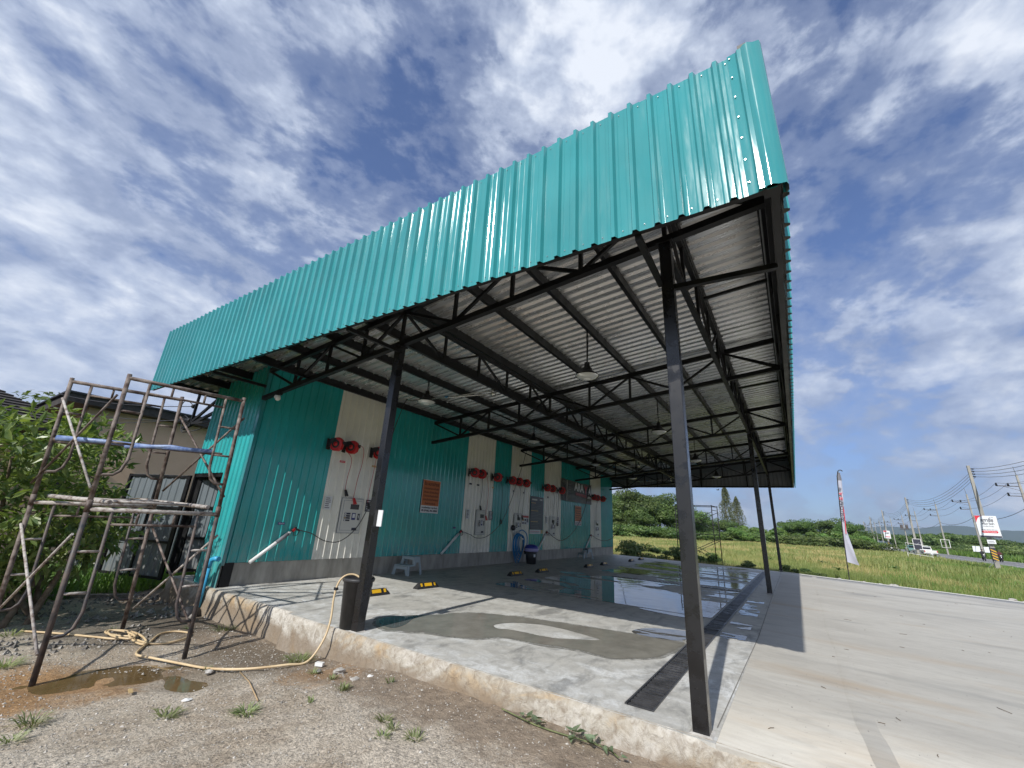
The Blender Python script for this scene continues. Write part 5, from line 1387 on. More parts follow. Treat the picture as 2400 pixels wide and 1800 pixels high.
# second scaffold beyond the slab
sc2 = thing('scaffold_tower', 'dark scaffold tower standing in the grass beyond the far end of the slab', 'scaffold', (26.3, 5.0, -0.4))
L2 = [Vector((25.38, 3.45, -0.40)), Vector((26.6, 3.30, -0.40)), Vector((26.6, 5.50, -0.40)), Vector((25.38, 5.60, -0.40))]
H2 = 3.45; Z = Vector((0, 0, 1))
for P in L2: part('leg', MB().tube([P, P+Z*H2], 0.026, 6), 'black_steel', sc2)
for k in range(2):
    zt = 1.70*(k+1)
    for (a, b) in ((0, 1), (3, 2)):
        part('top_tube', MB().tube([L2[a]+Z*zt, L2[b]+Z*zt], 0.024, 6), 'black_steel', sc2)
        part('rung', MB().tube([L2[a]+Z*(zt-0.25), L2[b]+Z*(zt-0.25)], 0.018, 6), 'black_steel', sc2)
    for (a, b) in ((0, 3), (1, 2)):
        part('cross_brace', MB().tube([L2[a]+Z*(zt-1.45), L2[b]+Z*(zt-0.35)], 0.018, 6), 'black_steel', sc2)
        part('cross_brace', MB().tube([L2[a]+Z*(zt-0.35), L2[b]+Z*(zt-1.45)], 0.018, 6), 'black_steel', sc2)
    for (a, b) in ((0, 3), (1, 2)): part('ledger', MB().tube([L2[a]+Z*zt, L2[b]+Z*zt], 0.024, 6), 'black_steel', sc2)

# ------------------------------------------------------------------ flag, poles, wires, signs
def polar(az, dist, z=None):
    a = rad(az); return Vector((CAM.x+dist*math.cos(a), CAM.y+dist*math.sin(a), -0.44 if z is None else z))
fl = thing('feather_flag', 'tall white feather flag with red and grey lettering at the driveway edge', 'flag', (19.0, -2.30, -0.2))
FX = 19.0
def fpole(t):   # t 0..1 upwards
    z = -0.35 + 4.57*t
    return Vector((FX, -2.30-0.16*t-0.30*max(0, t-0.2)**2*0.6, z))
part('pole', MB().tube([fpole(i/20) for i in range(20)] + [Vector((FX, -2.61, 4.20)), Vector((FX, -2.66, 4.25)), Vector((FX, -2.72, 4.25)), Vector((FX, -2.77, 4.20))], 0.018, 6), 'black_rubber', fl)
fc = MB(); nz = 40; nx = 6
def fw(t):   # cloth width to the right of the pole by height fraction 0 (bottom) .. 1
    if t < 0.12: return 0.30+0.10*(t/0.12)*0
    return 0.30 + 0.0
for j in range(nz+1):
    t = j/nz; p = fpole(0.20+0.79*t)
    w = 0.24-0.30*t if t < 0.35 else 0.135
    w += 0.012*math.sin(t*9)
    if t > 0.93: w *= max(0.6, 1-(t-0.93)*4)
    if t < 0.05: w += 0.02
    for i in range(nx+1):
        s = i/nx
        fc.v.append((p.x+0.05*math.sin(s*4+t*11)*s, p.y-w*s-(0.16*max(0, 0.33-t)*2.2*s if t < 0.33 else 0), p.z - (0.10*s*(1-t) if t < 0.3 else 0.03*s)))
for j in range(nz):
    for i in range(nx):
        a = j*(nx+1)+i; fc.f.append((a, a+1, a+nx+2, a+nx+1)); fc.sm.append(True)
def flagm(nt, b):
    p = geo_pos(nt); s = N(nt, 'ShaderNodeSeparateXYZ'); nt.links.new(p, s.inputs[0])
    c = ramp(nt, math_n(nt, 'DIVIDE', s.outputs[2], 4.5), [(0.0, (0.10,0.10,0.13)), (0.095, (0.10,0.10,0.13)), (0.10, (0.42,0.43,0.50)), (0.84, (0.42,0.43,0.50)), (0.845, (0.16,0.16,0.18)), (1.0, (0.14,0.14,0.16))], 'CONSTANT')
    nt.links.new(c, b.inputs['Base Color'])
mat('flag_print', rough=0.6, build=flagm)
part('cloth', fc, 'flag_print', fl)
# vertical print: curved red stroke and big letters
rs = MB()
for k in range(24):
    t0, t1 = 0.42-0.0+0.30*k/24-0.12, 0.42+0.30*(k+1)/24-0.12
    p, q = fpole(0.20+0.79*t0), fpole(0.20+0.79*t1)
    yo = lambda t: 0.095+0.02*math.sin((t-0.3)*9)
    rs.add([(p.x-0.075, p.y-yo(t0)-0.013, p.z), (p.x-0.075, p.y-yo(t0)+0.013, p.z), (q.x-0.075, q.y-yo(t1)+0.013, q.z), (q.x-0.075, q.y-yo(t1)-0.013, q.z)], [(0,1,2,3)])
part('red_stroke', rs, 'red_print', fl)
for ch, t, m_ in (('W', 0.80, 'dark_ink'), ('A', 0.745, 'red_print'), ('S', 0.69, 'red_print'), ('H', 0.635, 'dark_ink'), ('C', 0.58, 'dark_ink'), ('A', 0.52, 'dark_ink'), ('R', 0.465, 'dark_ink')):
    p = fpole(0.20+0.79*t)
    text_obj(ch, 0.15, m_, fl, (p.x-0.08, p.y-0.065, p.z), (0, -0.28, 0.96), (0, 0.96, 0.28), width=0.13, bold=0.002)

def pole(kind, x, y, h, label, w=0.24):
    t = thing('utility_pole', label, 'utility pole', (x, y, -0.46))
    m = MB(); z0 = -0.46
    m.v += [(x-w/2, y-w/2, z0), (x+w/2, y-w/2, z0), (x+w/2, y+w/2, z0), (x-w/2, y+w/2, z0), (x-w/3.2, y-w/3.2, h), (x+w/3.2, y-w/3.2, h), (x+w/3.2, y+w/3.2, h), (x-w/3.2, y+w/3.2, h)]
    m.f += [(3,2,1,0),(4,5,6,7),(0,1,5,4),(1,2,6,5),(2,3,7,6),(3,0,4,7)]; m.sm += [False]*6
    part('post', m, 'pole_concrete', t)
    if kind == 'A':
        for k in range(4):
            z = h-0.35-0.27*k
            part('insulator', MB().cyl((x-0.05, y-0.13, z), (x-0.05, y-0.34, z), 0.055, n=8), 'dark_plastic', t)
    else:
        part('cross_arm', MB().beam((x, y, h-1.55), (x, y+2.3, h-1.45), 0.09, 0.10).beam((x, y, h-2.15), (x, y+1.6, h-1.55), 0.04, 0.04), 'dark_tube', t)
        part('cross_arm', MB().beam((x, y, h-2.9), (x, y+1.4, h-2.85), 0.08, 0.09), 'dark_tube', t)
        part('spike', MB().tube([(x, y, h-0.05), (x, y+0.1, h+1.2)], 0.035, 5), 'wire_grey', t)
        for (dy, dz_) in ((2.25, -1.25), (1.1, -1.30), (1.35, -2.62)):
            part('insulator', MB().cyl((x, y+dy, h+dz_-0.2), (x, y+dy, h+dz_+0.22), 0.13, 0.09, 8), 'dark_plastic', t)
        part('clamp_band', MB().box((x, y, h*0.55), (w*0.95, w*0.95, 0.12)), 'wire_grey', t)
    return t
A = [(15.0, -15.0, 9.6), (59.2, -16.9, 9.65), (104.7, -19.0, 9.9), (143.9, -20.4, 9.7), (187, -22.6, 9.9), (232, -25.4, 9.9), (278, -28.3, 10), (325, -31.5, 10)]
Al = ['concrete utility pole beside the driveway, out of the frame', 'nearest concrete pole with the large white board and black and yellow stripes', 'concrete pole behind the parked trucks carrying four wires', 'concrete pole with the small white board beyond the bushes',
      'fourth concrete pole of the four wire line', 'fifth concrete pole of the four wire line', 'sixth concrete pole of the four wire line', 'farthest concrete pole of the four wire line']
PA = [pole('A', x, y, h, l, 0.34 if i < 3 else 0.3) for i, ((x, y, h), l) in enumerate(zip(A, Al))]
Bp = [(55.2, -26.6, 11.5), (85.1, -28.1, 11.6), (115.5, -30.0, 11.5), (143.7, -30.9, 11.5), (176.7, -32.5, 11.5), (206, -33.9, 11.5), (240, -35.4, 11.8), (262, -36.3, 12.2), (285, -37.2, 12.5), (310, -38.2, 12.8), (340, -39.6, 13), (372, -41, 13.4)]
Bn = ['pole', 'tall pole cut by the right edge with its arms reaching in', 'tall pole behind the large white board', 'tall pole with an empty white frame at its foot', 'tall pole right behind the white pickup', 'tall pole with transformers across the road'] + [f'{o} tall pole in the far cluster across the road' for o in ('first', 'second', 'third', 'fourth', 'fifth', 'sixth')]
Bn[0] = 'tall pole across the road, out of the frame'
PB = [pole('B', x, y, h, l, 0.30) for (x, y, h), l in zip(Bp, Bn)]
tr_ = PB[5]; x, y, h = Bp[5]
part('transformer', MB().box((x-0.1, y+0.7, h*0.66), (0.7, 0.7, 1.3)).box((x-0.1, y-0.7, h*0.66), (0.7, 0.7, 1.3)), 'dark_tube', tr_)
part('platform', MB().box((x, y, h*0.58), (1.0, 2.6, 0.15)).box((x, y, h*0.74), (0.3, 2.4, 0.12)), 'dark_tube', tr_)
def wire(name, label, pts, sag, r, group, m_='wire_grey'):
    mb = MB()
    for (a, b) in zip(pts[:-1], pts[1:]):
        q = []
        for k in range(13):
            t = k/12; p = Vector(a)*(1-t)+Vector(b)*t; p.z -= sag*4*t*(1-t); q.append(p)
        mb.tube(q, r, 4, caps=False)
    o = part(name, mb, m_); tag(o, label, 'power line', group); return o
for k, nm in enumerate(('topmost', 'second', 'third', 'lowest')):
    wire('power_line', f'{nm} of the four wires on the near pole line', [(x-0.05, y-0.34, h-0.35-0.27*k) for x, y, h in A], 1.35+0.05*k, 0.020, 'overhead wires along the road')
for (dy, dz_, nm) in ((2.25, -1.05, 'outer upper wire of the far pole line'), (1.1, -1.1, 'inner upper wire of the far pole line'), (1.35, -2.42, 'lower wire of the far pole line')):
    wire('power_line', nm, [(x, y+dy, h+dz_) for x, y, h in Bp], 1.0, 0.024, 'overhead wires along the road')
wire('power_line', 'thick cable sagging low from pole to pole on the far line', [(x, y, h*0.62) for x, y, h in Bp[:6]], 0.9, 0.035, 'overhead wires along the road', 'wire')

def board(parent, x, y0, y1, z0, z1, m_='white_print', th=0.05, name='board'):
    return part(name, MB().box((x, (y0+y1)/2, (z0+z1)/2), (th, abs(y1-y0), z1-z0)), m_, parent)
# large roadside board on the nearest pole
s1_ = thing('roadside_board', 'large white board with red corner and Thai lettering on the nearest pole', 'sign', (58.9, -16.9, 2.5))
X = 58.75
board(s1_, X, -16.18, -17.70, 2.53, 4.58)
part('frame', MB().beam((X+0.02, -16.18, 2.53), (X+0.02, -16.18, 4.58), 0.05).beam((X+0.02, -17.70, 2.50), (X+0.02, -17.70, 4.56), 0.05), 'wire_grey', s1_)
rc = MB(); cpts = [(-16.19, 4.575), (-16.75, 4.575), (-16.55, 4.50), (-16.38, 4.33), (-16.27, 4.12), (-16.19, 3.88)]
rc.prism([(y, z) for y, z in cpts], X-0.035, X-0.028, 'X'); part('red_corner', rc, 'red_print', s1_)
XL = X-0.03
text_obj('ศุภาลัย', 0.42, 'dark_ink', s1_, (XL, -16.98, 4.14), (0,-1,0), (0,0,1), width=0.86, bold=0.012)
text_obj('พรีมา วิลล่า', 0.26, 'dark_ink', s1_, (XL, -17.0, 3.80), (0,-1,0), (0,0,1), width=0.86, bold=0.006)
text_obj('บ้านเดี่ยว บ้านแฝด', 0.12, 'grey_ink', s1_, (XL, -17.0, 3.56), (0,-1,0), (0,0,1), width=0.72, bold=0.004)
text_obj('โทร. 1720', 0.10, 'grey_ink', s1_, (XL, -17.32, 4.42), (0,-1,0), (0,0,1), width=0.28, bold=0.003)
text_obj('เลี้ยวซ้าย เข้าซอย 500 เมตร', 0.12, 'grey_ink', s1_, (XL, -16.96, 3.24), (0,-1,0), (0,0,1), width=1.1, bold=0.003)
rb = MB(); rb.prism([(-16.40, 3.02), (-16.46, 2.94), (-17.48, 2.94), (-17.54, 3.02), (-17.54, 3.08), (-17.48, 3.15), (-16.46, 3.15), (-16.40, 3.08)], X-0.034, X-0.028, 'X'); part('red_bar', rb, 'red_print', s1_)
text_obj('โครงการใหม่ ติดถนนใหญ่', 0.10, 'white_print', s1_, (X-0.036, -16.97, 3.045), (0,-1,0), (0,0,1), width=0.9, bold=0.003)
board(s1_, X-0.03, -16.2, -17.68, 2.54, 2.68, 'dark_ink', 0.01, 'foot_band')
s1b = thing('roadside_plate', 'small white plate with printed lines below the large board', 'sign', (58.9, -16.9, 1.9))
board(s1b, X, -16.58, -17.18, 1.93, 2.30); part('text_line', MB().box((X-0.03, -16.85, 2.16), (0.01, 0.36, 0.04)).box((X-0.03, -16.88, 2.06), (0.01, 0.42, 0.025)), 'grey_ink', s1b)
def stripes(parent, x, y, z0, z1, w):
    k = 0; dzs = 0.22; z = z0
    part('stripe_sleeve', MB().box((x, y, (z0+z1)/2), (w+0.02, w+0.02, z1-z0)), 'dark_ink', parent)
    m = MB(); hw = w/2+0.016
    while z < z1-0.30:
        m.add([(x-hw, y+hw, z+0.20), (x-hw, y+hw, z+0.32), (x-hw, y-hw, z+0.12), (x-hw, y-hw, z+0.0), (x-hw-0.004, y+hw, z+0.20), (x-hw-0.004, y+hw, z+0.32), (x-hw-0.004, y-hw, z+0.12), (x-hw-0.004, y-hw, z)],
              [(4,7,6,5), (0,4,5,1), (1,5,6,2), (2,6,7,3), (3,7,4,0)])
        z += 0.26
    part('yellow_stripes', m, 'yellow_stripe', parent)
stripes(PA[1], 59.2, -16.9, 0.35, 1.55, 0.33)
stripes(PA[3], 143.9, -20.4, 0.4, 2.0, 0.30)
part('stay_wire', MB().tube([(59.0, -16.9, 0.4), (58.6, -16.0, -0.45)], 0.02, 5), 'wire_grey', PA[1])
s3 = thing('roadside_board', 'small distant copy of the white and red board on the third pole', 'sign', (143.6, -20.4, 2.7))
board(s3, 143.6, -19.75, -21.05, 2.73, 4.62); board(s3, 143.56, -19.8, -20.4, 4.30, 4.60, 'red_print', 0.02, 'red_corner'); board(s3, 143.56, -19.95, -20.9, 3.05, 3.2, 'red_print', 0.02, 'red_bar')
text_obj('ศุภาลัย', 0.36, 'dark_ink', s3, (143.55, -20.45, 4.0), (0,-1,0), (0,0,1), width=0.8, bold=0.02)
s2 = thing('roadside_board', 'dark board with pale frame on the pole behind the trucks', 'sign', (104.4, -19.1, 0.8))
board(s2, 104.4, -18.6, -19.62, 0.80, 2.48, 'dark_ink')
part('frame', MB().beam((104.38, -18.55, 0.7), (104.38, -18.55, 2.55), 0.07).beam((104.38, -19.67, 0.7), (104.38, -19.67, 2.55), 0.07).beam((104.38, -18.5, 2.52), (104.38, -19.7, 2.52), 0.07), 'white_paint', s2)
part('print', MB().beam((104.36, -19.4, 1.9), (104.36, -18.9, 1.5), 0.02, 0.12), 'grey_ink', s2)
def hoop(name, label, X, y0, y1, z0, z1, slope=0.0, r=0.04, legs=True):
    t = thing(name, label, 'frame', (X, y0, -0.45))
    part('tube_frame', MB().tube([(X, y0, z0), (X, y0, z1), (X, y1, z1+slope), (X, y1, z0+slope)], r, 6, close=True), 'white_paint', t)
    if legs: part('leg', MB().tube([(X, y0, -0.46), (X, y0, z0)], r*0.8, 6), 'white_paint', t); part('leg', MB().tube([(X, y1, -0.46), (X, y1, z0+slope)], r*0.8, 6), 'white_paint', t)
    if legs: part('middle_leg', MB().tube([(X, (y0+y1)/2, -0.46), (X, (y0+y1)/2, z0+slope/2)], 0.09, 6), 'timber', t)
hoop('sign_frame', 'empty leaning white tube frame in front of the parked trucks', 88.0, -14.95, -17.75, 0.22, 1.72, -0.36, 0.035)
hoop('sign_frame', 'empty white sign frame at the foot of the far pole', 143.4, -30.1, -31.6, 1.3, 3.1, 0.0, 0.07, False)
wp = thing('roadside_plates', 'pair of white plates on the tall pole behind the large board', 'sign', (115.3, -30.0, 1.4))
board(wp, 115.3, -28.7, -29.7, 0.9, 1.9); board(wp, 115.3, -30.2, -31.2, 0.85, 1.85)

# ------------------------------------------------------------------ vehicles
def pickup(label, loc, rz, body, sc=1.0):
    t = thing('pickup_truck', label, 'pickup', loc, rz); t.scale = (sc,)*3
    # local: nose towards +X, width along Y, length 5.1
    W = 0.86
    low = [(-2.5, 0.45), (-2.52, 0.72), (-2.48, 1.02), (-0.75, 1.02), (-0.72, 1.0), (1.05, 1.0), (2.35, 0.92), (2.52, 0.80), (2.55, 0.45), (2.0, 0.35), (1.95, 0.62), (1.75, 0.75), (1.45, 0.75), (1.25, 0.62), (1.2, 0.35), (-1.2, 0.35), (-1.25, 0.62), (-1.45, 0.75), (-1.75, 0.75), (-1.95, 0.62), (-2.0, 0.35)]
    part('body', MB().prism(low, -W, W, 'Y'), body, t, world=False, bevel=0.03)
    cab = [(-0.95, 1.0), (-0.82, 1.48), (-0.55, 1.58), (0.35, 1.58), (0.60, 1.50), (1.15, 1.0)]
    m = MB(); m.prism(cab, -0.78, 0.78, 'Y'); m.v = [(x, y*(1-0.13*max(0, z-1.0)/0.58), z) for x, y, z in m.v]
    part('cab', m, body, t, world=False, bevel=0.03)
    part('rear_window', MB().add([(-0.905, -0.62, 1.16), (-0.905, 0.62, 1.16), (-0.835, 0.58, 1.47), (-0.835, -0.58, 1.47), (-0.925, -0.62, 1.16), (-0.925, 0.62, 1.16), (-0.855, 0.58, 1.47), (-0.855, -0.58, 1.47)], [(0,1,2,3), (7,6,5,4), (4,5,1,0), (6,7,3,2)]), 'car_glass', t, world=False)
    part('windscreen', MB().add([(1.09, -0.66, 1.08), (1.09, 0.66, 1.08), (0.66, 0.60, 1.48), (0.66, -0.60, 1.48), (1.12, -0.66, 1.08), (1.12, 0.66, 1.08), (0.69, 0.60, 1.48), (0.69, -0.60, 1.48)], [(0,1,2,3), (7,6,5,4)]), 'car_glass', t, world=False)
    for s in (-1, 1):
        part('side_window', MB().prism([(-0.72, 1.10), (-0.66, 1.45), (0.40, 1.47), (0.85, 1.10)], s*0.765-0.012, s*0.765+0.012, 'Y'), 'car_glass', t, world=False)
        for wx in (1.6, -1.6):
            w_ = part('wheel', MB().lathe([(0.0, -0.10), (0.30, -0.10), (0.35, -0.07), (0.35, 0.07), (0.30, 0.10), (0.0, 0.10)], (wx, s*0.76, 0.35), 20, 'Y'), 'tyre', t, world=False)
            part('rim', MB().lathe([(0.0, s*0.115), (0.20, s*0.115), (0.22, s*0.09)], (wx, s*0.76, 0.35), 14, 'Y'), 'chrome', w_, world=False)
        part('tail_light', MB().box((-2.51, s*0.78, 0.85), (0.05, 0.12, 0.26)), 'lamp_red', t, world=False)
        part('headlight', MB().box((2.48, s*0.66, 0.76), (0.08, 0.28, 0.14)), 'chrome', t, world=False)
        part('mirror', MB().box((0.75, s*0.93, 1.12), (0.08, 0.16, 0.14)), body, t, world=False)
    part('tailgate', MB().box((-2.515, 0, 0.80), (0.03, 1.36, 0.36)), body, t, world=False)
    part('rear_bumper', MB().box((-2.58, 0, 0.47), (0.14, 1.66, 0.16)), 'chrome', t, world=False)
    part('number_plate', MB().box((-2.66, 0, 0.50), (0.02, 0.34, 0.14)), 'white_print', t, world=False)
    part('load_bed', MB().box((-1.72, 0, 1.0), (1.4, 1.45, 0.06)), 'dark_plastic', t, world=False)
    return t
pz = -0.355
pickup('white pickup truck stopped on the near road shoulder', (108.5, -20.5, pz-0.1), rad(-3+12), 'car_white', 1.12)
pickup('green pickup truck ahead of the white pickup', (141.0, -24.2, pz), rad(177), 'car_green', 1.12)
def car(label, loc, rz, body):
    t = thing('distant_car', label, 'car', loc, rz)
    part('body', MB().prism([(-2.2, 0.3), (-2.25, 0.85), (-1.6, 0.95), (1.2, 0.92), (2.15, 0.75), (2.2, 0.3)], -0.85, 0.85, 'Y'), body, t, world=False, bevel=0.05)
    part('cabin', MB().prism([(-1.7, 0.93), (-1.2, 1.42), (0.3, 1.45), (1.1, 0.92)], -0.72, 0.72, 'Y'), 'car_glass', t, world=False)
    part('roof', MB().box((-0.4, 0, 1.46), (1.5, 1.3, 0.05)), body, t, world=False)
    for x in (-1.4, 1.4):
        for s in (-1, 1): part('wheel', MB().lathe([(0, -0.1), (0.32, -0.1), (0.32, 0.1), (0, 0.1)], (x, s*0.78, 0.32), 12, 'Y'), 'tyre', t, world=False)
car('white car far down the road beside the bushes', (204, -28.2, pz), rad(177), 'car_white')
car('second white car farther down the road', (232, -31.5, pz), rad(177), 'car_white')
car('pale car at the vanishing end of the road', (262, -33.2, pz), rad(177), 'car_white')
def motorbike(label, loc, rz, shirt, cart=False):
    t = thing('motorcycle', label, 'motorcycle', loc, rz)
    for x in (-0.6, 0.6): part('wheel', MB().tube([(x+0.27*math.cos(a), 0, 0.29+0.27*math.sin(a)) for a in [2*math.pi*i/16 for i in range(16)]], 0.045, 6, close=True), 'tyre', t, world=False)
    part('frame', MB().beam((-0.55, 0, 0.35), (0.1, 0, 0.45), 0.14, 0.20).beam((0.1, 0, 0.45), (0.42, 0, 0.85), 0.10, 0.14), 'dark_plastic', t, world=False)
    part('fork', MB().tube([(0.6, 0, 0.29), (0.42, 0, 0.95)], 0.03, 6), 'chrome', t, world=False)
    part('seat', MB().box((-0.25, 0, 0.72), (0.65, 0.22, 0.10)), 'black_rubber', t, world=False, bevel=0.02)
    part('front_shield', MB().box((0.46, 0, 0.72), (0.08, 0.40, 0.50)), 'dark_plastic', t, world=False, bevel=0.02)
    part('headlight', MB().lathe([(0, 0.05), (0.09, 0.04), (0.10, 0.0), (0, 0)], (0.5, 0, 0.88), 12, 'X'), 'white_plastic', t, world=False)
    part('handlebar', MB().tube([(0.38, -0.34, 1.0), (0.42, 0, 0.95), (0.38, 0.34, 1.0)], 0.018, 6), 'dark_plastic', t, world=False)
    return t
def rider(label, loc, rz, shirt):
    t = thing('person', label, 'person', loc, rz)
    verts = [(-0.18,0,0.80,0.15), (-0.14,0,1.05,0.15), (-0.08,0,1.30,0.17), (-0.04,0,1.42,0.07), (0.0,0,1.50,0.065),
             (-0.05,0.20,1.33,0.065), (0.12,0.27,1.14,0.05), (0.34,0.28,1.04,0.04), (-0.05,-0.20,1.33,0.065), (0.12,-0.27,1.14,0.05), (0.34,-0.28,1.04,0.04),
             (-0.12,0.10,0.78,0.10), (0.22,0.15,0.74,0.085), (0.12,0.15,0.36,0.06), (0.22,0.15,0.30,0.05), (-0.12,-0.10,0.78,0.10), (0.22,-0.15,0.74,0.085), (0.12,-0.15,0.36,0.06), (0.22,-0.15,0.30,0.05)]
    edges = [(0,1),(1,2),(2,3),(3,4),(2,5),(5,6),(6,7),(2,8),(8,9),(9,10),(0,11),(11,12),(12,13),(13,14),(0,15),(15,16),(16,17),(17,18)]
    me = bpy.data.meshes.new('body'); me.from_pydata([v[:3] for v in verts], edges, []); me.materials.append(MATS[shirt])
    o = bpy.data.objects.new('body', me); COL.objects.link(o); o.parent = t
    sk = o.modifiers.new('skin', 'SKIN'); 
    for i, v in enumerate(verts): me.skin_vertices[0].data[i].radius = (v[3], v[3])
    me.skin_vertices[0].data[0].use_root = True
    sb = o.modifiers.new('sub', 'SUBSURF'); sb.levels = 1; sb.render_levels = 1
    part('head', MB().lathe([(0, -0.13), (0.06, -0.11), (0.085, -0.04), (0.09, 0.03), (0.07, 0.10), (0, 0.13)], (0.02, 0, 1.62), 14), 'skin', t, world=False)
    part('helmet', MB().lathe([(0.115, 0.0), (0.12, 0.06), (0.09, 0.13), (0, 0.16)], (0.0, 0, 1.64), 14), 'dark_plastic', t, world=False)
    return t
mp1 = Vector((98.0, -25.6, -0.35)); mp2 = Vector((98.4, -27.6, -0.35))
motorbike('black motorcycle left of the striped pole on the road', mp1, rad(178), 'cloth_dark'); rider('person in dark clothes riding the left motorcycle', mp1, rad(178), 'cloth_dark')
motorbike('motorcycle right of the striped pole on the road', mp2, rad(176), 'cloth_maroon'); rider('person in maroon shirt riding the right motorcycle', mp2, rad(176), 'cloth_maroon')
sc3 = motorbike('dark scooter far down the road under the pole cluster', (176, -28.5, -0.35), rad(150), 'cloth_dark')

# ------------------------------------------------------------------ house behind the garden tree
hs = thing('beige_house', 'beige plastered house with dark tiled roof behind the garden tree', 'house', (0, 20, 0))
part('wall', MB().box((2.2, 20.2, 1.75), (5.6, 6.0, 4.6)), 'beige_wall', hs)
part('wall', MB().box((-6.6, 20.6, 1.35), (12.0, 6.0, 3.6)), 'beige_wall', hs)
part('fascia_board', MB().box((2.3, 20.2, 4.16), (7.0, 7.0, 0.26)), 'roof_tile', hs)
part('flat_roof', MB().box((2.3, 20.2, 4.31), (7.15, 7.15, 0.05)), 'dark_plastic', hs)
rf = MB()
ex0, ex1, ey0, ey1, ez, rz_ = -14.5, -0.9, 15.6, 25.6, 3.15, 5.35
rv = [(ex0, ey0, ez), (ex1, ey0, ez), (ex1, ey1, ez), (ex0, ey1, ez), (ex0+3.5, 20.6, rz_), (ex1-3.4, 20.6, rz_)]
rf.add(rv, [(0,1,5,4), (1,2,5), (2,3,4,5), (3,0,4)]); rf.add([(a, b, c-0.18) for a, b, c in rv[:4]], [(3,2,1,0)])
rf.add([rv[0], rv[1], (rv[1][0], rv[1][1], ez-0.18), (rv[0][0], rv[0][1], ez-0.18)], [(3,2,1,0)]); rf.add([rv[1], rv[2], (rv[2][0], rv[2][1], ez-0.18), (rv[1][0], rv[1][1], ez-0.18)], [(3,2,1,0)])
part('hip_roof', rf, 'roof_tile', hs)
tl = MB(); nrow = 22
for k in range(nrow):   # courses of tiles, stepped
    f0, f1 = k/nrow, (k+1)/nrow
    def on(f, s): 
        a = Vector(rv[0])*(1-f)+Vector(rv[4])*f; b = Vector(rv[1])*(1-f)+Vector(rv[5])*f
        return a*(1-s)+b*s
    a, b, c, d = on(f0, 0), on(f0, 1), on(f1, 1), on(f1, 0)
    n_ = Vector((0, -0.42, 0.90))
    tl.add([a+n_*0.06, b+n_*0.06, c+n_*0.02, d+n_*0.02, a, b], [(0,1,2,3), (4,5,1,0)])
part('tile_courses', tl, 'roof_tile', hs, kind='stuff')
part('side_strip', MB().box((-0.62, 17.18, 2.6), (0.16, 0.06, 2.0)), 'dark_plastic', hs)
wn = part('window', MB().box((-4.2, 17.56, 1.6), (1.6, 0.08, 1.2)), 'dark_plastic', hs); part('pane', MB().box((-4.2, 17.50, 1.6), (1.4, 0.04, 1.0)), 'car_glass', wn)
gw = thing('grey_fence', 'grey ribbed metal fence panels behind the open door leaf', 'fence', (1.5, 13.2, -0.4))
for k in range(6): part('fence_panel', corr((-0.6+0.8*k, 13.4, -0.5), (1,0,0), (0,0,1), (0,-1,0), 0.8, 1.75, 0.2, 4), 'grey_sheet', gw)
# wiring bracket at the building corner
wbk = thing('service_bracket', 'black service bracket with insulators and tangled wires at the building end', 'bracket', (0.2, 9.95, 3.5))
part('arm', MB().beam((0.30, 10.0, 3.95), (0.0, 10.75, 3.15), 0.05).beam((0.0, 10.75, 3.85), (0.0, 10.75, 3.05), 0.05).beam((0.30, 10.0, 3.2), (0.0, 10.75, 3.12), 0.05).beam((0.28, 10.0, 3.5), (-0.05, 10.95, 3.0), 0.06), 'black_steel', wbk)
for z in (3.2, 3.55): part('insulator', MB().cyl((0.0, 10.82, z), (0.0, 10.92, z), 0.05, n=10), 'dark_plastic', wbk)
part('loops', MB().tube(sagpath([(0,10.86,3.55), (-0.1,11.2,3.7), (-0.15,11.25,3.3), (0,10.9,3.2), (-0.05,11.1,3.0), (0.05,10.7,2.95), (0.2,10.0,3.1)]), 0.010, 5).tube(sagpath([(0,10.86,3.2), (0.0,11.3,3.35), (0,11.15,2.95), (0.1,10.4,3.0)]), 0.008, 5), 'wire', wbk)
for k, (z0_, z1_) in enumerate(((3.55, 4.25), (3.2, 3.85), (3.25, 3.5))):
    wire('service_wire', ('upper', 'middle', 'lower')[k]+' service wire running from the bracket to the left over the garden', [(0.0, 10.9, z0_), (-1.35, 17.2, z1_)], 0.12, 0.009, 'service wires over the garden', 'wire')
pk = thing('timber_plank', 'weathered timber plank lying on the dirt behind the scaffold', 'plank', (-0.95, 10.4, -0.38))
part('board', MB().box((-0.95, 10.45, -0.37), (1.5, 0.12, 0.05), rz=rad(-33)), 'timber', pk)

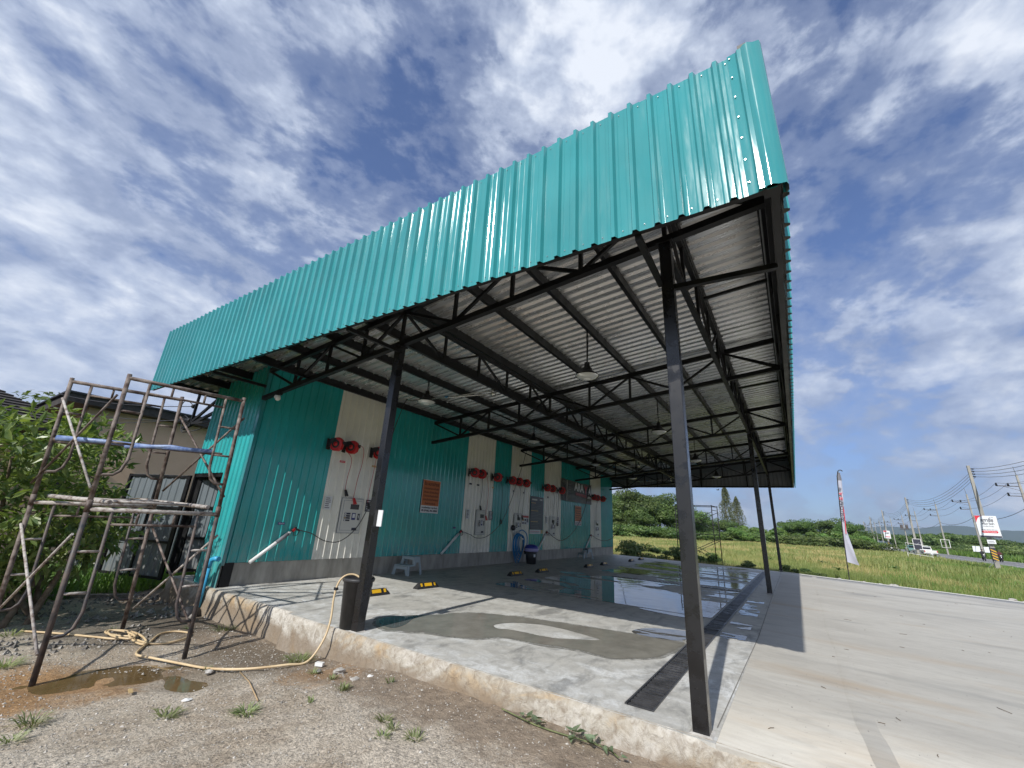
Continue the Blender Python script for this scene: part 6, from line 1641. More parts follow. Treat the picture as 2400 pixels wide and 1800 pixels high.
# ------------------------------------------------------------------ plants
def leafquad(mb, p, d, n, L, W):
    """a pointed folded leaf"""
    s = d.cross(n).normalized()*W/2
    mid = p + d*L*0.5 + n*(-0.04*L); tip = p + d*L - n*0.14*L
    mb.add([p, mid+s+n*0.15*W, tip, mid-s+n*0.15*W], [(0,1,2), (0,2,3)])
def rdir(rr_=None):
    while True:
        v = Vector((R.uniform(-1,1), R.uniform(-1,1), R.uniform(-1,1)))
        if 0.05 < v.length < 1: return v.normalized()
def garden_tree():
    t = thing('garden_tree', 'bushy garden tree with long drooping leaves and several thin trunks', 'tree', (-2.3, 9.3, -0.42))
    base = Vector((-2.1, 8.9, -0.42)); tips = []
    for k in range(9):
        a = k*0.7+0.3; p0 = base+Vector((0.35*math.cos(a), 0.5*math.sin(a), 0))
        top = base+Vector((R.uniform(-1.9, 0.7), R.uniform(-0.7, 1.8), R.uniform(1.3, 2.5)))
        midp = (p0+top)*0.5+Vector((R.uniform(-.2,.2), R.uniform(-.2,.2), 0.2))
        path = sagpath([p0, midp, top], 5)
        part('trunk', MB().tube(path, [0.045*(1-0.75*i/len(path)) for i in range(len(path))], 7), 'bark', t)
        for j in range(6):
            b0 = path[R.randint(3, len(path)-1)]; tip = b0+Vector((R.uniform(-1.0, 1.0), R.uniform(-0.9, 0.9), R.uniform(-0.3, 0.6)))
            tips.append((b0, tip))
    br = MB(); lf = MB()
    for (a, b) in tips: br.tube([a, (a+b)/2+Vector((0,0,0.05)), b], [0.012, 0.008, 0.004], 5)
    part('twigs', br, 'bark', t, kind='stuff')
    cx_, cy_, cz_ = -2.35, 9.35, 1.35
    n = 0
    while n < 1250:
        v = rdir()*(R.random()**0.30)
        p = Vector((cx_-0.15+v.x*2.4, cy_+v.y*1.7, cz_+v.z*1.45))
        if p.z < -0.1: continue
        if p.x > -0.75: continue
        if p.x > -1.35 and (p.z > 1.15 or R.random() < 0.45): continue
        lim = 2.78 - 0.22*noise.noise(Vector((p.x*1.4, p.y*1.4, 0)))-0.75*max(0, p.x+1.9)**1.1
        lim -= 0.30*max(0, min(1, (-2.6-p.x)*1.5))
        if p.z > lim: continue
        if noise.noise(Vector((p.x*1.5, p.y*1.5, p.z*1.5)))+0.10*(v.length) < -0.10: continue
        n += 1
        out = (v+Vector((0, -0.3, 0.1))).normalized()
        for k in range(7):
            d = (out*0.6+rdir()*0.9+Vector((0,0,-0.25))).normalized()
            nn = (Vector((0,0,1))*0.8+rdir()*0.6); nn = (nn-d*nn.dot(d)).normalized()
            leafquad(lf, p+rdir()*0.06, d, nn, R.uniform(0.13, 0.24), R.uniform(0.058, 0.085))
    part('foliage', lf, 'leaf_garden', t, kind='stuff')
garden_tree()

def crown_mesh(name, n, rx, ry, rz, leaf, material, lumps=7, flatb=0.0, spread=0.72, seed=1, droop=0.0, cone=False):
    rs = random.Random(seed); mb = MB(); cs = []
    for k in range(lumps):
        a = rs.uniform(0, 2*math.pi); q = math.sqrt(rs.random())*spread
        cs.append((Vector((q*math.cos(a)*rx, q*math.sin(a)*ry, rs.uniform(-0.45, 0.62)*rz)), rs.uniform(0.30, 0.55)))
    for i in range(n):
        v = Vector((rs.gauss(0,1), rs.gauss(0,1), rs.gauss(0,1))).normalized()
        if cone:
            h = rs.random()**0.9; rr_ = (1-h)**0.65*(0.25+0.75*rs.random()**0.6)
            a = rs.uniform(0, 2*math.pi); p = Vector((rx*rr_*math.cos(a), ry*rr_*math.sin(a), (h*2-1)*rz))
            rr2 = 1+0.9*noise.noise(Vector((math.cos(a)*1.6, math.sin(a)*1.6+seed, h*8))); p.x *= rr2; p.y *= rr2
        else:
            c, q = cs[rs.randrange(lumps)]
            p = c + Vector((v.x*rx*q, v.y*ry*q, v.z*rz*q*0.8))*(rs.random()**0.25)
            if flatb and p.z < -flatb*rz: p.z = -flatb*rz*rs.uniform(0.7, 1)
        nn = (Vector((v.x, v.y, abs(v.z)+0.5))+Vector((rs.uniform(-1,1), rs.uniform(-1,1), rs.uniform(-1,1)))*0.8).normalized()
        d = nn.cross(Vector((rs.uniform(-1,1), rs.uniform(-1,1), rs.uniform(-1,1)))).normalized(); s = d.cross(nn); L = leaf*rs.uniform(0.6, 1.3)
        mb.add([p-d*L*0.5, p+s*L*0.32, p+d*L*0.5, p-s*L*0.32], [(0,1,2,3)])
    return mesh_of(mb, name, material)
def trunk_mesh(h, r, seed=1, limbs=5, lean=0.0):
    rs = random.Random(seed); mb = MB()
    mb.tube([(0,0,-0.2), (0.1*h*lean, 0, h*0.4), (0.2*h*lean, 0.05*h, h*0.9)], [r, r*0.75, r*0.45], 8)
    for k in range(limbs):
        a = rs.uniform(0, 6.28); z0 = h*rs.uniform(0.35, 0.8); L = h*rs.uniform(0.35, 0.6)
        mb.tube([(0.1*h*lean, 0, z0), (L*0.5*math.cos(a), L*0.5*math.sin(a), z0+L*0.45), (L*math.cos(a), L*math.sin(a), z0+L*0.75)], [r*0.45, r*0.3, r*0.12], 6)
    return mesh_of(mb, 'trunk', 'bark')
KN = {}
def tree(kind, label, x, y, s=1.0, rz=0.0, sz=None, z=-0.46, cat='tree', group=None):
    crown, cz, tm, nm = KN[kind]
    t = thing(nm, label, cat, (x, y, z), rz, group); t.scale = (s, s, sz or s)
    if tm:
        o = bpy.data.objects.new('trunk', tm); COL.objects.link(o); o.parent = t
    o = bpy.data.objects.new('crown' if tm else 'foliage', crown); COL.objects.link(o); o.parent = t; o.location = (0, 0, cz); o['kind'] = 'stuff'
    if 'kind' in o: del o['kind']
    return t
KN['rain'] = (crown_mesh('rain_crown', 9000, 6.2, 6.2, 3.6, 0.42, 'leaf_dark', 16, 0.8, 0.8, 3), 6.0, trunk_mesh(6.5, 0.32, 2, 6), 'rain_tree')
KN['broad'] = (crown_mesh('broad_crown', 6500, 4.2, 4.2, 3.3, 0.36, 'leaf_dark', 12, 0.9, 0.75, 5), 4.0, trunk_mesh(4.4, 0.22, 4, 5, 0.3), 'broadleaf_tree')
KN['pine'] = (crown_mesh('pine_crown', 6500, 3.6, 3.6, 8.6, 0.40, 'leaf_olive', 4, 0, 0.5, 7, cone=True), 10.6, trunk_mesh(15, 0.28, 6, 0), 'casuarina_tree')
KN['bright'] = (crown_mesh('bright_bush', 4200, 3.6, 3.6, 2.2, 0.34, 'leaf_bright', 11, 0.7, 0.8, 9), 2.0, None, 'green_bush')
KN['shrub'] = (crown_mesh('shrub_leaves', 2600, 1.5, 1.5, 0.8, 0.16, 'leaf_dark', 9, 0.8, 0.85, 11), 0.55, None, 'low_shrub')
KN['hedge'] = (crown_mesh('hedge_leaves', 6000, 9.0, 4.0, 2.2, 0.50, 'leaf_mid', 18, 0.8, 0.9, 13), 1.6, None, 'roadside_thicket')
KN['wood'] = (crown_mesh('wood_crowns', 8000, 16, 8.0, 4.5, 0.95, 'leaf_dark', 20, 0.8, 0.9, 15), 4.4, None, 'distant_grove')
gb = 'dense trees along the far edge of the field'
def atree(kind, az, dist, s, label, rz=0.0, sz=None, group=gb, cat='tree'):
    p = polar(az, dist); return tree(kind, label, p.x, p.y, s, rz, sz, group=group, cat=cat)
atree('rain', 21.5, 122, 1.22, 'tall dark tree rising just behind the far wall corner', 0.3)
atree('rain', 17.6, 120, 1.30, 'broad spreading tree with a flat shelf of foliage right of the wall corner', 1.6)
atree('broad', 16.6, 113, 1.0, 'lower leafy tree in front of the broad spreading tree', 2.2)
atree('rain', 14.2, 124, 1.25, 'dark tree left of the second scaffold', 3.0)
atree('broad', 12.9, 120, 1.35, 'leafy tree just left of the near right post', 0.9)
atree('broad', 19.3, 112, 0.80, 'small tree against the wall corner at the edge of the field', 4.0)
atree('rain', 11.3, 145, 1.0, 'tree half hidden behind the near right post', 1.2)
atree('broad', 9.6, 160, 1.05, 'dark tree seen through the second scaffold', 0.2)
atree('broad', 8.0, 168, 1.0, 'round tree right of the second scaffold', 2.9)
atree('pine', 6.55, 188, 1.05, 'tall pale green casuarina standing above the field trees', 0.0, group=None)
atree('pine', 5.45, 196, 0.88, 'shorter slimmer casuarina right of the tall one', 1.0, group=None)
atree('broad', 6.6, 170, 0.95, 'forked tree at the foot of the tall casuarina', 5.0)
atree('bright', 4.6, 158, 1.35, 'fresh green bush right of the casuarinas', 0.5, cat='bush')
atree('bright', 3.4, 160, 1.25, 'fresh green bush left of the third post', 2.5, cat='bush')
atree('bright', 1.2, 166, 1.2, 'green bush between the third and fourth posts', 1.4, cat='bush')
atree('rain', -0.2, 170, 0.80, 'dark tree with layered crown right of the fourth post', 4.4)
atree('broad', -1.6, 172, 1.15, 'dark rounded tree left of the feather flag', 0.7)
atree('broad', -3.2, 168, 1.2, 'dark rounded tree behind the feather flag', 3.3)
atree('broad', -4.6, 160, 1.05, 'dark tree just right of the feather flag', 5.1)
atree('bright', -0.9, 150, 1.05, 'bright bush below the layered dark tree', 3.6, cat='bush')
atree('bright', -2.6, 150, 1.0, 'bright bush left of the flag foot', 0.1, cat='bush')
atree('bright', -4.4, 142, 1.15, 'bright bush right of the flag beside the road', 1.9, cat='bush')
atree('bright', -5.9, 150, 0.95, 'bright bush where the road disappears', 2.7, cat='bush')
atree('broad', -5.7, 178, 0.85, 'low dark tree sloping down to the road', 1.1)
atree('broad', 20.4, 116, 1.25, 'tall leafy tree filling the gap at the wall corner', 2.0)
atree('broad', 18.4, 118, 1.30, 'tall leafy tree between corner tree and shelf tree', 0.4)
atree('broad', 15.2, 118, 1.15, 'leafy tree below the right end of the foliage shelf', 3.3)
atree('broad', 12.0, 140, 1.20, 'leafy tree right behind the near right post', 1.8)
atree('broad', 10.4, 150, 1.15, 'leafy tree between post and far scaffold', 4.1)
atree('bright', 5.6, 150, 1.1, 'green bush below the slimmer casuarina', 2.2, cat='bush')
atree('bright', 2.3, 156, 1.3, 'green bush behind the banana plants', 3.9, cat='bush')
atree('broad', 0.4, 176, 1.1, 'dark tree left of the layered tree', 2.4)
# thickets in front of the tree line
for k, (az, d, l) in enumerate(((20.5, 108, 'low thicket at the wall corner edge of the field'), (16.0, 106, 'low thicket under the broad tree'), (12.4, 112, 'low thicket left of the scaffold'), (8.6, 150, 'low thicket behind the second scaffold'),
                                (5.0, 152, 'low thicket below the casuarinas'), (1.8, 150, 'low thicket behind the fourth post'), (-1.5, 146, 'low thicket left of the flag'), (-4.0, 138, 'low thicket right of the flag'))):
    p = polar(az, d); t = tree('hedge', l, p.x, p.y, 1.0, rad(az+90), 0.80, group='thickets edging the field', cat='thicket')
# strip beyond the road
gv = 'thickets across the road'
k = 0
names_ = ['right edge', 'large white board', 'striped pole', 'paired plates', 'white pickup', 'dark board', 'green pickup', 'transformer pole', 'pole cluster', 'vanishing road', 'horizon', 'far bend']
for i, x in enumerate((60, 76, 92, 108, 124, 140, 158, 176, 196, 220, 246, 280)):
    y = -33.0-0.046*x
    tree('hedge', f'green thicket across the road near the {names_[i]}', x, y, 1.0 if i > 1 else 0.9, R.uniform(-.2, .2), 0.62+R.uniform(-.05, .1), group=gv, cat='thicket')
for i, x in enumerate((80, 104, 130, 160, 200)):
    tree('hedge', f'second row thicket across the road, {("nearest","second","third","fourth","farthest")[i]} from the right', x, -41-0.05*x, 1.3, R.uniform(-.2, .2), 0.95, group=gv, cat='thicket')
for i, (az, d, s) in enumerate(((-17.5, 250, 0.70), (-15.9, 260, 0.85), (-14.0, 255, 0.95), (-12.8, 270, 1.2), (-11.8, 262, 1.25), (-10.4, 300, 1.25), (-9.3, 320, 1.1), (-8.4, 330, 1.2), (-19.5, 250, 0.8))):
    atree('wood', az, d, s*0.62, f'distant dark grove beyond the road, {("seventh","sixth","fifth","fourth","third","second","first","farthest left","last")[i]} counted from the left', i*0.7, s*0.75, group='distant groves beyond the road', cat='grove')
for i, (az, d) in enumerate(((88, 40), (80.4, 34), (78.6, 36), (76, 45))):
    p = polar(az, d); tree('broad', ('tree top above the dark roof at the left', 'pale tree top between the two roofs, left one', 'pale tree top between the two roofs, right one', 'tree behind the beige wall')[i], p.x, p.y, 1.05 if i != 3 else 0.8, i*1.0, (0.80, 1.02, 1.02, 0.7)[i], group='trees behind the beige house')
for i, (x, y, s) in enumerate(((24.5, 7.9, 1.0), (25.8, 6.2, 0.8), (25.5, 4.3, 0.62), (24.4, 1.8, 0.42), (23.6, -0.4, 0.42), (22.6, -1.3, 0.30))):
    tree('shrub', ('dark shrub just past the wall corner', 'dark low shrub right of the first shrub', 'low shrub at the foot of the far scaffold', 'small dark shrub between far scaffold and third post', 'small dark shrub right of the fourth post', 'tiny shrub at the driveway corner')[i], x, y, s, i*1.1, s*0.95, group='shrubs along the far slab edge', cat='shrub')
def fronds(name, label, x, y, h, n, L, W, material='leaf_bright', cat='plant', group=None, z=-0.46, seed=2):
    rs = random.Random(seed); t = thing(name, label, cat, (x, y, z), 0, group)
    if h > 0.3: part('stem', MB().tube([(x, y, z), (x+0.05, y, z+h)], [0.05*h+0.005, 0.03*h+0.003], 7), 'leaf_olive', t)
    for k in range(n):
        a = 2*math.pi*k/n+rs.uniform(-.3, .3); e = rs.uniform(0.5, 1.2); mb = MB(); prev = None
        for i in range(6):
            s = i/5; rr_ = L*s*math.cos(e*(1-s*0.6))*0.9; zz = z+h+L*(math.sin(e)*s-0.55*s*s)
            c = Vector((x+rr_*math.cos(a), y+rr_*math.sin(a), zz)); sd_ = Vector((-math.sin(a), math.cos(a), 0))*W*math.sin(math.pi*min(0.98, s*0.9+0.08))/2
            mb.v += [tuple(c-sd_-Vector((0,0,W*0.15))), tuple(c), tuple(c+sd_-Vector((0,0,W*0.15)))]
            if i:
                o = 3*(i-1)
                mb.f += [(o, o+3, o+4, o+1), (o+1, o+4, o+5, o+2)]; mb.sm += [True]*2
        part('frond', mb, material, t)
pb = polar(2.05, 150); fronds('banana_plant', 'banana plant between the third and fourth posts', pb.x, pb.y, 2.6, 9, 3.0, 0.75, group=None)
pb = polar(3.0, 152); fronds('banana_plant', 'banana plant left of the fourth post', pb.x, pb.y, 1.6, 8, 2.6, 0.7, seed=5)
for i, (x, y, s, l) in enumerate(((30.5, -10.6, 1.0, 'yellowish palm sprout near the right edge'), (32.5, -9.9, 0.8, 'palm sprout left of the yellowish one'), (29.0, -11.3, 0.9, 'dark palm sprout at the right edge'), (41, -9.2, 0.8, 'small palm sprout in the verge'), (44, -7.5, 0.6, 'small tufty sprout in the middle of the verge'))):
    fronds('palm_sprout', l, x, y, 0.05, 9, 1.0*s, 0.10*s, 'leaf_bright' if i != 0 else 'dry_grass', 'plant', 'palm sprouts in the verge', seed=i+3)

for i, (az, d, l) in enumerate(((-3.2, 31, 'small sapling in the grass left of the flag foot'), (-1.9, 40, 'small sapling in the grass between fourth post and flag'), (2.8, 38, 'small sapling in the grass between the third and fourth posts'), (-7.6, 40, 'small sapling in the green verge'), (9.9, 40, 'small sapling in the grass beside the far scaffold'))):
    p = polar(az, d); fronds('field_sapling', l, p.x, p.y, 0.28, 9, 0.42, 0.10, 'leaf_dark', 'plant', 'saplings in the field grass', seed=20+i)
# weeds and vine near the camera
def weed(name, label, x, y, r, n, h=0.10, m_='weed_green', z=None, cat='weed', group='grass tufts on the dirt', W=0.007, seed=None):
    rs = random.Random(seed if seed is not None else int((x*31+y*57)*100)); z = (gz(x, y) if z is None else z)
    t = thing(name, label, cat, (x, y, z), 0, group); mb = MB()
    for k in range(n):
        a = rs.uniform(0, 2*math.pi); q = r*math.sqrt(rs.random())*0.45
        b = Vector((x+q*math.cos(a), y+q*math.sin(a), z+0.0)); a2 = a+rs.uniform(-.8, .8); L = rs.uniform(0.5, 1.0)
        tip = b+Vector((r*L*math.cos(a2), r*L*math.sin(a2), h*rs.uniform(0.25, 1.0))); mid = (b+tip)/2+Vector((0, 0, h*0.35*rs.random()))
        s = Vector((-math.sin(a2), math.cos(a2), 0))*W
        mb.add([b-s*0.6, b+s*0.6, mid+s, mid-s, tip], [(0,1,2,3), (3,2,4)])
    part('blades', mb, m_, t, kind='stuff')
weeds = [(-2.52, 4.35, 0.20, 60, 'grass tuft at the lower left corner'), (-2.66, 4.05, 0.14, 40, 'second grass tuft at the lower left corner'), (-1.93, 3.60, 0.17, 70, 'dense grass tuft in the middle of the gravel'), (-1.55, 3.14, 0.17, 90, 'dense bright grass tuft right of the middle one'),
         (-0.23, 6.50, 0.26, 80, 'grass clump by the slab under the scaffold shadow'), (-2.36, 6.42, 0.22, 90, 'leafy green patch behind the left scaffold foot'), (-2.55, 6.75, 0.2, 70, 'leafy green patch farther left behind the scaffold foot'), (-1.13, 4.80, 0.07, 26, 'small tuft on the hose by the scaffold foot'),
         (-2.15, 7.9, 0.22, 60, 'weedy patch between the tree trunks'), (-0.41, 4.28, 0.26, 140, 'wide grass clump at the slab foot left of the hose'), (-0.79, 2.97, 0.12, 50, 'grass tuft with stems right of the hose end'), (-1.13, 2.92, 0.06, 20, 'tiny green sprout in the gravel'),
         (-0.42, 2.74, 0.08, 30, 'pale sprout near the slab'), (-0.98, 2.17, 0.11, 36, 'star shaped grass tuft in the gravel'), (-1.02, 2.02, 0.09, 28, 'grass tuft touching the star shaped one'), (-1.02, 1.78, 0.13, 44, 'sprawling grass tuft with curling stems'), (-1.16, 1.98, 0.10, 26, 'thin sprawling tuft left of the curling one'),
         (-0.55, 6.9, 0.10, 30, 'small tuft behind the slab foot clump'), (-1.25, 7.4, 0.12, 34, 'small tuft behind the hose loops'), (-0.62, 3.66, 0.10, 24, 'dry tuft beside the broken stone'), (-0.66, 3.3, 0.10, 30, 'thin tuft left of the pale stones')]
for (x, y, r, n, l) in weeds: weed('grass_tuft', l, x, y, r*0.72, int(n*0.75), 0.055 if r < 0.2 else 0.08, W=0.0048)
rw = thing('back_weeds', 'tall bright weeds in the sun behind the trunks and door', 'weeds', (-1, 11.5, -0.42)); mb = MB()
for k in range(9000):
    x = R.uniform(-4.6, 1.6); y = R.uniform(9.9, 13.2) if R.random() < 0.7 else R.uniform(10.3, 15)
    if y < 10.15+0.3*noise.noise(Vector((x*2, 0, 0)))+(0.35 if x > -1.5 else -0.6): continue
    b = Vector((x, y, -0.46 if y > 12.3 else gz(x, y)-0.02)); a = R.uniform(0, 6.28); h = R.uniform(0.12, 0.42)
    tip = b+Vector((0.15*math.cos(a), 0.15*math.sin(a), h)); s = Vector((-math.sin(a), math.cos(a), 0))*0.014
    mb.add([b-s, b+s, tip+s*0.3, tip-s*0.3], [(0,1,2,3)])
part('blades', mb, 'weed_bright', rw, kind='stuff') if 'weed_bright' in MATS else part('blades', mb, 'leaf_bright', rw, kind='stuff')
vi = thing('creeping_vine', 'creeping vine with heart shaped leaves at the foot of the slab', 'vine', (-0.28, 1.0, -0.2))
vp = [(-0.23, 1.56), (-0.27, 1.36), (-0.30, 1.19), (-0.30, 1.04), (-0.29, 0.90), (-0.28, 0.78), (-0.27, 0.70), (-0.29, 0.58), (-0.34, 0.50)]
part('stem', MB().tube(sagpath([(x, y, gz(x, y)+0.03) for x, y in vp], 6), 0.0055, 6), 'weed_green', vi)
for k in range(26):
    x, y = interp(vp, R.uniform(0.05, 1.0)); d = Vector((R.uniform(-1, 1), R.uniform(-1, 1), R.uniform(0.15, 0.9))).normalized(); L = R.uniform(0.028, 0.062)
    b = Vector((x, y, gz(x, y)+0.03)); e = b+d*L*0.9; n_ = Vector((R.uniform(-.5,.5), R.uniform(-.5,.5), 1)).normalized(); u_ = (d-n_*d.dot(n_)).normalized(); s = u_.cross(n_)
    m = MB(); m.tube([b, e], 0.002, 4)
    o = len(m.v); c_ = e
    sh_ = [(0.0, 0.0), (-0.25, 0.35), (0.05, 0.55), (0.55, 0.38), (1.25, 0.0), (0.55, -0.38), (0.05, -0.55), (-0.25, -0.35)]
    pts_ = [c_+u_*(a*L)+s*(q*L)+n_*(abs(q)*L*0.35) for a, q in sh_]
    m.add(pts_, [(0,1,2,3), (0,3,4), (0,4,5), (0,5,6,7)])
    part('leaf', m, 'vine_leaf', vi)
# rubble behind the hose
rbm = MB()
for k in range(900):
    x = R.uniform(-3.2, 0.0); y = R.uniform(6.6, 10.6)
    if noise.noise(Vector((x*1.1, y*1.1, 4))) < -0.05 and y < 8.6: continue
    r_ = R.uniform(0.012, 0.045) if R.random() < 0.9 else R.uniform(0.05, 0.09); z = gz(x, y)
    vs = []
    for (a, b, c) in ((1,0,0),(0.3,0.9,0.1),(-0.9,0.3,0),(-0.3,-0.9,0),(0.1,0.1,0.8)): vs.append((x+a*r_*R.uniform(0.7,1.2), y+b*r_*R.uniform(0.7,1.2), z+c*r_))
    rbm.add(vs, [(0,1,4), (1,2,4), (2,3,4), (3,0,4)])
tag(part('rubble', rbm, 'rubble_stone', kind='stuff'), 'dark broken rubble on the damp ground behind the hose', 'rubble')
# loose stones, litter
def stone(name, label, x, y, r, m_='rock', sq=0.6, z=None, cat='stone', group=None, seed=1):
    mb = MB(); rings = 6; n = 9; z = (gz(x, y)+r*sq*0.4) if z is None else z
    for i in range(rings+1):
        ph = math.pi*i/rings
        for k in range(n):
            a = 2*math.pi*k/n; v = Vector((math.sin(ph)*math.cos(a), math.sin(ph)*math.sin(a), math.cos(ph)))
            q = r*(1+0.45*noise.noise(v*1.4+Vector((seed*3.1, x*7, y*7)))); mb.v.append((x+v.x*q*1.25, y+v.y*q, z+v.z*q*sq))
    for i in range(rings):
        for k in range(n):
            l = (k+1) % n; mb.f.append((i*n+k, (i+1)*n+k, (i+1)*n+l, i*n+l)); mb.sm.append(False)
    tag(part(name, mb, m_), label, cat, group)
stone('stone', 'broken pale stone on the earth near the hose end', -0.47, 3.46, 0.055)
stone('stone', 'small dark stone left of the broken pale one', -0.56, 3.68, 0.032, 'pole_concrete', seed=4)
stone('stone', 'flat pale chip right of the broken stone', -0.53, 3.12, 0.040, sq=0.25, seed=5)
stone('stone', 'rounded white chip near the slab foot', -0.40, 3.05, 0.026, 'white_paint', seed=6)
stone('stone', 'pale stone at the scaffold foot', -1.15, 4.72, 0.035, 'rock', seed=7)
stone('stone', 'white flake on the gravel', -1.66, 3.92, 0.030, 'white_paint', 0.3, seed=8)
stone('stone', 'tiny white flake above the gravel tuft', -1.44, 3.70, 0.018, 'white_paint', 0.3, seed=9)
o = part('litter_block', MB().box((-0.41, 3.88, gz(-0.41, 3.88)+0.02), (0.045, 0.09, 0.035), rz=0.4), 'white_plastic'); tag(o, 'small white block lying beside the beige hose', 'litter')
o = part('leaf_litter', MB().box((-1.83, 4.66, gz(-1.83, 4.66)+0.012), (0.03, 0.11, 0.006), rz=-0.2), 'tan_print'); tag(o, 'yellowish scrap lying by the muddy puddle', 'litter')
o = part('straw_stem', MB().tube([(-1.02, 4.35, gz(-1, 4.3)+0.02), (-1.18, 3.85, gz(-1, 3.8)+0.03), (-1.38, 3.30, gz(-1, 3.3)+0.015)], 0.006, 5), 'straw'); tag(o, 'long dry reed lying across the gravel', 'reed')
for k, (x, y, r, l) in enumerate(((18.95, -2.0, 0.09, 'pale rock beside the flag foot'), (18.9, -2.75, 0.06, 'small rock right of the flag foot'), (18.2, -3.55, 0.13, 'largest white rock on the driveway edge'), (18.4, -3.2, 0.07, 'small rock left of the largest rock'),
                                  (17.4, -6.3, 0.12, 'pale rock in the pile at the right driveway edge'), (17.1, -6.0, 0.08, 'small rock left in the pile at the right'), (17.0, -6.45, 0.09, 'rock at the front of the pile at the right'), (17.15, -7.0, 0.10, 'rock near the right edge of the photo'))):
    stone('rock', l, x, y, r, 'rock', 0.6, z=-0.13 if y > -5 else -0.17, cat='rock', group='rocks along the far driveway edge', seed=k)
bird = thing('bird', 'small dark bird flying above the far scaffold', 'bird', tuple(polar(7.3, 60, 1.34+60*math.tan(rad(5.1)))))
bp_ = bird.location
part('body', MB().tube([bp_+Vector((0, 0.16, 0)), bp_+Vector((0, 0.06, 0.01)), bp_+Vector((0, -0.10, 0)), bp_+Vector((0, -0.2, 0))], [0.01, 0.045, 0.035, 0.005], 8), 'dark_plastic', bird)
for s in (-1, 1): part('wing', MB().add([bp_+Vector((0, 0.05, 0)), bp_+Vector((0, -0.07, 0)), bp_+Vector((s*0.05, -0.02+s*0.18, 0.13)), bp_+Vector((s*0.05, 0.05+s*0.14, 0.14))], [(0,1,2,3)]), 'dark_plastic', bird)

# pebbles on the near ground
pb_ = MB()
for k in range(9000):
    x = R.uniform(-3.6, -0.15); y = R.uniform(0.2, 7.0)**1.0
    if R.random() < (x+3.6)/9: pass
    d = math.hypot(x-CAM.x, y-CAM.y)
    s = R.uniform(0.002, 0.0075)*(1+0.10*d)*(1.8 if R.random() < 0.05 else 1)
    if segd(x, y, (-2.15, 5.5), (-1.4, 4.5)) < 0.30: continue
    z = gz(x, y) + 0.035*noise.noise(Vector((x*1.3, y*1.3, 0))) + 0.014*noise.noise(Vector((x*6, y*6, 3))) + 0.006*noise.noise(Vector((x*17, y*17, 5)))
    a = R.uniform(0, 3.14); ca, sa = math.cos(a)*s, math.sin(a)*s; q = R.uniform(0.5, 0.9)
    pb_.add([(x-ca, y-sa, z), (x+sa*q, y-ca*q, z), (x+ca, y+sa, z), (x-sa*q, y+ca*q, z), (x+sa*0.1, y, z+s*q)], [(0,1,4), (1,2,4), (2,3,4), (3,0,4)])
tag(part('gravel', pb_, 'pebble', kind='stuff'), 'loose grey and pale gravel scattered over the near dirt', 'gravel')
# dark twigs on the driveway
tw = MB()
for k in range(70):
    x = R.uniform(0.3, 14); y = -R.uniform(0.8, 7.5)*min(1, 0.3+x/9); a = R.uniform(0, 3.14); L = R.uniform(0.02, 0.07)*(2.5 if k % 11 == 0 else 1)
    z = dz(y)+0.004; tw.tube([(x, y, z), (x+L*math.cos(a)*0.5, y+L*math.sin(a)*0.5+0.005, z+0.002), (x+L*math.cos(a), y+L*math.sin(a), z)], 0.0025, 4)
tag(part('twigs', tw, 'bark', kind='stuff'), 'scattered twigs and crumbs on the driveway', 'twigs')
# gravelly verge strip beyond the driveway and slab
vg = MB()
for k in range(5000):
    y = R.uniform(-11, 9); x0_ = (fx(y) if y < 0 else 18.4+1.4*y/8)+0.05
    x = x0_+abs(R.gauss(0, 0.55)); s = R.uniform(0.01, 0.035); z = -0.30 - 0.10*(x-x0_) + (0.15 if y < 0 and x-x0_ < 0.5 else 0)
    a = R.uniform(0, 3.14); ca, sa = math.cos(a)*s, math.sin(a)*s
    vg.add([(x-ca, y-sa, z), (x+sa, y-ca, z), (x+ca, y+sa, z), (x-sa, y+ca, z), (x, y, z+s)], [(0,1,4), (1,2,4), (2,3,4), (3,0,4)])
tag(part('verge_gravel', vg, 'pebble', kind='stuff'), 'grey gravel along the far edge of the driveway', 'gravel')
bk_ = MB()   # earth bank between driveway edge and field
for i in range(41):
    y = -12+22*i/40; x0_ = (fx(y) if y < 0 else 18.3+1.4*y/8)
    for k, (dx, z) in enumerate(((0.0, -0.10+dz(y) if y < 0 else -0.12), (0.5, -0.20), (1.3, -0.36), (2.6, -0.48))):
        bk_.v.append((x0_+dx+0.1*noise.noise(Vector((y, k, 0))), y, z+0.04*noise.noise(Vector((y*2, k*3, 1)))))
for i in range(40):
    for k in range(3):
        a = i*4+k; bk_.f.append((a, a+1, a+5, a+4)); bk_.sm.append(True)
struct(part('earth_bank', bk_, 'dirt'))

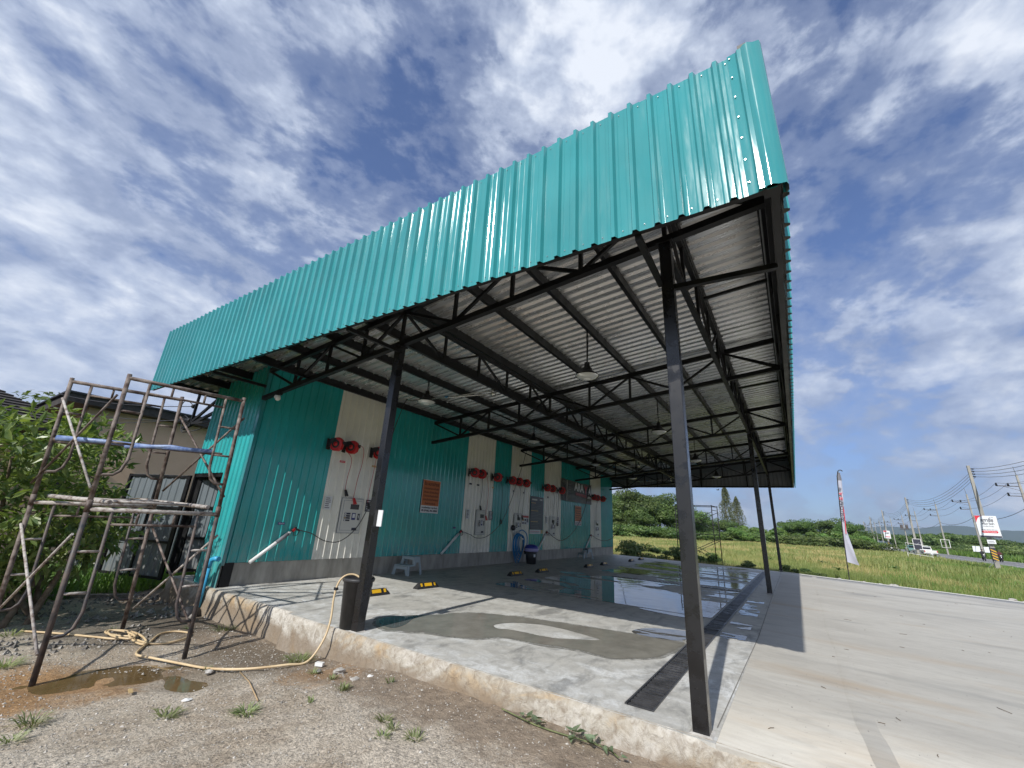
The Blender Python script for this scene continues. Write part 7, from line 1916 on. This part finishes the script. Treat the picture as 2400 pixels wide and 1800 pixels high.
# grass of the field: many blades in a few masses
def grass_mass(name, label, n, fn, hlo, hhi, w, material='dry_grass'):
    mb = MB(); k = 0
    while k < n:
        x, y, q = fn(); k += 1
        d = math.hypot(x-CAM.x, y-CAM.y); a = R.uniform(0, 6.28); h = R.uniform(hlo, hhi)*q
        b = Vector((x, y, -0.46)); le = R.uniform(0.1, 0.5)*h
        tip = b+Vector((le*math.cos(a), le*math.sin(a), h)); s = Vector((0.6, 0.8, 0))*w*(0.6+d/40)*0.5
        s = Vector((math.sin(a+1), math.cos(a+1), 0))*s.length
        mb.v += [tuple(b-s), tuple(b+s), tuple(tip)]; o = len(mb.v)-3; mb.f.append((o, o+1, o+2)); mb.sm.append(False)
    tag(part(name, mb, material, kind='stuff'), label, 'grass')
def near_field():
    y = R.uniform(-14, 16); x = (fx(y) if y < 0 else 18.6+1.4*max(0, min(8, y))/8)+1.4+R.random()**1.5*24
    q = 0.72+0.75*noise.noise(Vector((x*0.35, y*0.35, 0)))+0.25*noise.noise(Vector((x*1.4, y*1.4, 0)))
    if x < 21.5: q *= 0.5+0.5*(x-19)/2.5
    return x, y, max(0.25, q)
def mid_field():
    az = rad(R.uniform(-17, 27)); d = 42+R.random()**1.2*118; x, y = CAM.x+d*math.cos(az), CAM.y+d*math.sin(az)
    if y < -16.8-0.046*x+R.random()*3: return mid_field()
    return x, y, 0.8+0.6*noise.noise(Vector((x*0.08, y*0.08, 0)))
grass_mass('tall_grass', 'tall yellow green grass of the field just beyond the slab', 75000, near_field, 0.16, 0.44, 0.018)
grass_mass('field_grass', 'yellow green grass covering the far part of the field', 60000, mid_field, 0.30, 0.62, 0.045)
def verge():
    x = R.uniform(17.8, 75); y0_ = -17.2-0.046*x; y = y0_+R.random()**1.4*14
    return x, y, 0.8+0.4*noise.noise(Vector((x*0.3, y*0.3, 5)))
grass_mass('verge_grass', 'lush green grass of the verge between driveway and road', 30000, verge, 0.2, 0.42, 0.022, 'leaf_bright')
def far_verge():
    x = R.uniform(45, 260); y = -27.2-0.046*x-R.random()*6
    return x, y, 1
grass_mass('far_verge_grass', 'rank green growth along the far side of the road', 14000, far_verge, 0.6, 1.5, 0.06, 'leaf_bright')

# ------------------------------------------------------------------ haze
hz_ = MB(); hz_.box((2500, -600, 480), (11500, 11500, 965))
hm = bpy.data.materials.new('haze_air'); hm.use_nodes = True; nt = hm.node_tree; nt.nodes.clear()
pv = N(nt, 'ShaderNodeVolumePrincipled'); pv.inputs['Density'].default_value = 0.00011; pv.inputs['Color'].default_value = (0.62, 0.76, 1.0, 1); pv.inputs['Anisotropy'].default_value = 0.2
ou = N(nt, 'ShaderNodeOutputMaterial'); nt.links.new(pv.outputs[0], ou.inputs['Volume'])
MATS['haze_air'] = hm
struct(part('haze', hz_, 'haze_air'), 'stuff')
